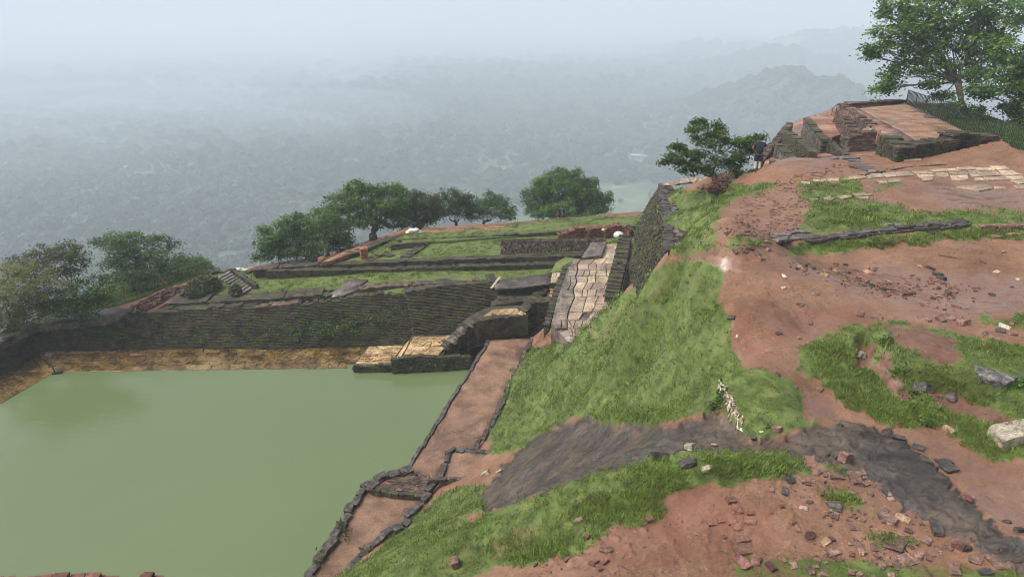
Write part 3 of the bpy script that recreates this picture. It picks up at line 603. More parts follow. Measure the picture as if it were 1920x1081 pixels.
def grass_on_t1():
    pr = A['grass'][:-1, :-1] * 1.0
    ok = keep & (pr > .12)
    jj, ii = np.nonzero(ok); cy = ys[jj]; wgt = pr[jj, ii]
    area = (lu * cy) * (cy * lny)
    dens = np.interp(cy, [5, 12, 20, 32, 50, 64], [75, 66, 42, 24, 12, 7])
    cnt = RNG.poisson(area * dens * wgt ** 1.3 * (.5 + .9 * vn(us[ii] * cy * 1.3, cy * 1.3, 90)))
    J = np.repeat(jj, cnt); I = np.repeat(ii, cnt); n = len(J)
    y = ys[0] * np.exp((J + RNG.uniform(0, 1, n)) * lny); x = (us[0] + (I + RNG.uniform(0, 1, n)) * lu) * y
    z = samp(Z, x, y); s = np.interp(y, [5, 15, 30, 60], [.8, 1.15, 2.1, 3.0]) * RNG.uniform(.7, 1.25, n) * (.8 + .5 * vn(x * .8, y * .8, 91))
    # steep places: lean with the slope a little
    r = np.stack([RNG.normal(0, .18, n), RNG.normal(0, .18, n), RNG.uniform(0, 6.28, n)], 1)
    big = RNG.uniform(0, 1, n) < .02 + .10 * (vn(x * .7, y * .7, 93) > .72)
    idx_ = np.where(big, 4, RNG.integers(0, 4, n))
    scatter('grass', np.stack([x, y, z], 1), r, s, tufts, 'short green grass on the mound, the ridge and the terrace', 'stuff', idx_)
    return n
print('grass tufts', grass_on_t1())
# ================================================================== flat patches, brick walls, slabs
def patch(name, pts, mat, res=1.0, amp=.03, skirt=2.5, label=None, cat=None, kind='structure', smooth=True, parent=None):
    """pts: (px, py, drop) outline; fine sheet with a skirt down"""
    Q = [P(*a) for a in pts]
    if sum(Q[i].x * Q[(i + 1) % len(Q)].y - Q[(i + 1) % len(Q)].x * Q[i].y for i in range(len(Q))) < 0: Q.reverse()
    # outline refined
    R_ = []
    for i, a in enumerate(Q):
        b = Q[(i + 1) % len(Q)]; n = max(1, int((b.xy - a.xy).length / (res * .7)))
        for k in range(n): R_.append(a.lerp(b, k / n))
    zf = TPS([(q.x, q.y, q.z) for q in Q], .3)
    x0, x1 = min(q.x for q in R_), max(q.x for q in R_); y0, y1 = min(q.y for q in R_), max(q.y for q in R_)
    gx, gy = np.meshgrid(np.arange(x0, x1, res), np.arange(y0, y1, res)); gx = gx + RNG.uniform(-.3, .3, gx.shape) * res; gy = gy + RNG.uniform(-.3, .3, gy.shape) * res
    s = sd_poly(gx, gy, [(q.x, q.y) for q in R_]) > res * .35
    pts2 = [Vector((q.x, q.y)) for q in R_] + [Vector((a, b)) for a, b in zip(gx[s], gy[s])]
    v2, _, f2, ov, _, _ = delaunay_2d_cdt(pts2, [], [list(range(len(R_)))], 1, 1e-5)
    xs = np.array([v.x for v in v2]); yy = np.array([v.y for v in v2]); zz = zf(xs, yy) + amp * fbm(xs, yy, .6, 4, 5)
    verts = [(a, b, c) for a, b, c in zip(xs, yy, zz)]; faces = [tuple(f) for f in f2]
    if skirt:
        ids = []
        kd = {(round(v.x, 4), round(v.y, 4)): i for i, v in enumerate(v2)}
        ids = [kd.get((round(q.x, 4), round(q.y, 4))) for q in R_]; ids = [i for i in ids if i is not None]
        base = len(verts)
        for i in ids: verts.append((verts[i][0], verts[i][1], verts[i][2] - skirt))
        n = len(ids)
        for k in range(n): faces.append((ids[k], base + k, base + (k + 1) % n, ids[(k + 1) % n]))
    o = mobj(name, mesh(name, verts, faces, mat, False), parent)
    if smooth:
        fl = np.zeros(len(faces), bool); fl[:len(f2)] = True; o.data.polygons.foreach_set('use_smooth', fl)
    if kind: tag(o, label, cat, None, kind)
    elif label: tag(o, label, cat)
    return o, zf, [(q.x, q.y) for q in R_]
def resamp(Q, step):
    L = [0]
    for a, b in zip(Q[:-1], Q[1:]): L.append(L[-1] + (b.xy - a.xy).length)
    def at(s):
        s = min(max(s, 0), L[-1])
        for i in range(len(L) - 1):
            if s <= L[i + 1] + 1e-9: return Q[i].lerp(Q[i + 1], (s - L[i]) / (L[i + 1] - L[i] + 1e-9))
        return Q[-1].copy()
    return at, L[-1]
WEED_V = None
def weeds_mesh(pos, size=.1, per=5, spread=.12, up=.3):
    c = np.repeat(np.asarray(pos, float), per, 0); c = c + RNG.normal(0, spread, c.shape); c[:, 2] += abs(RNG.normal(0, spread, len(c))) * up
    return leaf_quads(c, size)
def weeds(name, pos, mat, parent=None, label=None, **kw):
    if len(pos) == 0: return
    v, f, t = weeds_mesh(pos, **kw); o = mobj(name, mesh(name, v, f, mat, False, {'tint': t}), parent); tag(o, label, None, None, 'stuff'); return o
def wall(name, label, path, base, thick=.8, mat='brick', capm='brick_cap', batter=.08, bl=.34, bh=.09, rag=.1, flip=False, nweeds=0, wsize=.09, wband=(0, 1), world=False, cat='ruined wall', core=True, parent=None, foot=None):
    """brick wall of real bricks: path = top front edge (px, py, D); base = z of the foot (drop) or list per path point"""
    Q = [p if world else PD(*p) for p in path]
    basez = [HC - b for b in (base if isinstance(base, (list, tuple)) else [base] * len(Q))]
    at, L = resamp(Q, .2); QB = [Vector((q.x, q.y, b)) for q, b in zip(Q, basez)]; atb, _ = resamp(QB, .2)
    ft_, _ = resamp([Vector((q.x, q.y, f)) for q, f in zip(Q, foot or [0] * len(Q))], .2)
    d = (Q[-1] - Q[0]); n0 = Vector((-d.y, d.x, 0)).normalized(); mid = Q[len(Q) // 2]
    if n0.dot(Vector((-mid.x, -mid.y, 0))) < 0: n0 = -n0
    if flip: n0 = -n0
    def frame(s):
        t = at(s + .3) - at(s - .3); t.z = 0; t.normalize(); n = Vector((-t.y, t.x, 0))
        return t, (n if n.dot(n0) > 0 else -n)
    root = empty(name, (Q[0].x, Q[0].y, basez[0]), 0, label, cat); inv = Vector((Q[0].x, Q[0].y, basez[0]))
    mb = MB(); wp = []
    zmin, zmax = min(basez), max(q.z for q in Q); k = 0; z = zmin
    seed = random.randint(0, 999)
    ns = max(2, int(L / bl)); 
    tz = [float(x) for x in vn(np.arange(ns * 4) * .37, np.full(ns * 4, seed * 1.7), seed)]
    ncol = max(1, int(round(thick / .34)))
    while z < zmax + bh:
        s = -random.uniform(0, bl) if k % 2 else 0
        while s < L:
            l = bl * random.uniform(.8, 1.15); sm = min(max(s + l / 2, 0), L); tp = at(sm); bz = atb(sm).z
            top = tp.z + (tz[int(sm / L * (len(tz) - 1))] - .5) * 2 * rag
            if foot is not None: wob = .16 * (float(vn(np.array([sm * .55 + seed]), np.array([z * 1.3]), 3)[0]) - .5) + .08 * (float(vn(np.array([sm * 2.3]), np.array([z * 5.0 + seed]), 4)[0]) - .5)
            else: wob = 0
            if z > bz - bh and z + bh * .6 < top:
                t, n = frame(sm); off = batter * (tp.z - z) if foot is None else ft_(sm).z * (tp.z - z) / max(tp.z - bz, .2); istop = z + bh * 1.7 >= top
                for c in range(ncol if istop else 1):
                    dp = thick / ncol
                    ce = Vector((tp.x, tp.y, z + bh * .48)) + n * (off + wob - dp * (c + .5) + random.uniform(-.04, .035)) - inv
                    if istop and c and random.random() < .05: continue
                    mb.box(ce, t * (min(l, L) * .48), n * (dp * .5 if istop else min(dp * .5, .17)), Vector((0, 0, bh * .47)), random.random(), .008)
                if random.random() < nweeds * bl * bh and wband[0] <= (z - bz) / max(tp.z - bz, .1) <= wband[1]: wp.append(ce + n * .12 + inv)
            s += l
        z += bh; k += 1
    br = mb.build('brick_course', M[mat], root); tag(br, kind='stuff')
    if core:
        cm = MB(); m = max(2, int(L / .8)); st = []
        for j in range(m + 1):
            s = L * j / m; tp = at(s); bz = atb(s).z - .3; t, n = frame(s)
            a = Vector((tp.x, tp.y, 0)) - inv; a.z = 0
            zt = tp.z - rag - bh * .9 - inv.z; fo = batter * (tp.z - bz) if foot is None else ft_(s).z
            st.append([a + n * (fo - (.06 if foot is None else .16)) + Vector((0, 0, bz - inv.z)), a - n * (thick - .05) + Vector((0, 0, bz - inv.z)), a - n * (thick - .05) + Vector((0, 0, zt)), a + n * (-.06 + batter * rag) + Vector((0, 0, zt))])
        vv = [p for q in st for p in q]; ff = []
        for j in range(m):
            for q in range(4): ff.append((j * 4 + q, j * 4 + (q + 1) % 4, j * 4 + 4 + (q + 1) % 4, j * 4 + 4 + q))
        ff += [(0, 1, 2, 3), tuple(m * 4 + q for q in (3, 2, 1, 0))]
        cm.add(vv, ff, .3); cm.build('wall_core', M[capm], root)
    if wp:
        w = weeds('weeds', [p - inv for p in wp], M['leaf'], root, size=wsize)
    return root
def quadf(A_, B_, C_, D_):
    return lambda u, v: (A_.lerp(B_, u)).lerp(D_.lerp(C_, u), v)
def slabs(parent, corners, rows, cols, mat, th=.10, gap=.03, jit=.06, tilt=.01, name='paving_slab', skip=0., lift=.02):
    """slabs laid in rows over the world quad corners (A near-left, B near-right, C far-right, D far-left)"""
    q = quadf(*corners); pv = parent.matrix_world.translation if parent else Vector()
    A_, B_, C_, D_ = corners; W_ = ((B_ - A_).length + (C_ - D_).length) / 2; H_ = ((D_ - A_).length + (C_ - B_).length) / 2
    vb = [0]; 
    for r in range(rows): vb.append(vb[-1] + random.uniform(.7, 1.3))
    vb = [x / vb[-1] for x in vb]; gu, gv = gap / W_ / 2, gap / H_ / 2
    for r in range(rows):
        c = random.randint(*cols); ub = [0]
        for k in range(c): ub.append(ub[-1] + random.uniform(.55, 1.45))
        ub = [x / ub[-1] for x in ub]; slant = [0] + [random.uniform(-1, 1) * jit / c for _ in range(c - 1)] + [0]
        for k in range(c):
            if random.random() < skip: continue
            j = lambda: random.uniform(-.25, .25)
            v0, v1 = vb[r] + gv * (1 + j()), vb[r + 1] - gv * (1 + j())
            e = (vb[r + 1] - vb[r]) * jit
            split = (v0, v1)
            pts = [(ub[k] + gu + slant[k], v0 + e * j()), ((ub[k] + ub[k + 1]) / 2, v0 + e * j() * 1.3), (ub[k + 1] - gu + slant[k + 1], v0 + e * j()), (ub[k + 1] - gu - slant[k + 1], v1 + e * j()), ((ub[k] + ub[k + 1]) / 2, v1 + e * j() * 1.3), (ub[k] + gu - slant[k], v1 + e * j())]
            w = [q(*p) for p in pts]; cen = sum(w, Vector()) / 6; tx, ty = random.uniform(-tilt, tilt), random.uniform(-tilt, tilt)
            L_ = lift + random.uniform(0, .015)
            top = [p + Vector((0, 0, L_ + tx * (p.x - cen.x) + ty * (p.y - cen.y))) - pv for p in w]
            up = [cen - pv + (p - (cen - pv)) * .965 for p in top]
            for p, t in zip(up, top): p.z = t.z + .012
            bot = [p - Vector((0, 0, th)) for p in top]
            nrm = (top[2] - top[0]).cross(top[4] - top[0]).z
            n = 6; vv = bot + top + up; ff = [tuple(range(12, 18))] + [(i, (i + 1) % n, n + (i + 1) % n, n + i) for i in range(n)] + [(n + i, n + (i + 1) % n, 2 * n + (i + 1) % n, 2 * n + i) for i in range(n)]
            if nrm < 0: ff = [f[::-1] for f in ff]
            mb = MB(); mb.add(vv, ff, random.random()); mb.build(name, mat, parent)
def blob_stone(seed, kind='block'):
    rg = random.Random(seed); bm = bmesh.new()
    if kind == 'block':
        bmesh.ops.create_cube(bm, size=1.0); bmesh.ops.bevel(bm, geom=bm.edges[:] , offset=.06, segments=1, affect='EDGES')
        bmesh.ops.subdivide_edges(bm, edges=[e for e in bm.edges if e.calc_length() > .5], cuts=1)
        for v in bm.verts: v.co += Vector((rg.uniform(-.07, .07), rg.uniform(-.07, .07), rg.uniform(-.07, .07)))
        for v in bm.verts: v.co.x *= 1 + .2 * v.co.y * rg.uniform(.4, .8)
    else:
        bmesh.ops.create_icosphere(bm, subdivisions=2, radius=.55)
        ph = rg.uniform(0, 20)
        for v in bm.verts:
            c = v.co.normalized(); k = 1 + .35 * float(fbm(np.array([c.x * 1.3 + ph]), np.array([c.y * 1.3 + c.z * 1.9]), 1.0, 3, seed)[0]); v.co = Vector((c.x * .55 * k, c.y * .55 * k, c.z * .5 * k))
            if v.co.z > .3: v.co.z = .3 + (v.co.z - .3) * .3
    me = bpy.data.meshes.new('stone'); bm.to_mesh(me); bm.free()
    a = me.attributes.new('tint', 'FLOAT', 'POINT'); a.data.foreach_set('value', np.full(len(me.vertices), rg.random(), np.float32)); return me
STONES = {}
def stone_me(kind, mat, k):
    key = (kind, mat, k)
    if key not in STONES:
        me = blob_stone(100 + k * 7 + (0 if kind == 'block' else 50), kind); me.materials.append(M[mat]); STONES[key] = me
    return STONES[key]
def stone_chain(parent, pts, mat='edge_dark', lng=.55, wid=.4, hgt=.22, name='edge_stone', jit=.06, world=False, sink=.3):
    """a row of separate coping stones along (px, py, drop) points"""
    Q = [p if world else P(*p) for p in pts]; at, L = resamp(Q, .3); s = 0; pv = parent.matrix_world.translation
    while s < L:
        l = lng * random.uniform(.65, 1.4); p = at(s + l / 2); t = at(s + l) - at(s); me = stone_me('block', mat, random.randint(0, 7))
        o = bpy.data.objects.new(name, me); link(o, parent)
        o.location = p + Vector((random.uniform(-jit, jit), random.uniform(-jit, jit), hgt * (.5 - sink) + random.uniform(-.02, .02))) - pv
        o.rotation_euler = (random.uniform(-.08, .08), random.uniform(-.06, .06) - math.atan2(t.z, t.xy.length), math.atan2(t.y, t.x) + random.uniform(-.1, .1) * (1 + jit * 12))
        o.scale = (l * .98, wid * random.uniform(.75, 1.25), hgt * random.uniform(.8, 1.2)); s += l
def update():
    bpy.context.view_layer.update()

# ------------------------------------------------------------------ the rock body below the summit
def build_cliff():
    top = [(-260, 900, 23.5), (-60, 660, 22.5), (60, 592, 21.9), (140, 575, 21.6), (250, 530, 21.5), (395, 508, 21.3), (480, 497, 20.8), (600, 476, 20.6), (765, 424, 21), (900, 422, 21.2), (1050, 404, 21.3), (1240, 388, 21.2)]
    Q = [P(*a) for a in top] + [Vector((30, 66, HC - 16)), Vector((42, 62, HC - 9)), Vector((64, 50, HC - 9)), Vector((85, 36, HC - 9)), Vector((85, -30, HC - 9)), Vector((-45, -30, HC - 16)), Vector((-48, 10, HC - 20))]
    n = 0; V = []; rows = 14; at, L = resamp(Q + [Q[0]], 1); m = 170
    for r in range(rows):
        for j in range(m):
            p = at(L * j / m); c = Vector((10, 30, 0)); o = Vector((p.x - c.x, p.y - c.y, 0)).normalized()
            h = (p.z - .5 - PLAIN) * (r / (rows - 1)) ** 1.25; w = 3 * float(fbm(np.array([j * .21]), np.array([r * .6]), 1, 3, 4)[0]) * min(1, r) + (22 * max(0, (r / (rows - 1) - .7)) ** 1.2 * 8)
            q = p + o * (w - (0.6 if r == 0 else -.8 * min(r, 2))); V.append((q.x, q.y, p.z - .5 - h))
    F_ = [(r * m + j, (r + 1) * m + j, (r + 1) * m + (j + 1) % m, r * m + (j + 1) % m) for r in range(rows - 1) for j in range(m)]
    o = mobj('rock_cliff', mesh('rock_cliff', V, F_, M['stone_lichen'], True)); tag(o, kind='structure')
build_cliff()
# underlay: earth below every terrace so nothing is open
patch('lower_ground', [(-250, 890, 24.6), (60, 600, 22.9), (150, 575, 22.6), (395, 512, 22.4), (600, 480, 22), (765, 428, 22), (1240, 392, 22), (1320, 470, 22), (1250, 600, 24.6), (800, 1080, 25.6), (500, 1300, 26)], M['soil'], 2.5, 0, 0)

# ------------------------------------------------------------------ the pool
def build_water():
    pts = [P(40, 685, 23.4), P(940, 683, 23.4), P(690, 1050, 23.4), P(420, 1500, 23.4), P(-900, 1500, 23.4), P(-900, 1000, 23.4)]
    m, n, b = new_mat('murky_green_water')
    c = ramp(n, noise(n, .045, 3, .5), [(.3, (.112, .152, .068)), (.7, (.132, .174, .082))])
    setc(n, b, 'Base Color', c); b.inputs['Roughness'].default_value = .11; b.inputs['IOR'].default_value = 1.40
    mp = N(n, 'ShaderNodeMapping'); tc = N(n, 'ShaderNodeNewGeometry'); n.links.new(tc.outputs['Position'], mp.inputs[0]); mp.inputs['Scale'].default_value = (.7, 2.2, 1); mp.inputs['Rotation'].default_value = (0, 0, .3)
    w1 = noise(n, 1.6, 4, .6, mp.outputs[0], .4); w2 = noise(n, .25, 3, .5, mp.outputs[0])
    bp = N(n, 'ShaderNodeBump', ins={'Distance': .05}); n.links.new(w1, bp.inputs['Height']); n.links.new(math_(n, 'MULTIPLY', w2, .45), bp.inputs['Strength']); n.links.new(bp.outputs[0], b.inputs['Normal'])
    o = mobj('pool_water', mesh('pool_water', pts, [tuple(range(6))[::-1]], m)); tag(o, kind='structure')
build_water()
ledge = empty('stone_ledge', P(105, 697, 23.4)); tag(ledge, kind='structure'); update()
bedo, _, _ = patch('ledge_bed', [(105, 697, 23.42), (672, 690, 23.42), (700, 650, 23.36), (62, 654, 23.36)], M['slab_wet'], 1.2, .0, .3, kind=None); bedo.parent = ledge; bedo.location = -ledge.location
slabs(ledge, [P(108, 697, 23.40), P(672, 690, 23.40), P(698, 652, 23.33), P(74, 657, 23.33)], 5, (26, 34), M['slab_wet'], .12, .035, .3, .004, 'ledge_slab', .02, .015)
bedo, _, _ = patch('ledge_bed', [(105, 697, 23.42), (72, 661, 23.36), (-10, 708, 23.36), (-160, 800, 23.36), (-100, 815, 23.42), (0, 757, 23.42)], M['slab_wet'], 1.2, .0, .3, kind=None); bedo.parent = ledge; bedo.location = -ledge.location
slabs(ledge, [P(-90, 810, 23.40), P(-150, 795, 23.34), P(74, 663, 23.34), P(102, 698, 23.40)], 16, (2, 4), M['slab_wet'], .12, .035, .3, .006, 'ledge_slab', .02, .012)
# retaining walls round the pool
wall('pool_wall', 'long black mossy brick wall behind the green pool, its foot on the ochre ledge',
     [(64, 609, 49.3), (150, 602, 49.8), (222, 592, 50.2), (245, 584, 50.4), (345, 581, 50.7), (400, 577, 50.9), (480, 575, 51), (560, 570, 51.3), (640, 559, 51.9), (700, 552, 52.2), (770, 545, 52.5)], 23.38, 1.4, foot=[.4, .9, 1.3, 1.5, 1.7, 1.9, 2.1, 2.4, 2.8, 3.2, 3.6], rag=.13, nweeds=4.5, wsize=.085)
wall('battered_wall', 'smooth dark battered wall section between the pool wall and the stair wing', [(764, 547, 51.9), (800, 539, 52.2), (860, 533, 52.6), (929, 526, 53.2)], [23.3, 23.0, 22.2, 21.2], 1.6, foot=[3.6, 3.3, 2.6, 1.6], rag=.05, nweeds=1.5, wsize=.07, bh=.08)
wall('side_wall', 'dark brick wall along the left end of the pool under the trees', [(-160, 733, 42), (0, 641, 46.4), (66, 607, 49.2)], 23.38, 1.3, batter=.12, rag=.05, nweeds=.4)
patch('wall_top_slab', [(66, 610, 21.16), (150, 603.5, 21.1), (224, 593, 21.0), (250, 582, 20.95), (215, 576, 20.95), (100, 587, 21.1), (80, 595, 21.2), (52, 605, 21.2), (-30, 642, 21.12), (2, 642, 21.12)], M['cap_concrete'], 1, .03, .5)

# ------------------------------------------------------------------ terraces behind the pool
LAWNS = []
def lawn(name, pts, mat='lawn', dens=8, **kw):
    o, zf, R_ = patch(name, pts, M[mat], **kw); LAWNS.append((zf, R_, dens)); return o
lawn('verge_ground', [(60, 596, 21.7), (150, 590, 21.4), (200, 580, 21.1), (395, 515, 20.8), (400, 508, 20.9), (360, 500, 21.0), (250, 520, 21.4), (130, 570, 21.6)], dens=16)
patch('red_path', [(195, 581, 21.02), (300, 548, 20.9), (395, 513, 20.72), (402, 517, 20.6), (340, 552, 20.65), (285, 585, 20.95), (225, 590, 21.05)], M['soil'], 1, .02, .4)
lawn('ruin_strip_ground', [(240, 587, 21.1), (340, 584, 21.15), (480, 578, 21.12), (640, 562, 20.85), (770, 549, 20.3), (929, 530, 19.95), (1032, 519, 19.85), (1032, 512, 19.8), (700, 535, 20.2), (470, 552, 20.5), (330, 562, 20.9), (390, 528, 20.6), (345, 540, 20.8), (290, 575, 21.0)], 'lawn_dry', 4, res=.7, amp=.08, skirt=.6)
lawn('lawn_ground', [(390, 530, 20.6), (345, 556, 21.0), (470, 549, 20.65), (600, 543, 20.45), (720, 537, 20.1), (1032, 517, 19.75), (1050, 500, 19.75), (1000, 498, 19.85), (640, 508, 20.1), (500, 503, 20.3), (445, 508, 20.4), (400, 516, 20.55)], amp=.06, dens=9)
lawn('inner_lawn', [(585, 494, 19.55), (790, 484, 19.4), (940, 478, 19.3), (1130, 470, 19.1), (1205, 455, 18.9), (1205, 428, 19.0), (1000, 441, 19.3), (850, 452, 19.5), (760, 436, 19.9), (620, 482, 19.9)], amp=.05, dens=9)
lawn('far_lawn', [(750, 456, 19.4), (852, 450, 19.25), (1006, 440, 19.2), (1204, 427, 19.1), (1240, 390, 20.3), (1210, 397, 20.35), (1100, 405, 20.4), (1000, 413, 20.4), (880, 428, 20.1), (770, 430, 20.0)], amp=.10, dens=7)
patch('far_path', [(745, 441, 19.9), (800, 428, 19.95), (880, 427.5, 20.02), (1000, 414, 20.3), (1210, 397.5, 20.3), (1212, 403, 20.1), (1060, 417.5, 20.1), (910, 437, 19.7), (840, 440, 19.72), (790, 436, 19.8)], M['soil'], 1, .10, .1)
wall('low_wall', 'long low brick wall on the near side of the lawn left of the steps', [(316, 569, 51.3), (400, 565, 51.5), (500, 560, 51.6), (600, 552, 52.0)], 21.4, 1.5, 'brick', 'brick_cap', .02, rag=.03, nweeds=.6)
wall('low_wall', 'broken low kerb in the worn strip just above the black pool wall', [(312, 579, 50.9), (400, 575, 51.0), (465, 573, 51.1)], 21.4, .8, 'brick', 'brick_cap', .02, rag=.04)
wall('low_wall', 'short pinkish slab wall below the long low wall, centre of the worn strip', [(478, 575, 50.9), (520, 572, 51.0), (556, 568, 51.2)], 21.4, .7, 'brick_brown', 'walk', .02, rag=.03)
wall('low_wall', 'reddish brick kerb running right from the ruined steps to the stair wing', [(672, 541, 52.5), (760, 534, 52.7), (860, 529, 53.0), (925, 525, 53.4)], 20.6, .8, 'brick_brown', 'brick_cap', .02, rag=.04)
wall('step_wall', 'black stepped side wall left of the ruined platform on the lawn', [(600, 550, 52.4), (622, 538, 53.4), (640, 527, 54.4), (655, 519, 55.2)], [20.6, 20.45, 20.35, 20.3], .9, rag=.09, flip=True)
wall('step_wall', 'curved black end wall right of the ruined platform on the lawn', [(672, 530, 54.2), (690, 520, 55.0), (706, 524, 54.5), (719, 535, 53.6)], 20.35, .5, rag=.03)
patch('platform_floor', [(612, 556, 20.55), (655, 524, 20.05), (690, 524, 20.0), (672, 541, 20.2), (640, 556, 20.5)], M['cap_concrete'], .7, .02, .4)
wall('double_wall', 'lower tier of the long two tier wall behind the lawn', [(500, 508, 54.9), (640, 506, 55.1), (800, 502, 55.3), (1045, 494, 55.3)], [20.35, 20.15, 20.0, 19.8], .7, rag=.02, nweeds=3, wband=(.6, 1.1))
wall('double_wall', 'upper tier of the long two tier wall behind the lawn', [(478, 506, 55.0), (579, 497.5, 55.6), (777, 489, 55.9), (951, 483, 56.0), (1086, 479, 55.8)], [20.4, 20.2, 19.9, 19.7, 19.6], .75, rag=.03, nweeds=.4)
wall('wall_end', 'dark broken wall stub left of the long two tier wall', [(395, 512, 57), (410, 508, 57.5), (425, 509, 57.5), (440, 511, 57)], 21.0, .9, rag=.1)
wall('wall_end', 'low dark stones trailing off the left end of the two tier wall', [(466, 509, 56), (482, 503, 56.5), (500, 500, 56.5)], 20.6, .5, rag=.08)
wall('parapet_wall', 'sloping parapet with red earthen top running up to the white sacks', [(626, 488, 56), (680, 470, 58.6), (730, 450, 62), (766, 435, 65.5)], [19.9, 19.9, 20.0, 20.2], .9, 'brick', 'rubble', .03, rag=.04)
patch('parapet_path', [(603, 491, 19.2), (626, 487, 19.15), (766, 434, 19.9), (800, 430, 19.95), (760, 427, 19.9), (650, 470, 19.5)], M['soil'], .8, .06, .3)
wall('box_wall', 'dark front of the small square cell beside the orange pillar', [(733, 459, 59), (760, 456.5, 59.4), (795, 455, 59.6)], 19.5, .5, rag=.02)
wall('far_wall', 'thin dark wall across the far lawn in front of the red path', [(745, 450, 61.5), (852, 446, 61.5), (930, 441, 61.5), (1006, 437, 61.5), (1090, 432, 61.8), (1204, 424, 62.3)], [19.6, 19.5, 19.4, 19.4, 19.3, 19.3], .5, rag=.05)
wall('cross_wall', 'pale topped cross wall splitting the inner lawn', [(765, 484, 56.6), (785, 469, 58.4), (806, 454, 60.6)], 19.5, .8, 'brick', 'brick_cap', .02, rag=.02, flip=False)
wall('stone_stub', 'low dark wedge of wall just right of the orange pillar', [(703, 484, 57), (716, 477, 57.6), (732, 481, 57.2)], 19.6, .6, rag=.05)
# ribbed stair ruin
def build_stair_ruin():
    base = PD(435, 545, 53.2); o = empty('ruined_stair', base, 0, 'ribbed ruined stair with pale treads on the left of the lawn', 'stair'); update()
    for k in range(9):
        t = k / 8; a = PD(409 + 46 * t, 522 + 27 * t, 55.4 - 2.4 * t); b = PD(433 + 44 * t, 509 + 26 * t, 56.6 - 2.4 * t); d = (b - a); dz = Vector((0, 0, .13))
        side = Vector((d.y, -d.x, 0)).normalized() * .17
        mb = MB(); mb.box((a + b) / 2 - base - dz * .6, d / 2, side * .72, dz * 1.1, .8, .015); mb.build('tread', M['brick_cap'], o)
        mb = MB(); mb.box((a + b) / 2 - base - dz * 2.2 + side * .7, d / 2, side * .7, dz * 2.2, .2, .02); mb.build('riser', M['brick'], o)
        mb = MB(); c = PD(437 + 41 * t, 507 + 28 * t, 56.2 - 2.5 * t); mb.box(c - base - dz * 1.5, d.normalized() * .16, side * 1.35, dz * 2.6, .3, .03); mb.build('end_block', M['brick'], o)
build_stair_ruin()
def pile(name, label, line, wid, hgt, nb, mat, bl=.26, core='soil', cat='rubble', soft=.0, moss=0):
    """heap of bricks on a core mound; line = base centre points (px, py, D)"""
    Q = [PD(*a) for a in line]; at, L = resamp(Q, .3); o = empty(name, Q[0], 0, label, cat); pv = Q[0]
    nx, ny = max(6, int(L * 4)), 10; V = []
    d = Q[-1] - Q[0]; n = Vector((-d.y, d.x, 0)).normalized()
    for i in range(nx + 1):
        p = at(L * i / nx); e = math.sin(math.pi * (i / nx * .92 + .04)) ** .6
        for j in range(ny + 1):
            w = (j / ny - .5) * 2; h = hgt * e * (1 - abs(w) ** 1.6) * (1 + .25 * float(fbm(np.array([i * .5]), np.array([j * .5]), 1, 2, 3)[0])) - .1
            V.append(p + n * (w * wid * (.5 + .5 * e)) + Vector((0, 0, h)) - pv)
    F_ = [(i * (ny + 1) + j, (i + 1) * (ny + 1) + j, (i + 1) * (ny + 1) + j + 1, i * (ny + 1) + j + 1) for i in range(nx) for j in range(ny)]
    if (V[F_[0][1]] - V[F_[0][0]]).cross(V[F_[0][3]] - V[F_[0][0]]).z < 0: F_ = [f[::-1] for f in F_]
    mb = MB(); mb.add(V, F_, .3); mb.build('heap_core', M[core], o, True)
    mb = MB(); wpos = []
    for k in range(nb):
        s = random.random() * L; p = at(s); e = math.sin(math.pi * (s / L * .92 + .04)) ** .6; w = random.uniform(-1, 1)
        c = p + n * (w * wid * (.5 + .5 * e)) + Vector((0, 0, hgt * e * (1 - abs(w) ** 1.6) + random.uniform(-.05, .08))) - pv
        R_ = Euler((random.uniform(-.6, .6), random.uniform(-.6, .6), random.uniform(0, 3.14))).to_matrix(); z = random.uniform(.7, 1.2) * bl
        mb.box(c, R_ @ Vector((z * .5, 0, 0)), R_ @ Vector((0, z * .3, 0)), R_ @ Vector((0, 0, z * .15)), random.random(), .02)
        if random.random() < moss: wpos.append(c + Vector((0, 0, .1)))
    tag(mb.build('broken_brick', M[mat], o), kind='stuff')
    if wpos: weeds('weeds', wpos, M['leaf_bright'], o, size=.12)
    return o
pile('brick_rubble', 'elongated heap of dark red broken bricks beside the red path', [(262, 577, 50.9), (300, 562, 52.4), (346, 541, 54.6)], .85, .55, 900, 'rubble', .22)
pile('collapsed_wall', 'dark overgrown hump of collapsed brick left of the ribbed stair', [(345, 556, 52.3), (385, 541, 53.6), (410, 532, 54.2)], 1.0, 1.0, 500, 'brick', .24, 'brick', moss=.12)
pile('collapsed_wall', 'small dark hump of brick at the foot of the ribbed stair', [(432, 552, 52.4), (452, 547, 52.8)], .5, .7, 160, 'brick', .24, 'brick', moss=.05)

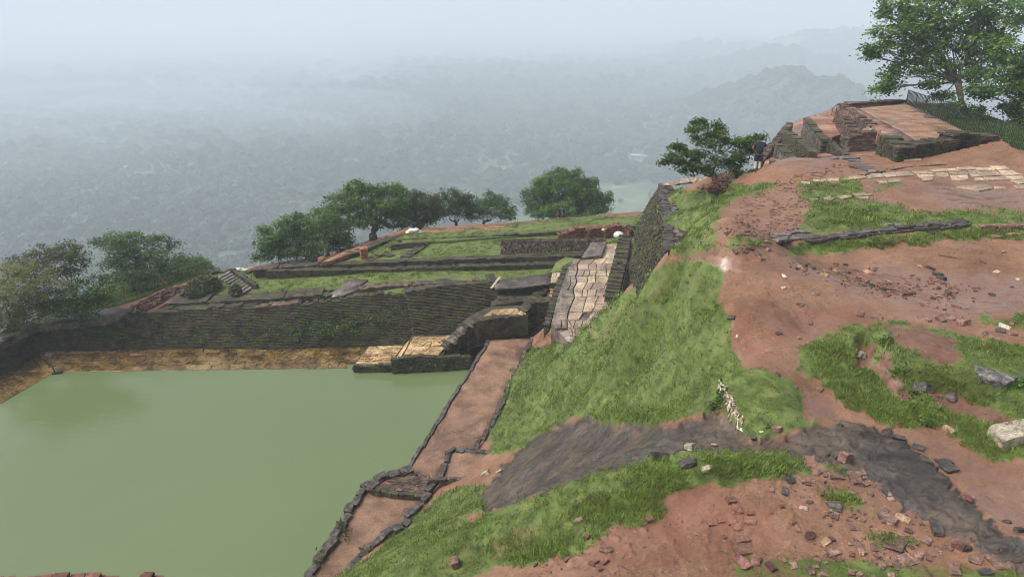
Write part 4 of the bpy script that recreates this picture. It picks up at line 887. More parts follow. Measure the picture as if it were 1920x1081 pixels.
# ------------------------------------------------------------------ stair wing between pool and road
wing = empty('stair_landings', P(720, 670, 23.2), 0, 'paved golden stone landings stepping up beside the pool', 'stone landings'); update(); wv = P(720, 670, 23.2)
def prism(name, top, drop_to, mat, parent, pv):
    """solid block under the polygon top (world points)"""
    n = len(top); s = sum(top[i].x * top[(i + 1) % n].y - top[(i + 1) % n].x * top[i].y for i in range(n)); top = top if s > 0 else top[::-1]
    bot = [Vector((p.x, p.y, HC - drop_to)) for p in top]; mb = MB(); mb.add([p - pv for p in bot + top], [tuple(range(n, 2 * n))] + [(i, (i + 1) % n, n + (i + 1) % n, n + i) for i in range(n)], .5)
    return mb.build(name, mat, parent)
l1 = [P(664, 685, 23.0), P(733, 682, 23.0), P(757, 648, 22.95), P(692, 650, 22.95)]
prism('landing_base', [P(662, 686, 23.05), P(735, 684, 23.05), P(760, 646, 23.0), P(690, 648, 23.0)], 23.8, M['brick'], wing, wv)
slabs(wing, l1, 7, (3, 5), M['slab_gold'], .1, .05, .7, .01, 'paving_slab', 0, .03)
l2 = [P(757, 665, 22.4), P(822, 667, 22.3), P(851, 630, 22.2), P(775, 632, 22.3)]
prism('landing_base', [P(754, 667, 22.45), P(826, 670, 22.35), P(856, 627, 22.25), P(772, 629, 22.35)], 23.8, M['brick'], wing, wv)
slabs(wing, l2, 5, (4, 5), M['slab_gold'], .1, .05, .6, .01, 'paving_slab', 0, .03)
mb = MB()
for a, b in (((735, 682, 23.0), (758, 647, 22.95)),):
    A0, A1 = P(*a), P(*b); mb.hexa([A0 - wv, A0 + Vector((.5, 0, 0)) - wv, A1 + Vector((.5, 0, 0)) - wv, A1 - wv, A0 + Vector((.28, 0, .32)) - wv, A0 + Vector((.62, 0, .55)) - wv, A1 + Vector((.62, 0, .55)) - wv, A1 + Vector((.28, 0, .32)) - wv], .8)
mb.build('sloping_kerb', M['slab_gold'], wing)
wall('landing_wall', 'ivy covered black wall facing the pool below the upper landing', [(737, 674, 46.6), (780, 668, 46.7), (826, 669, 46.9), (880, 668, 47.2)], 23.6, .35, rag=.03, nweeds=16, wsize=.10, wband=(.15, 1))
wall('landing_wall', 'lower black riser wall under the first landing at the water', [(662, 686, 46.9), (700, 685, 46.9), (738, 683, 46.9)], 23.6, .3, rag=.0, nweeds=.5, batter=.02)
wall('stair_block', 'tall black stepped wall between the pool landings and the red walkway', [(826, 657, 47.6), (842, 655, 47.7), (844, 644, 47.8), (858, 642, 48.0), (860, 629, 48.2), (873, 627, 48.4), (875, 614, 48.6), (888, 612, 48.8), (890, 602, 48.9), (985, 591, 49.6), (988, 579, 49.7), (998, 578, 49.8), (1000, 568, 49.9), (1045, 562, 50.2)], [23.4, 23.4, 23.4, 23.0, 23.0, 22.8, 22.8, 22.7, 22.6, 22.5, 22.5, 22.4, 22.4, 22.4], .9, rag=.06, batter=.02, nweeds=.15)
prism('terrace_fill', [P(828, 657, 22.3), P(893, 606, 21.6), P(990, 596, 21.4), P(1040, 575, 21), P(1035, 530, 20.6), P(925, 552, 21), P(860, 610, 21.9)], 23.6, M['brick'], wing, wv)
l3 = [P(906, 593, 20.9), P(987, 589.5, 20.75), P(989, 578, 20.7), P(926, 580, 20.8)]
prism('landing_base', [P(900, 597, 20.95), P(990, 592, 20.8), P(992, 572, 20.7), P(922, 574, 20.85)], 22.4, M['brick'], wing, wv)
slabs(wing, l3, 1, (5, 5), M['slab_gold'], .1, .03, .2, .01, 'paving_slab', 0, .03)
wall('wing_wall', 'lowest of the three dark walls stepped above the golden landing', [(924, 572, 51.2), (960, 566, 51.4), (1002, 563, 51.6)], 20.9, .9, rag=.05, nweeds=.3)
wall('wing_wall', 'middle dark wall with a mossy ledge above the golden landing', [(934, 560, 51.9), (970, 558, 52.1), (1008, 555, 52.3)], 20.9, 1.0, rag=.02, nweeds=.8)
wall('wing_wall', 'uppermost dark wall under the grey ruin top, right of the battered wall', [(930, 541, 52.7), (970, 540, 53), (1032, 533, 53.4)], 20.9, 2.2, 'brick', 'brick_cap', .1, rag=.05, nweeds=.3)
wall('wing_wall', 'broken stepped stub rising right beside the small steps', [(1000, 570, 51.2), (1012, 556, 51.8), (1030, 541, 52.6)], 20.9, .9, rag=.1)
slabs(wing, [P(1024, 563, 20.2), P(1046, 561, 20.1), P(1048, 551, 20.0), P(1030, 553, 20.1)], 1, (2, 2), M['slab_gold'], .1, .03, .2, .01, 'paving_slab', 0, .03)
prism('landing_base', [P(1020, 566, 20.3), P(1050, 563, 20.2), P(1054, 545, 20.0), P(1028, 548, 20.1)], 22.4, M['brick'], wing, wv)
for k in range(4):
    y0 = 549 - k * 6.2; A0 = [P(1031 + k * .4, y0, 20.0 - k * .20), P(1050 + k * 1.2, y0 - 1, 20.0 - k * .20), P(1051 + k * 1.2, y0 - 4.5, 19.98 - k * .20), P(1032 + k * .4, y0 - 3.5, 19.98 - k * .20)]
    o = prism('step', A0, 20.5 - k * .2, M['slab_gold'], wing, wv)
prism('landing_base', [P(1030, 531, 19.35), P(1060, 530, 19.3), P(1068, 508, 18.95), P(1034, 509, 19.0)], 20.6, M['brick'], wing, wv)
slabs(wing, [P(1032, 530, 19.3), P(1056, 529, 19.25), P(1064, 511, 18.95), P(1035, 512, 19.0)], 2, (2, 2), M['slab'], .1, .03, .1, .01, 'paving_slab', 0, .03)
patch('wing_top', [(1032, 511, 19.0), (1066, 508, 18.95), (1090, 486, 18.7), (1060, 482, 18.9), (1042, 492, 19.1)], M['lawn_dry'], .6, .05, 1.2)
o = patch('rubble_top', [(928, 541, 20.0), (1032, 533, 19.75), (1035, 512, 19.55), (985, 517, 19.7), (925, 527, 19.85)], M['brick_cap'], .5, .14, .1)[0]
# leaning pale slab on the ruin top
mb = MB(); a, b = PD(921, 540, 52.6), PD(937, 519, 53.4); o = empty('leaning_slab', a, 0, 'thin pale stone slab leaning on the ruin edge above the battered wall', 'stone slab'); t = (b - a); s = Vector((.16, .05, 0)); th = Vector((0, -.04, .03))
mb.hexa([-s * .6, s * .9, t + s * .6, t - s * .6, -s * .6 + th, s * .9 + th, t + s * .6 + th, t - s * .6 + th], .9); mb.build('slab_face', M['stone_pale'], o)

# ------------------------------------------------------------------ paved road up to the far lawn
patch('paved_road', [(1133, 459, 17.95), (1186, 457, 17.9), (1176, 520, 18.35), (1160, 560, 18.6), (1140, 590, 18.8), (1110, 620, 19.0), (1085, 642, 19.25), (1064, 640, 19.25), (1034, 606, 19.1), (1045, 560, 18.85), (1066, 500, 18.45), (1090, 487, 18.3), (1100, 477, 18.1)], M['cap_concrete'], .8, .03, 3.0)
road = empty('road_paving', P(1120, 540, 18.5)); tag(road, kind='structure'); update()
rows = [(459, 1135, 1184), (467, 1132, 1182), (476, 1105, 1181), (486, 1090, 1180), (496, 1083, 1178), (507, 1084, 1176), (518, 1080, 1174), (530, 1082, 1170), (543, 1075, 1168), (557, 1078, 1163), (571, 1072, 1156), (586, 1066, 1148), (601, 1064, 1132), (616, 1064, 1116), (630, 1068, 1102)]
def dr(y): return float(np.interp(y, [459, 520, 560, 600, 642], [17.93, 18.36, 18.62, 18.88, 19.25]))
for r in range(len(rows) - 1):
    (y0, a0, b0), (y1, a1, b1) = rows[r], rows[r + 1]
    slabs(road, [P(a1, y1, dr(y1)), P(b1, y1, dr(y1)), P(b0, y0, dr(y0)), P(a0, y0, dr(y0))], 1, (2, 3) if r in (0, 1) else (4, 6), M['slab'], .12, .05, .10, .012, 'paving_slab', .04, .03)
for r in range(3, len(rows) - 2):
    (y0, a0, b0), (y1, a1, b1) = rows[r], rows[r + 1]; xl = lambda y: float(np.interp(y, [486, 500, 560, 606], [1075, 1069, 1050, 1040]))
    if a1 - xl(y1) > 8: slabs(road, [P(xl(y1), y1, dr(y1)), P(a1 - 1, y1, dr(y1)), P(a0 - 1, y0, dr(y0)), P(xl(y0), y0, dr(y0))], 1, (1, 2), M['slab_grey'], .12, .05, .10, .012, 'paving_slab', .0, .02)
prism('end_step', [P(1133, 461, 17.9), P(1186, 459, 17.85), P(1187, 456, 17.82), P(1133, 458, 17.87)], 18.6, M['slab'], road, P(1120, 540, 18.5))
_c = [PD(992, 655, 48.0), PD(1092, 662, 41.5), PD(1066, 597, 44.2), PD(999, 630.5, 49.3)]; _q = quadf(*_c); _v = []; _f = []
for _i in range(21):
    for _j in range(21):
        p = _q(_i / 20, _j / 20); _v.append((p.x, p.y, p.z + .06 * float(fbm(np.array([p.x]), np.array([p.y]), 1.2, 3, 6)[0]) + .25 * math.sin(math.pi * _i / 20)))
for _i in range(20):
    for _j in range(20): _f.append((_i * 21 + _j, _i * 21 + 21 + _j, _i * 21 + 22 + _j, _i * 21 + 1 + _j))
tag(mobj('dirt_ramp', mesh('dirt_ramp', _v, _f, M['soil'], True)), kind='structure')
wall('road_parapet', 'dark low parapet of rough bricks along the right side of the paved road', [(1160, 556, 46.0), (1168, 520, 48.7), (1177, 480, 52.0), (1184, 442, 55.5)], [19.0, 18.7, 18.3, 18.0], 1.0, 'brick', 'brick_cap', .02, rag=.1, nweeds=.8)
wall('road_edge_wall', 'black retaining wall under the left edge of the paved road', [(1032, 607, 46.2), (1046, 558, 47.9), (1067, 500, 52.2), (1088, 488, 53.4)], [22.6, 22.0, 20.8, 19.5], .5, rag=.03, batter=.02)
tw = [(1251, 474, 27.6), (1249.5, 455, 29.5), (1246.5, 425, 33.5), (1243, 388, 40), (1240, 364, 48), (1236.5, 347, 56)]
wall('tall_wall', 'tall steep mossy retaining wall between the paved road and the upper terrace', tw, [9.9, 11.5, 16.0, 18.4, 17.8, 17.1], 1.0, 'brick', 'brick_cap', .17, foot=[.12, .3, .8, 1.6, 1.8, 1.6], rag=.02, nweeds=1.3, wsize=.10, bl=.36, bh=.10)
o = empty('wall_coping', PD(*tw[2]), 0, 'row of worn coping stones along the top of the tall wall', 'coping stones'); update()
stone_chain(o, [PD(a + 5, b, c) + Vector((0, 0, .02)) for a, b, c in tw], 'edge_dark', .5, .5, .2, 'coping_stone', .05, True)
stone_chain(o, [PD(a + 16 if c < 45 else a + 8, b, c) + Vector((0, 0, -.05)) for a, b, c in tw], 'brick_cap', .6, .5, .18, 'coping_stone', .08, True)
# block at the head of the road and the thatch covered wall
bo = empty('road_block', P(1110, 475, 18), 0, 'flat topped grey block at the head of the paved road', 'stone block')
prism('block_core', [P(1090, 483, 17.9), P(1128, 478, 17.8), P(1136, 453, 17.6), P(1108, 455, 17.7)], 19.6, M['cap_concrete'], bo, P(1110, 475, 18))
def build_thatch():
    a, b = PD(939, 477, 57.6), PD(1092, 468, 57.6); a2, b2 = PD(939, 477, 57.6), PD(1135, 466, 58)
    o = empty('thatched_wall', a, 0, 'wall covered with grey brown dry palm thatch behind the long wall', 'thatched wall'); L = (b2 - a).length; t = (b2 - a).normalized(); n = Vector((t.y, -t.x, 0)).normalized(); H_ = 1.15
    mb = MB(); mb.hexa([Vector() + n * .35, t * L + n * .35, t * L - n * .6, -n * .6, n * .12 + Vector((0, 0, H_)), t * L + n * .12 + Vector((0, 0, H_ * .7)), t * L - n * .45 + Vector((0, 0, H_ * .7)), -n * .45 + Vector((0, 0, H_))], .2); mb.build('wall_core', M['thatch'], o)
    mb = MB()
    for k in range(1500):
        s = random.random() * L; h = H_ * (1 - .3 * (s / L)); z = random.uniform(.2, 1.05) * h; off = .35 - .22 * z / h + random.uniform(0, .08)
        p = t * s + n * off + Vector((0, 0, z)); d = (t * random.uniform(-.35, .35) + n * random.uniform(.0, .12) + Vector((0, 0, -1))).normalized() * random.uniform(.3, .6); w = t * random.uniform(.015, .035)
        mb.add([p - w, p + w, p + d + w * .3, p + d - w * .3], [(0, 1, 2, 3)], random.random() ** 1.5)
    for k in range(380):
        s = random.random() * L; h = H_ * (1 - .3 * (s / L)); p = t * s + n * random.uniform(-.5, .2) + Vector((0, 0, h + .03)); d = (t * random.uniform(-1, 1) + n * random.uniform(-.5, .8) + Vector((0, 0, random.uniform(-.1, .3)))).normalized() * random.uniform(.3, .7); w = Vector((0, 0, .02)) + n * .02
        mb.add([p - w, p + w, p + d + w * .3, p + d - w * .3], [(0, 1, 2, 3)], random.uniform(.5, 1))
    tag(mb.build('palm_frond', M['thatch'], o), kind='stuff')
build_thatch()

# ------------------------------------------------------------------ walkway along the pool
WL = [(916, 638), (875, 703), (820, 790), (762, 882)]; WR = [(998, 633), (983, 667), (963, 707), (943, 751), (916, 805), (889, 842), (838, 867), (818, 898), (797, 935), (756, 983), (729, 1000), (693, 1030), (671, 1052), (640, 1090)]
WL2 = [(762, 882), (687, 910), (656, 956), (627, 1009), (584, 1074), (560, 1120)]
patch('walkway', [(a, b, 22.4) for a, b in WL + WL2[1:]] + [(a, b, 22.35) for a, b in WR[::-1]], M['walk'], .5, .03, 2.0)
kb = empty('walkway_kerb', P(820, 790, 22.4), 0, 'dark kerb stones along the pool side of the red walkway', 'kerb stones'); update()
stone_chain(kb, [(a + 1, b, 22.38) for a, b in WL], 'edge_dark', .9, .2, .12, 'kerb_stone', .03, sink=.44)
kb = empty('walkway_kerb', P(650, 960, 22.4), 0, 'thick black broken kerb stones at the near end of the walkway', 'kerb stones'); update()
stone_chain(kb, [(a, b, 22.3) for a, b in WL2], 'stone_dark', .6, .42, .22, 'kerb_stone', .08, sink=.46)
0 and stone_chain(kb, [(a + 10, b, 22.25) for a, b in WL2[1:]], 'stone_dark', .45, .25, .2, 'kerb_stone', .14, sink=.5)
kb = empty('walkway_edge', P(943, 751, 22.2), 0, 'dark edging stones between the walkway and the grassy mound', 'edging stones'); update()
stone_chain(kb, [(a, b, 22.12) for a, b in WR[:6]], 'edge_dark', .6, .24, .14, 'edge_stone', .08, sink=.35)
kb = empty('walkway_edge', P(797, 935, 22.2), 0, 'black edging stones between the near walkway and the weedy slope', 'edging stones'); update()
stone_chain(kb, [(a, b, 22.05) for a, b in WR[7:]], 'stone_dark', .5, .32, .22, 'edge_stone', .10, sink=.4)
pl = empty('brick_platform', P(880, 870, 21.8), 0, 'raised earth platform edged with dark stones at the foot of the mound', 'platform'); update()
o_, _, _ = patch('platform_top', [(845, 844, 21.75), (916, 849, 21.6), (968, 864, 21.3), (940, 893, 21.3), (822, 899, 21.75), (833, 868, 21.8)], M['walk'], .4, .05, 1.0, kind=None); o_.parent = pl; o_.location = -pl.location
stone_chain(pl, [(822, 898, 21.75), (836, 868, 21.75), (846, 844, 21.72), (880, 846, 21.7), (925, 850, 21.55), (965, 862, 21.35)], 'edge_dark', .55, .28, .25, 'edge_stone', .08, sink=.45)
stone_chain(pl, [(802, 899, 21.8), (850, 899, 21.7), (900, 897, 21.5), (935, 896, 21.3)], 'edge_dark', .5, .22, .2, 'edge_stone', .08, sink=.45)
pl = empty('brick_step', P(740, 905, 22.3), 0, 'mossy raised brick corner jutting over the pool', 'brick step'); update()
o_, _, _ = patch('step_top', [(764, 884, 22.12), (806, 890, 22.1), (796, 928, 22.1), (740, 924, 22.12), (690, 916, 22.12), (712, 896, 22.12)], M['brick_ora'], .4, .02, .5, kind=None); o_.parent = pl; o_.location = -pl.location
slabs(pl, [P(694, 916, 22.1), P(796, 926, 22.08), P(806, 892, 22.08), P(762, 885, 22.1)], 7, (5, 9), M['brick_brown'], .12, .02, .25, .02, 'brick', .12, .03)
stone_chain(pl, [(690, 917, 22.12), (712, 897, 22.1), (764, 883, 22.08)], 'stone_dark', .5, .6, .3, 'edge_stone', .05, sink=.4)
stone_chain(pl, [(690, 918, 22.15), (740, 926, 22.15), (795, 930, 22.15)], 'brick', .35, .2, .2, 'edge_stone', .02, sink=.4)
# ================================================================== ruins on the upper terrace
patch('ruins_floor', [(1425, 322, 8.35), (1436, 300, 9.2), (1470, 258, 9.9), (1498, 224, 9.8), (1540, 212, 8.8), (1583, 196, 8.0), (1700, 188, 7.9), (1800, 205, 8.0), (1925, 262, 7.7), (1925, 300, 7.6), (1870, 300, 7.72), (1680, 306, 7.74), (1640, 296, 7.82), (1550, 305, 8.1)], M['floor_wet'], .5, .05, 6)
kb = empty('terrace_coping', P(1400, 330, 8.3), 0, 'flat coping stones along the far edge of the upper terrace behind the shrub', 'coping stones'); update()
stone_chain(kb, [(1248, 347, 12.6), (1290, 341, 11.2), (1330, 336, 10.0)], 'slab', .9, .5, .25, 'coping_stone', .02)
stone_chain(kb, [(1432, 322, 7.98), (1500, 311, 7.95), (1560, 301, 7.85), (1600, 298, 7.8)], 'brick_cap', .9, .4, .22, 'coping_stone', .03)
def zat(drop): return drop
def platform():
    tp = 6.95
    r = wall('ruin_platform', 'long black brick front of the raised ruin platform on the upper terrace', [(1649, 254, 38.5), (1666, 264, 37.3), (1683, 277, 36.0), (1740, 269, 36.6), (1797, 261, 37.2)], [7.95, 7.85, 7.78, 7.75, 7.72], 1.0, 'brick', 'brick_cap', .02, rag=.03, bl=.3, bh=.085)
    wall('ruin_platform', 'higher black brick block at the right end of the platform beside the fence', [(1792, 251.5, 37.2), (1830, 250, 37.5), (1871, 256, 37.4)], [7.72, 7.7, 7.7], 1.1, 'brick', 'brick', .02, rag=.03, bl=.3, bh=.085)
    patch('sand_floor', [(1611, 203, 7.0), (1698, 194, 6.95), (1773, 229, 6.95), (1811, 247, 6.95), (1797, 258, 7.05), (1716, 264, 7.02), (1672, 238, 7.02)], M['sand'], .5, .03, .8)
    patch('platform_walk', [(1652, 245, 6.98), (1652, 254, 6.98), (1685, 276, 6.93), (1716, 263, 6.95), (1672, 237, 6.97), (1611, 203, 6.98), (1584, 196, 7.0), (1575, 199, 7.1), (1632, 234, 7.02)], M['floor_wet'], .5, .03, .9)
    wall('ruin_lip', 'thin dark brick lip along the far edge of the ruin platform', [(1584, 194, 53), (1640, 191, 53.5), (1698, 186.5, 54)], [7.2, 7.15, 7.1], .8, 'brick_brown', 'floor_wet', .02, rag=.05)
    wall('long_ruin_wall', 'stepped brick wall descending from the far corner to the pale steps', [(1574, 197, 52.0), (1590, 206, 49.6), (1606, 216, 46.8), (1620, 226, 44.6), (1630, 233, 43.2)], [8.25, 8.25, 8.2, 8.1, 8.0], .5, 'brick_brown', 'brick_cap', .12, rag=.06)
    wall('rough_footing', 'rough broken footing of bricks at the base of the stepped brick wall', [(1568, 212, 51), (1580, 226, 47), (1594, 242, 43.8)], [8.35, 8.3, 8.2], .6, 'brick_brown', 'brick_cap', .3, rag=.12)
    st = empty('ruin_steps', P(1600, 262, 8.0), 0, 'short flight of pale stone steps rising onto the ruin platform', 'steps'); update(); pv = P(1600, 262, 8.0)
    for k in range(5):
        a, b = (1592 + k * 8.2, 260 - k * 5.6), (1600 + k * 8.2, 266 - k * 5.6); dr = 7.85 - k * .17
        Q = [P(a[0], a[1], dr), P(b[0], b[1], dr), P(b[0] + 6.5, b[1] - 4.6, dr), P(a[0] + 6.5, a[1] - 4.6, dr)]
        prism('step', Q, 8.2, M['slab'], st, pv)
        e = [P(b[0] - 1, b[1], dr + .03), P(b[0] + 50 - k * 8.2, b[1] - 12 + k * 4, dr + .03), P(b[0] + 52 - k * 8.2, b[1] - 16 + k * 4, dr + .03), P(b[0] + 4, b[1] - 4.5, dr + .03)]
        prism('step_base', e, 8.2, M['brick_brown'], st, pv)
    wall('step_flank', 'dark brick block flanking the pale steps of the platform', [(1598, 257, 42.0), (1620, 250, 42.0), (1650, 244, 41.8)], [8.1, 8.05, 7.95], .8, 'brick_brown', 'brick_cap', .02, rag=.06)
platform()
def buttress(label, far, near, thick, base, mat='brick_olive', flip=False, r=.05, capm='brick_cap'):
    """wall whose top slopes down from far to near"""
    wall('buttress_wall', label, [far, near], base, thick, mat, capm, .05, .3, .085, r, flip=flip, nweeds=.3)
buttress('tallest sloping brick buttress, topmost of the row above the wet floor', (1507, 220, 50.5), (1540, 262, 43.5), .5, [10.6, 9.0])
buttress('sloping buttress with an orange top, second from the top of the row', (1470, 244, 47.5), (1517, 282, 40.5), .55, [10.6, 9.2], capm='floor_wet')
buttress('sloping grey topped buttress, third of the row above the coping', (1452, 269, 44.3), (1488, 303, 38.6), .5, [10.5, 9.2])
buttress('lowest tiny buttress stub beside the standing visitor', (1443, 300, 40.0), (1462, 313, 37.4), .4, [9.9, 8.9])
buttress('dark stepped wall rising alone in the middle of the wet floor', (1553, 264, 43.2), (1602, 308, 36.2), .3, [9.4, 8.3], 'brick', r=.04)
wall('outer_ruin_wall', 'slanting grey outer wall below the row of buttresses', [(1488, 228, 53), (1467, 258, 49), (1447, 280, 46), (1432, 300, 43)], [12, 12, 12, 12], .5, 'brick_brown', 'brick_cap', .1, rag=.08)
patch('ruin_ledge', [(1507, 219, 8.15), (1583, 197, 7.7), (1568, 212, 8.0), (1592, 246, 8.0), (1560, 258, 8.0), (1530, 245, 8.05)], M['floor_wet'], .4, .10, .5)

def px_slab(parent, poly, mat, th=.08, lift=.035, name='paving_slab'):
    pv = parent.matrix_world.translation; w = [hit(*p) for p in poly]; s = sum(w[i].x * w[(i + 1) % len(w)].y - w[(i + 1) % len(w)].x * w[i].y for i in range(len(w)))
    if s < 0: w = w[::-1]
    z = sorted(p.z for p in w)[len(w) // 2]; cen = sum(w, Vector()) / len(w)
    nn = []
    for i, p in enumerate(w):
        q = w[(i + 1) % len(w)]; nn += [p, p.lerp(q, .5) + (p - cen).normalized() * random.uniform(-.03, .03)]
    w = nn; n = len(w)
    top = [Vector((p.x, p.y, .6 * p.z + .4 * z + lift)) - pv for p in w]; bot = [p - Vector((0, 0, th)) for p in top]; c = cen - pv
    up = [c + (p - c) * .95 for p in top]
    for p, t in zip(up, top): p.z = t.z + .012
    mb = MB(); mb.add(bot + top + up, [tuple(range(2 * n, 3 * n))] + [(i, (i + 1) % n, n + (i + 1) % n, n + i) for i in range(n)] + [(n + i, n + (i + 1) % n, 2 * n + (i + 1) % n, 2 * n + i) for i in range(n)], random.random())
    mb.build(name, mat, parent)
C5 = lambda L: [(1400 + x / 3.487, 120 + y / 3.487) for x, y in L]
pv_ = empty('upper_paving', hit(1700, 330)); tag(pv_, kind='structure'); update()
for q in ([(340, 775), (415, 770), (410, 790), (345, 788)], [(430, 763), (520, 755), (525, 770), (440, 777)], [(527, 753), (600, 747), (612, 768), (532, 770)], [(604, 747), (688, 740), (700, 758), (614, 768)], [(690, 738), (770, 731), (785, 748), (710, 757)], [(778, 722), (870, 718), (905, 742), (800, 753)],
          [(885, 716), (960, 712), (985, 738), (910, 744)], [(968, 712), (1050, 706), (1095, 732), (990, 738)], [(1080, 705), (1190, 702), (1215, 718), (1110, 724)], [(1115, 728), (1215, 724), (1225, 742), (1130, 748)], [(1140, 750), (1220, 746), (1215, 764), (1150, 768)], [(1200, 698), (1360, 685), (1385, 700), (1225, 712)],
          [(1370, 682), (1480, 676), (1510, 692), (1395, 698)], [(1485, 684), (1590, 680), (1620, 698), (1515, 700)], [(1590, 672), (1690, 668), (1720, 692), (1625, 696)], [(1235, 716), (1310, 710), (1325, 742), (1245, 744)], [(1315, 706), (1440, 702), (1450, 722), (1330, 726)], [(1445, 700), (1520, 703), (1530, 718), (1455, 722)],
          [(1530, 710), (1640, 706), (1660, 732), (1480, 742), (1460, 726)], [(1645, 700), (1740, 696), (1800, 728), (1680, 734)], [(1330, 732), (1445, 728), (1450, 760), (1340, 764)], [(1485, 750), (1535, 746), (1560, 766), (1500, 770)], [(1545, 746), (1680, 738), (1720, 760), (1570, 766)], [(1690, 740), (1800, 734), (1830, 756), (1740, 760)],
          [(1365, 805), (1560, 788), (1610, 815), (1520, 835), (1450, 822)], [(1615, 803), (1690, 808), (1690, 822), (1625, 822)], [(1725, 764), (1815, 760), (1815, 786), (1780, 786)], [(1745, 798), (1815, 792), (1815, 818), (1770, 818)], [(855, 766), (910, 762), (920, 782), (870, 786)], [(920, 756), (1000, 756), (1010, 776), (925, 780)],
          [(500, 880), (545, 864), (582, 880), (550, 896), (512, 894)], [(592, 865), (680, 860), (685, 875), (630, 890), (600, 882)], [(690, 852), (760, 846), (830, 854), (800, 866), (720, 868)], [(722, 870), (800, 869), (790, 886), (740, 886)], [(415, 885), (455, 880), (470, 892), (430, 898)], [(1025, 626), (1140, 618), (1140, 634), (1030, 638)]):
    px_slab(pv_, C5(q), M['slab'])

# ------------------------------------------------------------------ broken stone line across the terrace
def flat_stones(name, label, pts, mat, lng, wid, hgt, rows=1, cat='stone footing'):
    o = empty(name, hit(*pts[0]), 0, label, cat); update()
    for r in range(rows):
        w = [hit(x, y - r * 4.0) for x, y in pts]
        stone_chain(o, w, mat, lng, wid, hgt * (1 + .35 * r), 'flat_stone', .04, True, .35)
flat_stones('stone_footing', 'flat grey cracked slabs at the left end of the stone line', [(1452, 453), (1480, 450), (1512, 447)], 'brick_cap', .5, .3, .12, 3)
flat_stones('stone_footing', 'dark layered stone bar in the middle of the stone line', [(1515, 455), (1560, 450), (1620, 443), (1705, 434)], 'stone_dark', .55, .28, .16, 2)
flat_stones('stone_footing', 'black rough stones of the stone line right of the middle', [(1712, 432), (1760, 430), (1805, 424)], 'stone_dark', .5, .3, .18, 2)
flat_stones('stone_footing', 'grey low stones ending the stone line at the right', [(1838, 426), (1880, 425), (1925, 424)], 'stone', .5, .3, .12, 1)
flat_stones('stone_footing', 'red brown stones under the right end of the stone line', [(1858, 446), (1925, 439)], 'stone', .3, .2, .12, 1)
flat_stones('stone_footing', 'flat grey stones buried in turf behind the stone line', [(1655, 423), (1690, 421)], 'stone_lichen', .5, .3, .1, 1)
flat_stones('stone_footing', 'small flat stones crossing the dirt above the wet floor edge', [(1590, 312), (1640, 322), (1600, 303)], 'brick_cap', .6, .5, .14, 1)
flat_stones('stone_footing', 'thin row of stones on the dirt below the platform front', [(1665, 318), (1700, 313), (1760, 309)], 'stone', .5, .25, .08, 1)
flat_stones('stone_footing', 'broken bricks lined up before the pale paving', [(1610, 329), (1632, 324), (1655, 323)], 'stone', .3, .25, .12, 1)

# ------------------------------------------------------------------ loose stones
SG = {'stone': ('brown', 'brown'), 'stone_pale': ('pale', 'pale cream'), 'stone_dark': ('dark', 'dark grey'), 'rubble': ('red', 'dark red')}
def rock_at(px, py, wpx, mat='stone', kind='block', flat=.55, name='rock', label=None, group=None, asp=.7, rz=None, sink=.28, cat='stone'):
    p = hit(px, py); D = (p.y * CP + (HC - p.z) * SP); w = wpx / F * D * .88; n = nrm_at(p.x, p.y)
    o = bpy.data.objects.new(name, stone_me(kind, mat, random.randint(0, 7))); link(o)
    q = Vector((0, 0, 1)).rotation_difference(n); rz = random.uniform(0, 6.28) if rz is None else rz
    o.rotation_euler = (q.to_matrix() @ Euler((random.uniform(-.15, .15), random.uniform(-.15, .15), rz)).to_matrix()).to_euler()
    s = (w * 1.05, w * asp * random.uniform(.8, 1.15), w * flat * random.uniform(.8, 1.1)); o.scale = s
    o.location = p + n * (s[2] * (.5 - sink)); tag(o, label, cat, group); return o
ORD = 'leftmost,second,third,fourth,fifth,sixth,seventh,eighth,ninth,tenth,eleventh,twelfth,thirteenth,fourteenth,fifteenth,sixteenth,seventeenth,eighteenth,nineteenth,twentieth'.split(',')
def spread_labels(objs):
    by = {}
    for o in objs: by.setdefault(o['label'], []).append(o)
    for lab, L in by.items():
        if len(L) < 2: continue
        L.sort(key=lambda o: to_px(o.location.x, o.location.y, o.location.z)[0]); n = len(L)
        for i, o in enumerate(L):
            w = ORD[0] if i == 0 else ('rightmost' if i == n - 1 else ORD[i] + ' from the left'); a = lab.split(' lying ')
            o['label'] = '%s %s, %s' % (a[0], a[1], w)
def batch(items, scale, ox, oy, region, keymap={}):
    made = []
    for it in items:
        x, y, w = it[:3]; mt = it[3] if len(it) > 3 else 'stone'; fl = it[4] if len(it) > 4 else .55
        mt = {'d': 'stone_dark', 'p': 'stone_pale', 's': 'stone', 'r': 'rubble', 't': 'stone_tan'}.get(mt, mt)
        wd = {'stone_dark': 'dark grey', 'stone_pale': 'pale cream', 'stone': 'brown', 'rubble': 'dark red', 'stone_tan': 'tan'}[mt]
        kd = 'flat stone' if fl < .3 else 'stone'; lab = '%s %s lying %s' % (wd, kd, region)
        made += [1]; made[-1] = rock_at(ox + x / scale, oy + y / scale, w / scale, mt, random.choice(('block', 'round')) if fl > .3 else 'block', fl, 'rock', lab, lab.replace('stone', 'stones') if 'flat' not in lab else lab.replace('flat stone', 'flat stones'))
    spread_labels(made)
    for o in made:
        if len(o['label'].replace(',', '').split()) > 16: o['label'] = o['label'].replace(' on the muddy path', ' on the path').replace('on the reddish dirt right of the mound', 'on dirt right of the mound').replace('in the right hand line of rubble', 'in the right rubble line')
        if len(o['label'].replace('-', ' ').split()) > 16: print('LONG', o['label'])
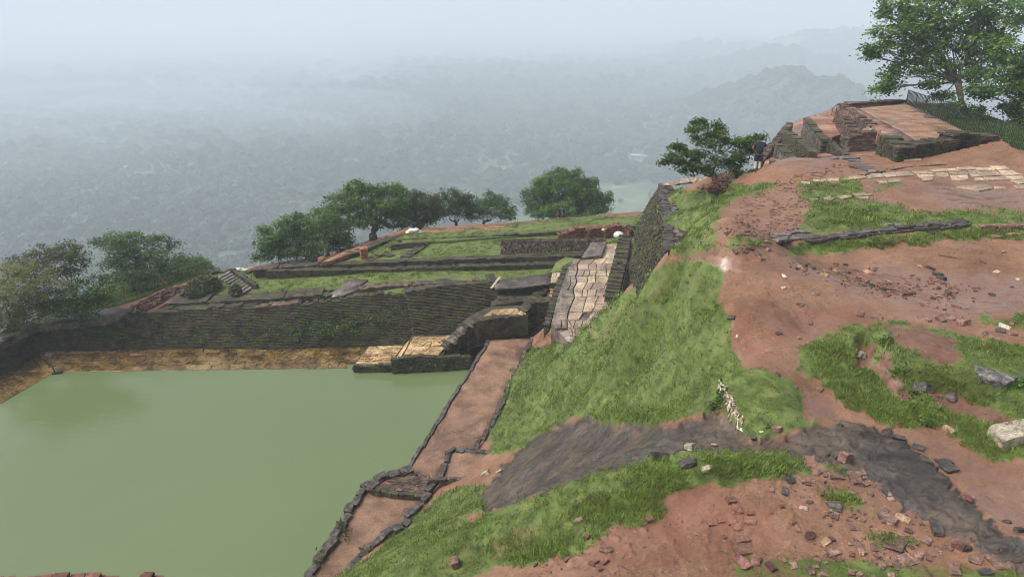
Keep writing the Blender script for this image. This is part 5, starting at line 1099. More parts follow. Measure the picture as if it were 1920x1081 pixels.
batch([(660, 365, 38, 't'), (690, 355, 30, 'd'), (735, 370, 45, 'd'), (710, 345, 25), (805, 387, 40, 't'), (800, 408, 36, 't'), (862, 392, 40, 't', .9), (915, 350, 28, 'd'), (930, 395, 40), (905, 408, 30), (920, 420, 25, 'd'), (905, 438, 30), (985, 427, 28, 'd'), (1020, 437, 25), (1000, 460, 35),
       (1030, 450, 35), (1060, 465, 35, 'd'), (975, 378, 22), (1040, 390, 60, 't', .25), (1080, 378, 30), (1155, 448, 42, 't'), (1130, 450, 22), (1125, 488, 36, 'd'), (1183, 488, 28, 'd'), (1165, 498, 20), (1240, 512, 90, 's', .2), (1300, 508, 30, 'd'), (1335, 490, 20, 'r'), (640, 372, 22, 'd'), (760, 392, 22), (1000, 440, 22, 'r'), (950, 452, 20), (1045, 440, 20, 'd'), (1055, 476, 20)], 3, 1280, 380, 'in the scatter of rubble on the muddy path')
batch([(1332, 358, 35, 't', .3), (1400, 372, 40, 'd'), (1375, 362, 25, 'd'), (1435, 405, 60, 'd'), (1452, 428, 50, 'd'), (1470, 452, 36, 'd'), (1440, 480, 36, 'd'), (1505, 475, 35, 't'), (1490, 510, 50, 'd'), (1525, 505, 35, 's'), (1525, 535, 18, 'd')], 3, 1280, 380, 'in the right hand line of rubble on the path')
batch([(1740, 518, 38, 'd'), (1853, 475, 16, 'd'), (1765, 392, 45, 'p', .25), (1885, 432, 25, 'p', .3), (1805, 278, 32), (1105, 252, 42), (1358, 244, 30), (1275, 240, 18)], 3, 1280, 380, 'alone on the wet path below the stone line')
batch([(553, 240, 36, 'r', .9), (570, 413, 36, 'p', .4), (565, 481, 28, 'p', .4), (275, 645, 45, 'd', .3), (715, 680, 34, 's', .9), (742, 508, 45, 's', .2), (665, 570, 60, 's', .2), (1000, 628, 60, 's', .25), (1090, 648, 60, 's', .3), (540, 735, 40, 'd', .3), (655, 760, 25), (307, 750, 25, 'p', .3)], 3, 1280, 380, 'on the reddish dirt right of the mound')
batch([(1380, 662, 40), (1450, 660, 60, 's', .3), (1495, 645, 80, 's', .25), (1775, 785, 40, 'r'), (1760, 760, 60, 's', .2), (1810, 700, 60, 'p', .2), (1785, 725, 50, 'd', .3), (1850, 680, 40, 's', .3), (1700, 735, 35, 'd', .3), (1860, 740, 45, 's', .2)], 3, 1280, 380, 'at the back rim of the earth hump')
batch([(295, 275, 40), (350, 275, 35), (385, 260, 40), (420, 285, 45), (430, 305, 55, 's', .3), (480, 265, 35), (450, 245, 30), (340, 250, 30)], 3, 1280, 380, 'on the path where the turf strip begins')
batch([(160, 415, 45, 't', .4), (398, 350, 28, 'p'), (430, 328, 30, 'd'), (358, 380, 35, 'd'), (37, 428, 60, 'p', .5)], 2.695, 1280, 680, 'beside the pale root strip')
batch([(20, 510, 55, 'd', .4), (435, 525, 45, 'd', .4), (540, 590, 60, 'd', .4)], 2.695, 1280, 680, 'half sunk in the grass of the near ridge')
batch([(770, 472, 50, 'd'), (735, 467, 30, 'd'), (870, 590, 100, 's', .25), (770, 572, 80, 's', .25), (645, 600, 45, 's', .3), (860, 650, 45, 's', .3), (925, 612, 45, 's', .3), (680, 545, 50, 's', .3), (900, 560, 60, 's', .3)], 2.695, 1280, 680, 'where dark rock meets near dirt')
batch([(515, 650, 55, 'd', .3), (640, 705, 40, 'd'), (765, 728, 85, 'd', .4), (770, 772, 50, 's', .3), (580, 840, 40, 's', .3), (555, 805, 35, 's', .3), (640, 875, 60, 'r', .4), (722, 905, 50, 't', .3), (760, 955, 65, 's', .25), (500, 725, 25, 'r'), (860, 830, 60, 's', .2), (900, 935, 60, 's', .2), (450, 640, 35, 's', .3), (610, 735, 40, 'p', .3)], 2.695, 1280, 680, 'on the near dirt by the tuft of grass')
batch([(1040, 790, 90, 's', .4), (1110, 790, 70, 't', .3), (1395, 930, 60, 'r', .8), (1440, 940, 50, 'r', .8), (1080, 910, 130, 's', .2), (1120, 950, 40, 'r', .4), (965, 935, 50, 's', .3), (1585, 1015, 110, 's', .2), (1370, 1045, 90, 's', .2), (1120, 1005, 110, 's', .2), (1480, 1000, 60, 's', .3), (1230, 900, 60, 's', .3), (1690, 1005, 60, 's', .3), (1530, 1060, 70, 'd', .3)], 2.695, 1280, 680, 'at the near foot of dark rock')
batch([(1440, 685, 60, 'r', .5), (1345, 535, 80, 'd', .4), (1640, 805, 45, 'd'), (1700, 850, 50, 'd'), (1090, 380, 70, 'd', .4), (1190, 430, 60, 'd', .3), (1225, 490, 60, 'd', .3), (1320, 500, 90, 'd', .15)], 2.695, 1280, 680, 'in the muddy gully beside the dark rock')
batch([(1210, 130, 80, 'd', .6), (1355, 175, 80, 'd', .6), (1455, 205, 30, 'r'), (1345, 342, 55, 't', .5)], 2.695, 1280, 680, 'in the grass below the earth hump')
batch([(690, 135, 40, 's', .3), (570, 120, 35, 's', .4), (480, 60, 40, 'd', .4), (795, 312, 30, 'd', .3), (700, 60, 30, 's', .3)], 2.695, 1280, 680, 'along the narrow dirt path by the puddle')
batch([(370, 1005, 60, 'r', .4), (300, 1010, 90, 'r', .3), (500, 990, 50, 'r', .3), (210, 880, 30, 'r', .4), (130, 850, 40, 'r', .4), (445, 1030, 60, 'r', .3), (560, 1020, 50, 's', .3), (640, 1050, 60, 's', .3)], 2.695, 1280, 680, 'near the buried brick course in the foreground')
batch([(1640, 605, 70, 'd', .4), (1475, 842, 35, 'r', .7), (900, 960, 28, 's'), (1180, 845, 40, 's', .4), (1215, 915, 30, 'r')], 2.247, 560, 600, 'on the grassy face of the near ridge')
batch([(665, 1035, 55, 's', .8), (1245, 1022, 45, 'r', .4), (1290, 1020, 40, 'r', .4), (1265, 1045, 40, 'r', .4), (1285, 970, 35, 'r', .4), (1310, 970, 45, 's', .4), (1000, 1030, 25, 'r'), (1130, 1010, 25, 'r')], 2.247, 560, 600, 'at the foot of the near ridge')
batch([(790, 648, 40, 'p', .5), (845, 638, 28, 'p', .6)], 2.247, 560, 600, 'on the weedy platform by the walkway')
batch([(1040, 75, 35, 'p', .25), (1072, 78, 35, 'p', .25), (1033, 96, 30, 'p', .25)], 2.247, 560, 600, 'on the dirt at the walkway end')
# the named ones
rock_at(1235, 862, 34, 'stone_dark', 'block', .6, 'rock', 'squared black stone block on the crest of the near ridge', None, .7, .1, .15)
rock_at(1324, 879, 22, 'stone_pale', 'round', .6, 'rock', 'pale cream stone in the grass of the near ridge')
rock_at(1458, 806, 19, 'stone', 'block', .7, 'rock', 'brown squared stone at the tip of the mound grass')
rock_at(1583, 864, 30, 'stone', 'block', .75, 'rock', 'angular brown stone on the edge of the dark rock', None, .7, .6, .1)
rock_at(1805, 607, 22, 'stone', 'block', .65, 'rock', 'square brown block behind the earth hump', None, .8, .3, .05)
rock_at(1755, 990, 36, 'stone_dark', 'block', .35, 'rock', 'dark striped splinter of rock below the big dark rock', None, .6, 1.3, .1)
rock_at(1292, 838, 22, 'stone_pale', 'round', .5, 'rock', 'pale grey rounded stone at the far edge of the ridge grass')
# big cut slab at the right edge and the grey slab in the grass
def cut_slab(name, label, px4, th, mat, lift, cat='stone slab'):
    w = [hit(*p) for p in px4]; z = max(p.z for p in w); c = sum(w, Vector()) / 4; o = empty(name, c, random.uniform(0, .01), label, cat)
    bm = bmesh.new(); vs_ = []
    for k, zz in enumerate((-.12, lift)):
        for p in w: vs_.append(bm.verts.new(Vector((p.x - c.x, p.y - c.y, zz + (p.z - c.z) * .5)) + Vector((random.uniform(-.03, .03), random.uniform(-.03, .03), 0))))
    ff = [(3, 2, 1, 0), (4, 5, 6, 7)] + [(i, (i + 1) % 4, 4 + (i + 1) % 4, 4 + i) for i in range(4)]
    for f in ff: bm.faces.new([vs_[i] for i in f])
    bmesh.ops.recalc_face_normals(bm, faces=bm.faces); bmesh.ops.subdivide_edges(bm, edges=bm.edges, cuts=6, use_grid_fill=True)
    for v in bm.verts:
        q = float(fbm(np.array([v.co.x * 3]), np.array([v.co.y * 3 + v.co.z * 4]), 1.3, 3, 8)[0]) * .035; v.co += Vector((q, -q, q * .7))
    me = bpy.data.meshes.new(name); bm.to_mesh(me); bm.free(); me.materials.append(M[mat]); me.attributes.new('tint', 'FLOAT', 'POINT').data.foreach_set('value', np.full(len(me.vertices), .6, np.float32)); mobj('slab_body', me, o)
M['stone_cream'] = stone_mat('cream_cut_stone', (.12, .10, .07), (.36, .31, .22), (.52, .47, .36), 3.5, .8, None, 0, .02, .1, 30)
cut_slab('cut_stone', 'pale cream cut stone slab lying tilted at the right edge of the grass', [(1880, 846), (1935, 828), (1935, 796), (1850, 812)], .3, 'stone_cream', .24)
cut_slab('grey_slab', 'mottled grey stone slab tilted in the grass at the right', [(1840, 721), (1882, 731), (1908, 715), (1826, 688)], .2, 'stone_lichen', .14)
# buried brick course
M['brick_red2'] = stone_mat('sunk_brick', (.13, .06, .04), (.19, .088, .058), (.25, .125, .088), 4, .8, None, 0, .02, .4)
bc = empty('brick_course', hit(1370, 960), 0, 'line of orange bricks sunk in the foreground dirt', 'bricks'); update()
for x, y, w in ((245, 695, 50), (275, 740, 55), (195, 797, 38), (240, 802, 45), (150, 810, 50), (275, 830, 60), (295, 885, 70), (300, 950, 80), (335, 800, 55), (345, 760, 40)):
    p = hit(1280 + x / 2.695, 680 + y / 2.695); D = p.y * CP + (HC - p.z) * SP; L = w / 2.695 / F * D
    mb = MB(); a = random.uniform(-.3, .3); mb.box(p - bc.location + Vector((0, 0, -.01)), Vector((math.cos(a), math.sin(a), 0)) * L * .5, Vector((-math.sin(a), math.cos(a), 0)) * L * .4, Vector((0, 0, .045)), random.random(), .02); mb.build('brick', M['brick_red2'], bc)
# pebbles and chips
def chips():
    for nm, lab, n, s0, s1, ms, regs in (('pebbles', 'small brick crumbs and pebbles strewn over the red dirt', 9000, .012, .04, 'stone', None), ('stone_chips', 'flat stone chips along the edge of the dark rock', 130, .04, .12, 'stone', [(1540, 880), (1640, 900), (1760, 1000), (1880, 1060), (1900, 1081), (1500, 1081), (1560, 1000), (1500, 900)]), ('rubble_chips', 'crumbs of brick about the rubble scatter on the path', 260, .03, .09, 'rubble', [(1480, 480), (1640, 500), (1840, 540), (1820, 590), (1650, 560), (1480, 505)]),
                                     ('dirt_clods', 'dark clods on the trodden dirt below the shrub', 700, .03, .09, 'stone', [(1345, 395), (1480, 330), (1600, 300), (1500, 400), (1500, 455), (1350, 460)])):
        if regs is None:
            soilw = ((1 - A['grass']) * (1 - A['rock']) * (1 - .8 * A['wet']))[:-1, :-1]; jj, ii = np.nonzero(keep & (soilw > .5) & (PX[:-1, :-1] > 1000)); k = RNG.integers(0, len(jj), n * 2)
            y = ys[jj[k]] * 1.0; x = us[ii[k]] * y; q = vn(x * .9, y * .9, 5) > .42; x, y = x[q][:n], y[q][:n]
            x = x + RNG.normal(0, .02, len(x)); y = y + RNG.normal(0, .02, len(y))
        else:
            px = RNG.uniform(min(p[0] for p in regs), max(p[0] for p in regs), n * 3); py = RNG.uniform(min(p[1] for p in regs), max(p[1] for p in regs), n * 3); s = (sd_poly(px, py, regs) > 0) & (vn(px * .03, py * .06, 8) > .35)
            w = [hit(a, b) for a, b in zip(px[s][:n], py[s][:n])]; x = np.array([p.x for p in w]); y = np.array([p.y for p in w])
        z = samp(Z, x, y); m = len(x); sc_ = RNG.uniform(s0, s1, m) ** 1 * np.interp(y, [8, 40], [1, 1.6]); s3 = np.stack([sc_, sc_ * RNG.uniform(.6, 1, m), sc_ * RNG.uniform(.25, .6, m)], 1)
        scatter(nm, np.stack([x, y, z + s3[:, 2] * .15], 1), np.stack([RNG.uniform(-.2, .2, m), RNG.uniform(-.2, .2, m), RNG.uniform(0, 6.28, m)], 1), s3, [stone_me('block', ms, k) for k in range(6)], lab)
chips()

# ------------------------------------------------------------------ pale roots down the mound edge and the crumpled cloth
def roots():
    line = [(1349, 716), (1355, 728), (1362, 740), (1368, 752), (1372, 766), (1380, 778), (1388, 792), (1384, 808)]
    o = empty('root_strip', hit(1368, 760), 0, 'strip of pale tangled dry roots running down the end of the mound', 'roots'); pv = o.location.copy(); update()
    for k in range(46):
        i = random.random() * (len(line) - 2); a = int(i); f = i - a; c = (line[a][0] * (1 - f) + line[a + 1][0] * f, line[a][1] * (1 - f) + line[a + 1][1] * f); w = 3 + 7 * (i / 7)
        pts = []; x, y = c[0] + random.uniform(-w, w), c[1] + random.uniform(-5, 5); dx, dy = random.uniform(-4, 4), random.uniform(2, 7)
        for j in range(5):
            p = hit(x, y) - pv + Vector((0, 0, random.uniform(.01, .09))); pts.append(p); x += dx * .6 + random.uniform(-2.5, 2.5); y += dy * .6 + random.uniform(-1.5, 1.5)
        mb = MB(); mb.tube(pts, [random.uniform(.008, .02) for _ in pts], 5, random.random()); mb.build('root', M['root'], o, True)
    for k in range(26):
        i = random.random() * 7; a = min(int(i), 6); f = i - a; x = line[a][0] * (1 - f) + line[a + 1][0] * f + random.uniform(-9, 9); y = line[a][1] * (1 - f) + line[a + 1][1] * f
        p = hit(x, y); mb = MB(); R_ = Euler((random.uniform(-.6, .6), random.uniform(-.6, .6), random.random() * 6)).to_matrix(); s = random.uniform(.02, .055)
        mb.box(p - pv + Vector((0, 0, .03)), R_ @ Vector((s, 0, 0)), R_ @ Vector((0, s * .6, 0)), R_ @ Vector((0, 0, s * .3)), random.random(), .02); mb.build('dry_flake', M['root'], o)
roots()
def crumple(name, label, c, r, mat, cat, flat=.5, seed=1, fold=.45):
    bm = bmesh.new(); bmesh.ops.create_icosphere(bm, subdivisions=4, radius=1)
    for v in bm.verts:
        d = v.co.normalized(); n = float(ridge(np.array([d.x * 2 + seed * 3.3 + d.z]), np.array([d.y * 2 + d.z * 1.6]), 1.2, 3, seed)[0])
        v.co = Vector((d.x * r, d.y * r, max(d.z, -.3) * r * flat)) * (1 - fold + fold * 1.6 * n)
    me = bpy.data.meshes.new(name); bm.to_mesh(me); bm.free(); me.materials.append(mat); me.polygons.foreach_set('use_smooth', np.ones(len(me.polygons), bool))
    o = mobj(name, me); o.location = c; tag(o, label, cat); return o
h_ = hit(1614, 668); crumple('crumpled_cloth', 'crumpled cream cloth caught in the eroded hollow', h_ + Vector((0, 0, .03)), .13, M['stone_cream'], 'cloth', .8, 3, .75)
# ================================================================== trees
def tree(name, label, base, D, lobes, mat='leaf', leaf=.16, k=1.0, group=None, trunk=.22, fork=.35, stems=1, tintbase=.45, cat='tree', elong=1.7, dark=.06, bare=0., clump=1.0, depthf=.8):
    b = PD(base[0], base[1], D); o = empty(name, b, 0, label, cat, group); rg = random.Random(base[0] * 7 + base[1]); rn = np.random.default_rng(int(base[0] * 13 + base[1]))
    m = D / F; C = []
    for L in lobes:
        dd = rg.uniform(-.5, .5) * L[2] * m * 1.2 + (L[4] if len(L) > 4 else 0); c = PD(L[0], L[1], D + dd); C.append((c, L[2] * m * (1 + dd / D) * 1.08, L[3] * m * 1.1))
    mean = sum((c for c, _, _ in C), Vector()) / len(C); NB = len(C)
    for c, rx, ry in list(C):
        for _ in range(3):
            a = rg.uniform(-.4, 3.6); C.append((c + Vector((math.cos(a) * rx * rg.uniform(.85, 1.2), rg.uniform(-.6, .6) * rx, math.sin(a) * ry * rg.uniform(.8, 1.2))), rx * rg.uniform(.22, .38), ry * rg.uniform(.25, .45)))
    V, Fc, T = [], [], []; nv = 0; ztop = max(c.z + ry for c, _, ry in C); zlo = min(c.z - ry for c, _, ry in C)
    for c, rx, ry in C:
        rz = (rx * .6 + ry * .4) * depthf; area = math.pi * rx * ry; ncl = max(4, int(area / (.16 * clump) * 1.15 * k)); 
        for _ in range(ncl):
            d = rn.normal(size=3); d /= np.linalg.norm(d); rr = rn.uniform(.35, 1.0) ** .6; p = np.array(c) + d * np.array([rx, rz, ry]) * rr
            tc = np.clip(tintbase + rn.normal(0, .16) + .22 * (d[2] * rr) + .10 * (p[2] - zlo) / (ztop - zlo + .1) - dark, 0, 1); cr = rn.uniform(.16, .36) * math.sqrt(clump); nl = int(rn.integers(22, 40))  # leaf shading painted into the tint: upper clumps lighter, lower ones darker
            q = rn.normal(size=(nl, 3)) * np.array([cr, cr, cr * .55]); q[:, 2] -= (q[:, 0] ** 2 + q[:, 1] ** 2) * .5
            nrm = np.tile(np.array([0, 0, .9]) + d * .35, (nl, 1)); v, f, t = leaf_quads(p + q, leaf * .74, nrm, .6, elong, tc, rn)
            V.append(v); Fc.append(f + nv); T.append(t); nv += len(v)
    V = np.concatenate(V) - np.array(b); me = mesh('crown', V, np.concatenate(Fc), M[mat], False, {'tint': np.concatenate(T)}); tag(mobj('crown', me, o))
    mb = MB(); H_ = mean.z - b.z
    for s in range(stems):
        off = Vector((rg.uniform(-.5, .5), rg.uniform(-.3, .3), 0)) * (.4 * (stems > 1)); fk = off + Vector(((mean.x - b.x) * .3 + rg.uniform(-.3, .3) * (1 + stems * .3), (mean.y - b.y) * .3, max(H_ * fork, .3)))
        mb.tube([off * .5 + Vector((0, 0, -.5)), off * .6 + Vector((rg.uniform(-.05, .05), 0, .1)), (off + fk) * .5 + Vector((rg.uniform(-.12, .12), 0, 0)), fk], [trunk * 1.35, trunk, trunk * .85, trunk * .75], 7, .5)
        for i, (c, rx, ry) in enumerate(C[:NB]):
            if i % stems != s: continue
            e = c - b; m1 = fk.lerp(e, .4) + Vector((rg.uniform(-.2, .2), rg.uniform(-.2, .2), rg.uniform(0, .3))) * rx; m2 = fk.lerp(e, .75) + Vector((rg.uniform(-.2, .2), 0, rg.uniform(-.1, .25))) * rx
            mb.tube([fk, m1, m2, e], [trunk * .32, trunk * .22, trunk * .15, trunk * .06], 5, .5, False)
            for _ in range(5):
                ee = e + Vector((rg.uniform(-.85, .85) * rx, rg.uniform(-.5, .5) * rx, rg.uniform(-.6, .7) * ry)); s_ = m1.lerp(m2, rg.random()) if rg.random() < .5 else m2.lerp(e, rg.random() * .7)
                mb.tube([s_, s_.lerp(ee, .5) + Vector((0, 0, .1 * rx)), ee], [trunk * .12, trunk * .08, trunk * .03], 4, .5, False)
    mb.build('trunk', M['bark'], o, True); return o
G_L = 'trees beyond the left fence'; G_M = 'trees along the far edge of the lawns'
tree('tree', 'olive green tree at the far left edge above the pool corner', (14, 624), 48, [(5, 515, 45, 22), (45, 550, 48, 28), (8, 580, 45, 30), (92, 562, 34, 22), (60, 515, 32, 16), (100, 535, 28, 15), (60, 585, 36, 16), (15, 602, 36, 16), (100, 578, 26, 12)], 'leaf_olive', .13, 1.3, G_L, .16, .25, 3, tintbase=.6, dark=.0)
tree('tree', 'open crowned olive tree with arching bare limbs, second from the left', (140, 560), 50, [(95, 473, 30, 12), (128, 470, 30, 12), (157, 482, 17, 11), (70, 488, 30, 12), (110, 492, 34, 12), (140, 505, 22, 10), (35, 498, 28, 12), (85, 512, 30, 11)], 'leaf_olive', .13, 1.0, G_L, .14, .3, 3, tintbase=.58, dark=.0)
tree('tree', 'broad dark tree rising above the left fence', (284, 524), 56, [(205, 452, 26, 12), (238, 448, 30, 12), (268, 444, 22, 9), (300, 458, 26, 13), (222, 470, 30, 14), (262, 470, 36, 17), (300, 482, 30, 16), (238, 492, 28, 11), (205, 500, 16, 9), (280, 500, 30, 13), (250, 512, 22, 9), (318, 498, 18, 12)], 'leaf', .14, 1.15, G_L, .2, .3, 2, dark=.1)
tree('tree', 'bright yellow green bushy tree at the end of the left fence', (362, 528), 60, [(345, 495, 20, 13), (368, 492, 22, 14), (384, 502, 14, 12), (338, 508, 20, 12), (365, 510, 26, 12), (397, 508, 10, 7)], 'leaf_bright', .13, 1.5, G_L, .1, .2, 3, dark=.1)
tree('bush', 'dense green bush below the left trees by the fence end', (150, 600), 48.5, [(150, 548, 38, 18), (185, 535, 26, 11), (120, 575, 34, 18), (150, 580, 26, 18), (205, 527, 16, 7), (175, 558, 18, 12)], 'leaf', .13, 1.4, G_L, .1, .15, 3, cat='bush', dark=.18)
tree('bush', 'small dark bushes between the tall tree and the left fence', (250, 535), 54, [(225, 520, 16, 8), (250, 522, 20, 9), (240, 512, 16, 8), (270, 515, 16, 8)], 'leaf', .12, 1.3, G_L, .06, .15, 3, cat='bush', dark=.12)
tree('tree', 'low spreading dark tree at the left end of the far tree row', (590, 492), 62, [(500, 452, 24, 18), (528, 432, 34, 18), (560, 420, 36, 17), (590, 420, 30, 18), (520, 462, 32, 18), (556, 450, 40, 24), (596, 448, 34, 24), (590, 470, 28, 14), (498, 476, 16, 10), (630, 440, 26, 24), (648, 462, 18, 14), (545, 472, 22, 10)], 'leaf', .17, 1.3, G_M, .25, .25, 3, dark=.16)
tree('bush', 'yellow green bush inside the far tree row above the parapet', (615, 470), 60.5, [(604, 405, 22, 10), (622, 414, 22, 12), (640, 428, 18, 11)], 'leaf_bright', .15, 1.1, G_M, .08, .3, 2, cat='bush', dark=.12)
tree('tree', 'tallest tree of the far row with a light green top and pale limbs', (700, 440), 67, [(682, 350, 26, 10), (655, 362, 30, 13), (712, 356, 28, 12), (737, 354, 15, 9), (640, 382, 28, 16), (680, 375, 36, 18), (722, 380, 32, 20), (700, 398, 34, 18), (665, 405, 30, 18), (745, 396, 20, 18), (620, 392, 18, 12), (735, 415, 22, 12), (695, 418, 24, 10)], 'leaf', .18, 1.15, G_M, .28, .25, 3, tintbase=.62, dark=.1)
tree('tree', 'olive brown rounded tree right of the tallest tree', (790, 428), 69, [(775, 372, 28, 16), (800, 380, 26, 18), (765, 395, 28, 16), (795, 402, 28, 18), (815, 400, 14, 15), (780, 415, 24, 10)], 'leaf_olive', .17, 1.4, G_M, .2, .25, 2, dark=.06)
tree('tree', 'small open tree with many thin stems, left of the twin trees', (856, 418), 76, [(836, 366, 19, 12), (860, 376, 24, 14), (842, 388, 20, 14), (868, 392, 22, 14), (878, 380, 12, 10), (830, 400, 12, 9)], 'leaf', .17, 1.2, G_M, .1, .2, 4, dark=.14)
tree('tree', 'loose sprawling tree left of the round tree', (908, 417), 77, [(912, 374, 20, 11), (938, 378, 17, 10), (905, 390, 24, 12), (930, 396, 26, 11), (962, 404, 15, 6), (893, 402, 16, 10), (950, 392, 12, 8)], 'leaf', .17, 1.2, G_M, .1, .2, 4, dark=.12)
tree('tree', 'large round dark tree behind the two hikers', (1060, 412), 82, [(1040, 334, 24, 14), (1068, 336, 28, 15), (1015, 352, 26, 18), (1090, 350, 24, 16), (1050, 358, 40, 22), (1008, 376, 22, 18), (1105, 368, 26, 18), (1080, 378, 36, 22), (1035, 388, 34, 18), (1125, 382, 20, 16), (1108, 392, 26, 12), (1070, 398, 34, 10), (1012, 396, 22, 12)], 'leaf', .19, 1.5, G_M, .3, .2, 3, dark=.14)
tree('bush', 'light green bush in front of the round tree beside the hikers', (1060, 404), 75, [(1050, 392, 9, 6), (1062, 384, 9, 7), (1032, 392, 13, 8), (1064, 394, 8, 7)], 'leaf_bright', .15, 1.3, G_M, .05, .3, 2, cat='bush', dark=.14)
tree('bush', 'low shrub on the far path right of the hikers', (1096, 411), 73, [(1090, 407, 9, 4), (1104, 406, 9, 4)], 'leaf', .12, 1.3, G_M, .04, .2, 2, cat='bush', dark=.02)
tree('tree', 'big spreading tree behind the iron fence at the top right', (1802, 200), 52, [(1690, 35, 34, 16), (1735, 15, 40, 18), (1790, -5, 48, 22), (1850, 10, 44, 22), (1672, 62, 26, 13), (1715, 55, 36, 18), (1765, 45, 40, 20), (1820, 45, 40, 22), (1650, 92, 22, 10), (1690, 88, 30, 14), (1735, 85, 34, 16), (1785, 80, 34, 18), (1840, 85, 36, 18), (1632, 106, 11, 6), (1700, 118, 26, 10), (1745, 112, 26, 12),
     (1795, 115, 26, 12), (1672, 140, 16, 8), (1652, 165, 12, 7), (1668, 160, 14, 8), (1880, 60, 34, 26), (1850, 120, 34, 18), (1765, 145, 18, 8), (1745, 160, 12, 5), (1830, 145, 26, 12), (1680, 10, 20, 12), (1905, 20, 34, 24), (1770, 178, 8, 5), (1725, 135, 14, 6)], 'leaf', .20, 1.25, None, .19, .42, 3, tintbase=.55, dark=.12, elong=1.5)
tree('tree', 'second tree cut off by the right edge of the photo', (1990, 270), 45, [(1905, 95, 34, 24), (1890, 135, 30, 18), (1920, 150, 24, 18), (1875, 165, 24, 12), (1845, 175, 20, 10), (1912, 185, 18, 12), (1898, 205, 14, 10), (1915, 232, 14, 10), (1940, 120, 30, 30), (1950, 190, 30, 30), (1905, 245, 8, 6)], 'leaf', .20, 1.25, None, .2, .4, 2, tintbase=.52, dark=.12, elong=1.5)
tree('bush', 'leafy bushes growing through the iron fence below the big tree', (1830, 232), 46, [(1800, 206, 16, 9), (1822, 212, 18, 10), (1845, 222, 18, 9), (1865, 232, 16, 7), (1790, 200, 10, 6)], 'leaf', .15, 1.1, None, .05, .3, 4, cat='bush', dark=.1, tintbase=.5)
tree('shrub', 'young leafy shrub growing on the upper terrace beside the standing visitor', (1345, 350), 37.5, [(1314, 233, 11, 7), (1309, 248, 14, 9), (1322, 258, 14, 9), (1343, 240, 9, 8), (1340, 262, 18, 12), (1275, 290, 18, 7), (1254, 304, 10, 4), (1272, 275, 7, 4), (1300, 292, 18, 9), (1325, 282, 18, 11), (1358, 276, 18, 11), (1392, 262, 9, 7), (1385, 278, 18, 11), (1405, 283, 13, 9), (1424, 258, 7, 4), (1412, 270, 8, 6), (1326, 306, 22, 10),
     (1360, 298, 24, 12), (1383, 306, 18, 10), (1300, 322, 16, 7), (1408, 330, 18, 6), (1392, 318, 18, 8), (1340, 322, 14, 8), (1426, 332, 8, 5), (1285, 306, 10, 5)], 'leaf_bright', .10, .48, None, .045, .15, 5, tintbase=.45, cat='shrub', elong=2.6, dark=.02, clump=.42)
pile('root_mound', 'small mound of dark red clods round the foot of the shrub', [(1322, 358, 36.5), (1350, 352, 37.2), (1378, 349, 37.8)], .42, .38, 260, 'rubble', .12, 'rubble', cat='earth mound')

# ------------------------------------------------------------------ lawn tufts on the lower terraces
def lawn_tufts():
    P_, S_ = [], []
    for zf, R_, dens in LAWNS:
        x0, x1 = min(q[0] for q in R_), max(q[0] for q in R_); y0, y1 = min(q[1] for q in R_), max(q[1] for q in R_); n = int((x1 - x0) * (y1 - y0) * dens)
        x = RNG.uniform(x0, x1, n); y = RNG.uniform(y0, y1, n); s = (sd_poly(x, y, R_) > .15) & (vn(x * .7, y * .7, 4) > .12 + (.33 if dens < 6 else 0)); x, y = x[s], y[s]
        P_.append(np.stack([x, y, zf(x, y) + .02], 1)); S_.append(RNG.uniform(1.3, 2.4, len(x)) * (1.7 if dens > 12 else 1) * (.7 + .6 * vn(x * .4, y * .4, 6)))
    Pn = np.concatenate(P_); n = len(Pn); r = np.stack([RNG.normal(0, .1, n), RNG.normal(0, .1, n), RNG.uniform(0, 6.28, n)], 1)
    scatter('grass', Pn, r, np.concatenate(S_), tufts, 'short grass of the lower lawns beyond the pool')
lawn_tufts()
# weeds at chosen spots
def px_weeds(name, label, spots, mat, size, n, spread, on_t1=True):
    pos = []
    for s in spots:
        for _ in range(n):
            x, y = s[0] + random.gauss(0, s[2]), s[1] + random.gauss(0, s[3]); p = hit(x, y) if on_t1 else P(x, y, s[4]); pos.append(p + Vector((0, 0, .04)))
    weeds(name, pos, M[mat], None, label, size=size, spread=spread)
px_weeds('weeds', 'leafy weeds at the foot of the mound and among the roots', [(1340, 765, 6, 8), (1352, 745, 3, 12), (1690, 700, 15, 5), (1720, 745, 20, 10), (1742, 795, 14, 6), (1905, 722, 10, 5), (1660, 640, 12, 5), (1180, 770, 30, 8)], 'leaf', .05, 30, .05)
px_weeds('weeds', 'green weeds sprouting on the ledges of the black pool wall', [(620, 612, 40, 4, 21.9), (700, 600, 40, 4, 21.7), (580, 624, 40, 4, 22.2), (660, 622, 40, 3, 22.3), (540, 600, 60, 10, 21.9), (750, 580, 25, 6, 21.3), (350, 620, 80, 10, 22.2)], 'leaf_bright', .10, 70, .1, False)
px_weeds('weeds', 'weeds along the waterline of the walkway and its kerbs', [(862, 668, 20, 2, 22.5), (640, 985, 5, 6, 22.1), (600, 1050, 5, 8, 22.2), (690, 1030, 8, 4, 21.9), (650, 1005, 6, 6, 22.2), (705, 920, 8, 3, 22.2)], 'leaf_olive', .06, 22, .08, False)
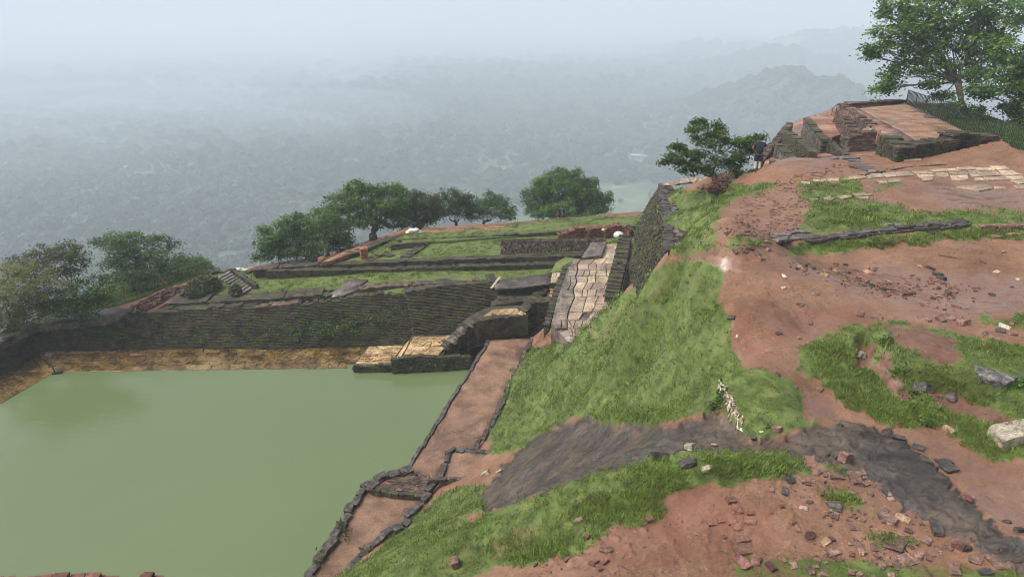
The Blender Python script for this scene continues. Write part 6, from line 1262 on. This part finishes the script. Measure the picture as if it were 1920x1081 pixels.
def surf_tufts():
    """coarse tufts where the photo shows longer grass"""
    P_ = []
    for cx, cy, sx, sy, n in ((1600, 690, 40, 22, 260), (1640, 735, 50, 25, 420), (1700, 775, 60, 18, 380), (1780, 740, 60, 30, 420), (1850, 820, 50, 20, 300), (1560, 655, 30, 12, 140), (1240, 905, 30, 30, 320), (1150, 960, 50, 18, 320), (1300, 800, 30, 8, 120), (1000, 1030, 60, 16, 260), (1400, 870, 60, 14, 260), (1200, 780, 50, 8, 260), (1650, 458, 110, 4, 500), (1850, 440, 60, 5, 300), (1560, 935, 30, 8, 60), (1690, 1010, 30, 6, 60), (1890, 650, 30, 12, 120)):
        for _ in range(n):
            x, y = random.gauss(cx, sx), random.gauss(cy, sy)
            if x > 1935: continue
            p = hit(x, y)
            if float(samp(A['grass'], p.x, p.y)) > .25: P_.append(p)
    n = len(P_); scatter('coarse_grass', np.array([p[:] for p in P_]), np.stack([RNG.normal(0, .15, n), RNG.normal(0, .15, n), RNG.uniform(0, 6.28, n)], 1), RNG.uniform(.6, 1.2, n), [tufts[4], tuft(31, 22, .09, .11, .006, 1.1, .3)], 'longer coarse grass on the earth hump and at the ridge rims')
surf_tufts()

# ------------------------------------------------------------------ fences
def fence(label, line, h0, h1, n, style, bar=.018, mat='iron', lean=0., posts=6):
    Q = [PD(*a) for a in line]; at, L = resamp(Q, .3); o = empty('iron_fence', Q[0], 0, label, 'fence'); pv = Q[0]
    H_ = lambda s: Vector((0, 0, h0 + (h1 - h0) * s / L))
    def tb(nm, a, b, r):
        mb = MB(); mb.tube([a - pv, b - pv], r, 4); mb.build(nm, M[mat], o)
    for k in range(n):
        s = L * k / n; s2 = L * (k + 1) / n; a, b = at(s), at(s2)
        if style == 'lattice':
            tb('bar', a, b + H_(s2), bar); tb('bar', a + H_(s), b, bar); 
            if k % 2 == 0: tb('post', a - Vector((0, 0, .3)), a + H_(s) * 1.08, bar * 1.6)
        else:
            t = (b - a); tb('bar', a - Vector((0, 0, .1)), a + H_(s) + t * lean, bar); tb('bar', a + t * .9 - Vector((0, 0, .1)), a + H_(s) + t * (.25 + lean), bar)
            if k % posts == 0: tb('post', a - Vector((0, 0, .5)), a + H_(s) * 1.03 + t * lean, bar * 1.8)
    m = 14
    for fr in (.08, .96):
        for j in range(m):
            a, b = at(L * j / m), at(L * (j + 1) / m); tb('rail', a + H_(L * j / m) * fr, b + H_(L * (j + 1) / m) * fr, bar * 1.3)
M['iron_green'] = simple('green_painted_iron', (.02, .045, .022), .5, .2)
fence('dark green lattice fence along the grass verge beside the red path', [(150, 594, 49.3), (200, 572, 51.2), (300, 538, 54.5), (392, 509, 58)], 1.0, .85, 24, 'lattice', .017, 'iron_green')
fence('short grey lattice fence under the low dark tree beyond the lawn', [(524, 497, 57.5), (552, 488, 59), (580, 480, 60.5)], .65, .85, 7, 'lattice', .02, 'iron')
fence('long black railing of paired bars along the right side of the ruin platform', [(1698, 194, 54), (1735, 213, 48.5), (1773, 230, 44.5), (1830, 258, 40.5), (1880, 280, 37.5), (1930, 302, 35)], 1.05, 1.55, 58, 'pairs', .017, 'iron', .3, 8)
patch('verge', [(1698, 190, 7.3), (1699, 197, 7.2), (1773, 232, 7.25), (1812, 250, 7.3), (1872, 258, 7.2), (1874, 284, 7.62), (1925, 306, 7.5), (1990, 300, 7.3), (1990, 262, 7.3), (1860, 225, 7.3), (1780, 195, 7.4)], M['lawn'], .6, .08, 6)
zf_ = TPS([tuple(P(*a)) for a in ((1698, 190, 7.3), (1699, 197, 7.2), (1773, 232, 7.25), (1812, 250, 7.3), (1872, 258, 7.2), (1874, 284, 7.62), (1925, 306, 7.5), (1990, 300, 7.3), (1990, 262, 7.3), (1860, 225, 7.3), (1780, 195, 7.4))], .3)
R_ = [tuple(P(*a)[:2]) for a in ((1720, 200, 7.25), (1773, 230, 7.25), (1812, 248, 7.3), (1872, 258, 7.2), (1874, 284, 7.62), (1925, 304, 7.5), (1985, 296, 7.3), (1985, 264, 7.3), (1860, 226, 7.3), (1790, 202, 7.4))]
xx = RNG.uniform(min(q[0] for q in R_), max(q[0] for q in R_), 5000); yy = RNG.uniform(min(q[1] for q in R_), max(q[1] for q in R_), 5000); s_ = sd_poly(xx, yy, R_) > 0; xx, yy = xx[s_], yy[s_]; n_ = len(xx)
_tg = [tuft(41, 20, .10, .15, .007, .8, .05)]; _tg[0].materials[0] = M['leaf']
scatter('tall_grass', np.stack([xx, yy, zf_(xx, yy)], 1), np.stack([RNG.normal(0, .15, n_), RNG.normal(0, .15, n_), RNG.uniform(0, 6.28, n_)], 1), RNG.uniform(1.0, 2.0, n_), _tg, 'long grass along the iron fence by the ruin platform')

# ------------------------------------------------------------------ small things on the lower terraces
def pillar():
    b = PD(683.5, 484.5, 57.4); o = empty('brick_pillar', b, .35, 'square orange brick pillar standing on the lawn before the parapet', 'brick pillar'); mb = MB(); k = 0; z = 0
    while z < .9:
        for q in range(4):
            a = q * math.pi / 2; d = Vector((math.cos(a), math.sin(a), 0)); e = Vector((-math.sin(a), math.cos(a), 0))
            for j in (-1, 1): mb.box(d * .235 + e * (j * .15 + (.03 if k % 2 else -.03)) + Vector((0, 0, z + .04)), e * .135, d * .06, Vector((0, 0, .034)), random.random(), .004)
        z += .076; k += 1
    tag(mb.build('brick_course', M['brick_ora'], o), kind='stuff'); mb = MB(); mb.box((0, 0, .43), Vector((.26, 0, 0)), Vector((0, .26, 0)), Vector((0, 0, .43))); mb.build('pillar_core', M['brick_ora'], o)
    mb = MB(); mb.box((0, 0, .92), Vector((.31, 0, 0)), Vector((0, .31, 0)), Vector((0, 0, .035)), .7); mb.box((.1, 0, .98), Vector((.14, .02, 0)), Vector((-.02, .10, 0)), Vector((0, 0, .03)), .9, .01); mb.build('cap_brick', M['brick_ora'], o)
pillar()
wall('brick_stack', 'leftmost low heap of red bricks on the far lawn, half behind the thatch', [(1048, 443, 60.5), (1068, 438, 60.6)], 19.4, .6, 'brick_red', 'brick_red', .1, bl=.24, bh=.08, rag=.16, cat='brick stack')
wall('brick_stack', 'red brick stack with a sloping side, left of the taller stacks', [(1069, 435, 60.4), (1082, 428, 60.5), (1096, 428, 60.6)], 19.4, .8, 'brick_red', 'brick_red', .02, bl=.24, bh=.08, rag=.07, cat='brick stack')
wall('brick_stack', 'middle red brick stack with a white scrap on top', [(1107, 429, 60.3), (1120, 428, 60.4), (1134, 428, 60.5)], 19.4, .8, 'brick_red', 'brick_red', .02, bl=.24, bh=.08, rag=.07, cat='brick stack')
wall('brick_stack', 'tallest red brick stack behind the white sack', [(1137, 427, 60.2), (1160, 423, 60.3), (1170, 424, 60.4), (1178, 434, 60.2)], 19.4, .9, 'brick_red', 'brick_red', .02, bl=.24, bh=.08, rag=.08, cat='brick stack')
crumple('white_sack', 'plump white and green sack leaning on the tallest brick stack', PD(1160, 441, 59.2), .42, M['cloth_white'], 'sack', .75, 5, .3)
crumple('white_scrap', 'small white plastic scrap on the middle brick stack', PD(1131, 431, 59.9) , .14, M['cloth_white'], 'plastic scrap', .8, 6, .4)
for k, (px, py, r) in enumerate(((768, 436, .38), (777, 435, .42), (785, 436, .34), (772, 432, .34), (780, 431, .3))):
    o = crumple('white_sack', 'white sack in the heap of sacks at the upper end of the parapet', PD(px, py, 64.5 - k * .1), r, M['cloth_white'], 'sack', .6, 10 + k, .35); o['label'] = ('leftmost white sack of the heap at the upper parapet end', 'middle front white sack of the heap at the parapet end', 'rightmost white sack of the heap at the parapet end', 'upper left white sack of the heap at the parapet end', 'topmost white sack of the heap at the parapet end')[k]; o['group'] = 'white sacks at the parapet end'
for k, (px, py, r) in enumerate(((443, 508, .3), (452, 507, .34), (460, 508, .3), (447, 505, .26))):
    o = crumple('pale_sack', 'pale sack in the row of sacks behind the ribbed stair', PD(px, py, 57.5 - k * .1), r, M['cloth_white'], 'sack', .55, 20 + k, .35); o['label'] = ('leftmost pale sack behind the ribbed stair', 'middle pale sack behind the ribbed stair', 'rightmost pale sack behind the ribbed stair', 'small pale sack lying behind the others by the ribbed stair')[k]; o['group'] = 'pale sacks behind the ribbed stair'
b_ = PD(475, 506, 58); o_ = empty('red_kerb', b_, .15, 'short reddish kerb slab behind the pale sacks', 'kerb'); mb = MB(); mb.box((0, 0, .05), Vector((.75, 0, 0)), Vector((0, .2, 0)), Vector((0, 0, .08)), .6, .02); mb.build('kerb_slab', M['brick_ora'], o_)
crumple('orange_rubble', 'heap of orange brick rubble at the lower end of the parapet', PD(606, 486, 57.0), .45, M['brick_ora'], 'rubble', .5, 31, .5)
# post standing in the shallow water
b_ = P(105, 698, 23.35); o_ = empty('water_post', b_, .2, 'thin dark gauge post with a short cross arm in the shallow pool corner', 'post'); mb = MB(); mb.tube([(0, 0, -.3), (-.12, 0, .5)], .035, 6); mb.build('post', M['iron'], o_)
mb = MB(); mb.box((-.12, 0, .5), Vector((.24, .02, 0)), Vector((-.01, .05, 0)), Vector((0, 0, .025))); mb.build('cross_arm', M['iron'], o_)
mb = MB(); mb.box((.1, -.05, .02), Vector((.3, .05, 0)), Vector((-.03, .12, 0)), Vector((0, 0, .03))); mb.build('foot_plate', M['iron'], o_)
rk_ = P(92, 665, 23.3); o_ = bpy.data.objects.new('rock', stone_me('block', 'stone_pale', 1)); link(o_); o_.location = rk_ + Vector((0, 0, .05)); o_.scale = (.5, .35, .15); tag(o_, 'small pale stone lying on the ochre ledge by the pool corner', 'stone')
# red wall top right under the camera
wall('near_wall', 'dark red crumbling brick wall top at the bottom left edge of the photo', [(-60, 1095, 13.0), (60, 1093, 13.1), (150, 1088, 13.2), (232, 1098, 13.3)], 25, .22, 'brick_red', 'soil', .02, .26, .075, .035)
wall('near_wall', 'lone orange brick stub at the bottom edge right of the red wall top', [(254, 1098, 13.3), (270, 1086, 13.3), (300, 1099, 13.3)], 25, .2, 'brick_red', 'soil', .02, .26, .075, .01)
# fallen branches
def stick(label, pts, r):
    w = [hit(*p) + Vector((0, 0, r + .01)) for p in pts]; mb = MB(); mb.tube([p - w[0] for p in w], [r, r * .8, r * .4][:len(w)], 5, .4); o = mb.build('stick', M['bark'], None); o.location = w[0]; tag(o, label, 'stick')
stick('thin fallen stick on the wet path below the stone line', [(1759, 479), (1782, 483), (1806, 487)], .018)
stick('short twig on the wet path near the right edge', [(1837, 491), (1848, 494)], .015)
stick('forked dry stick in the foreground dirt', [(1165, 1062), (1180, 1070), (1190, 1078)], .012)
# handrail at the far ruins
b_ = PD(1560, 211, 52); o_ = empty('handrail', b_, 0, 'small bent iron handrail at the far corner of the ruins', 'handrail')
for a, b in (((0, 0, -.2), (0, 0, .35)), ((0, 0, .35), (.3, 0, .6)), ((.3, 0, -.1), (.3, 0, .6)), ((.3, 0, .6), (.7, .2, .55))):
    mb = MB(); mb.tube([a, b], .025, 4); mb.build('rail', M['iron'], o_)

# ================================================================== people
SKIN = simple('skin', (.22, .12, .08), .55)
def skinned(name, joints, edges, mat, parent, sub=2, root=0):
    me = bpy.data.meshes.new(name); me.from_pydata([j[0] for j in joints], edges, []); me.update(); o = bpy.data.objects.new(name, me); link(o, parent); me.materials.append(mat)
    o.modifiers.new('skin', 'SKIN'); sv = me.skin_vertices[0].data if me.skin_vertices else None
    if sv is None:
        bm = bmesh.new(); bm.from_mesh(me); bm.verts.layers.skin.verify(); bm.to_mesh(me); bm.free(); sv = me.skin_vertices[0].data
    for i, j in enumerate(joints): sv[i].radius = (j[1], j[2] if len(j) > 2 else j[1]); sv[i].use_root = (i == root)
    s = o.modifiers.new('sub', 'SUBSURF'); s.levels = sub; s.render_levels = sub
    me.polygons.foreach_set('use_smooth', np.ones(len(me.polygons), bool)) if len(me.polygons) else None
    return o
def person(label, loc, rz, h, shirt, shorts, legs=None, hair=(.01, .01, .01), pose='akimbo', hat=None, bag=None, stride=0.):
    o = empty('person', loc, rz, label, 'person'); s = h / 1.75
    def J(x, y, z, a, b=None): return ((x * s, y * s, z * s), a * s, (b or a) * s)
    st = stride
    if pose == 'akimbo': arm = {1: [(.21, 0, 1.42, .055), (.36, .06, 1.20, .042), (.26, -.06, 1.06, .032), (.20, -.10, 1.03, .028)], -1: [(-.21, 0, 1.42, .055), (-.34, .04, 1.19, .042), (-.24, -.08, 1.05, .032), (-.18, -.10, 1.03, .028)]}
    elif pose == 'straps': arm = {1: [(.20, 0, 1.42, .055), (.27, .0, 1.17, .042), (.17, -.16, 1.30, .032), (.13, -.18, 1.34, .03)], -1: [(-.20, 0, 1.42, .055), (-.27, .02, 1.15, .042), (-.28, -.10, .92, .032), (-.28, -.13, .84, .03)]}
    else: arm = {1: [(.20, 0, 1.42, .055), (.26, .02, 1.15, .042), (.28, -.08, .92, .032), (.28, -.10, .84, .03)], -1: [(-.20, 0, 1.42, .055), (-.26, .03, 1.15, .042), (-.27, .10, .92, .032), (-.27, .12, .84, .03)]}
    j = [J(0, 0, .95, .15, .11), J(0, 0, 1.15, .125, .10), J(0, 0, 1.36, .16, .11), J(0, -.01, 1.48, .06), J(0, -.02, 1.55, .052), J(0, -.03, 1.64, .088, .098), J(0, -.02, 1.72, .07, .085)]; e = [(0, 1), (1, 2), (2, 3), (3, 4), (4, 5), (5, 6)]
    for sd_ in (1, -1):
        b = len(j); a = arm[sd_]; j += [J(*q) for q in a]; e += [(2, b), (b, b + 1), (b + 1, b + 2), (b + 2, b + 3)]
        hx, hy, hz = a[3][:3]; dx, dy, dz = (a[3][0] - a[2][0]), (a[3][1] - a[2][1]), (a[3][2] - a[2][2]); n = math.sqrt(dx * dx + dy * dy + dz * dz); dx, dy, dz = dx / n, dy / n, dz / n
        for f in range(5):                       # four fingers and a thumb, each its own chain from the palm
            q = len(j); sp = (f - 1.5) * .017; r = .0085; ln = (.06, .075, .07, .05)[f] if f < 4 else .045; tx = .03 * sd_ if f == 4 else 0
            j += [J(hx + dx * (.05 if f < 4 else .02) + tx * .6, hy + dy * .05 + sp, hz + dz * (.05 if f < 4 else .02), r * 1.2), J(hx + dx * (.05 + ln) + tx - .008 * sd_, hy + dy * (.05 + ln) + sp, hz + dz * (.05 + ln) - .01, r)]; e += [(b + 3, q), (q, q + 1)]
        b = len(j); x = .095 * sd_; f = st * sd_
        j += [J(x, 0, .88, .095, .09), J(x * 1.05, -.10 * f - .01, .50, .058), J(x * 1.05, -.06 * f + .10 * abs(st) * (sd_ < 0), .28, .052), J(x * 1.05, -.22 * f + .01, .08, .036), J(x * 1.1, -.22 * f - .10, .035, .035, .03)]; e += [(0, b), (b, b + 1), (b + 1, b + 2), (b + 2, b + 3), (b + 3, b + 4)]
    body = skinned('body', j, e, SKIN, o)
    # face
    fm = MB(); fm.tube([(0, -.115 * s, 1.665 * s), (0, -.14 * s, 1.625 * s)], [.010 * s, .016 * s], 5); fm.build('nose', SKIN, body)
    for sd_ in (1, -1):
        fm = MB(); fm.box((.035 * sd_ * s, -.118 * s, 1.665 * s), Vector((.014 * s, 0, 0)), Vector((0, .004, 0)), Vector((0, 0, .007 * s))); fm.build('eye', simple('eye', (.02, .015, .012), .3), body)
        fm = MB(); fm.box((.092 * sd_ * s, -.02 * s, 1.65 * s), Vector((.010 * s, 0, 0)), Vector((0, .018 * s, 0)), Vector((0, 0, .03 * s))); fm.build('ear', SKIN, body)
    fm = MB(); fm.box((0, -.118 * s, 1.585 * s), Vector((.022 * s, 0, 0)), Vector((0, .004, 0)), Vector((0, 0, .005 * s))); fm.build('mouth', simple('lips', (.16, .06, .05), .5), body)
    # hair
    bm = bmesh.new(); bmesh.ops.create_icosphere(bm, subdivisions=3, radius=1)
    for v in bm.verts: v.co = Vector((v.co.x * .107 * s, v.co.y * .12 * s, v.co.z * .115 * s)); 
    bmesh.ops.delete(bm, geom=[v for v in bm.verts if v.co.z < -.05 * s or (v.co.y < -.05 * s and v.co.z < .045 * s)], context='VERTS')
    for v in bm.verts: v.co += Vector((0, -.015 * s, 1.675 * s))
    me = bpy.data.meshes.new('hair'); bm.to_mesh(me); bm.free(); me.materials.append(simple('hair_or_hat', hat or hair, .8)); mobj('hat' if hat else 'hair', me, o)
    # clothes: shells slightly larger than the body
    a1, a2 = arm[1], arm[-1]; half = lambda a: tuple(a[0][k] * .35 + a[1][k] * .65 for k in range(3))
    sj = [J(0, 0, .84, .20, .16), J(0, 0, 1.12, .18, .15), J(0, 0, 1.36, .21, .16), J(0, -.005, 1.52, .10, .09), J(*a1[0][:3], .095), J(*half(a1), .08), J(*a2[0][:3], .095), J(*half(a2), .08)]
    skinned('shirt', sj, [(0, 1), (1, 2), (2, 3), (2, 4), (4, 5), (2, 6), (6, 7)], simple('shirt_cloth', shirt, .85), o)
    kj = [J(0, 0, 1.02, .19, .15)]; ke = []
    for sd_ in (1, -1):
        b = len(kj); kj += [J(.098 * sd_, 0, .86, .135, .13), J(.115 * sd_, -.07 * st * sd_ - .01, .48, .125, .12)]; ke += [(0, b), (b, b + 1)]
    skinned('shorts', kj, ke, simple('shorts_cloth', shorts, .85), o)
    if legs:
        for sd_ in (1, -1):
            f = st * sd_; x = .1 * sd_
            skinned('trouser_leg', [J(x, -.09 * f, .58, .075), J(x, -.06 * f, .30, .066), J(x, -.20 * f, .12, .055)], [(0, 1), (1, 2)], simple('trouser_cloth', legs, .85), o)
    for sd_ in (1, -1):
        mb = MB(); f = st * sd_; mb.box((.105 * sd_ * s, (-.22 * f - .05) * s, .035 * s), Vector((.045 * s, 0, 0)), Vector((0, .13 * s, 0)), Vector((0, 0, .035 * s)), .5, .006); mb.build('shoe', simple('shoe', (.03, .03, .035), .6), o)
    if bag:
        mb = MB(); mb.box((0, .19 * s, 1.25 * s), Vector((.15 * s, 0, 0)), Vector((0, .08 * s, 0)), Vector((0, 0, .23 * s)), .5, .02); b_ = mb.build('pack_body', simple('pack_cloth', bag, .8), None); bev = b_.modifiers.new('bevel', 'BEVEL'); bev.width = .05 * s; bev.segments = 3
        bk = empty('backpack', o.location, rz, 'small backpack carried by the ' + label.split(' standing')[0].split(' walking')[0], 'backpack'); b_.parent = bk
        for sd_ in (1, -1):
            mb = MB(); mb.tube([(sd_ * .10 * s, .12 * s, 1.45 * s), (sd_ * .11 * s, -.02 * s, 1.53 * s), (sd_ * .12 * s, -.15 * s, 1.38 * s), (sd_ * .12 * s, -.10 * s, 1.15 * s), (sd_ * .1 * s, .12 * s, 1.08 * s)], .016 * s, 5); mb.build('strap', simple('strap_cloth', (.02, .02, .02), .8), bk)
    return o
pa = P(1419, 321, 8.02)
person('visitor in dark navy clothes standing with hand on hip behind the shrub', pa + Vector((0, 0, .0)), math.pi - .35, 1.76, (.012, .017, .028), (.012, .014, .035), (.55, .52, .46), hair=(.008, .008, .009), pose='akimbo')
pb = PD(1047.5, 414.5, 70.0)
person('walking hiker in dark red and black top on the far path', pb, 1.2, 1.5, (.05, .012, .012), (.015, .015, .018), None, pose='walk', stride=.6)
pc = PD(1055.5, 415.5, 69.5)
person('hiker in teal blue shirt with a backpack walking on the far path', pc, 1.0, 1.6, (.02, .09, .13), (.02, .025, .03), None, hair=(.03, .02, .012), pose='straps', stride=.5, bag=(.03, .06, .09))
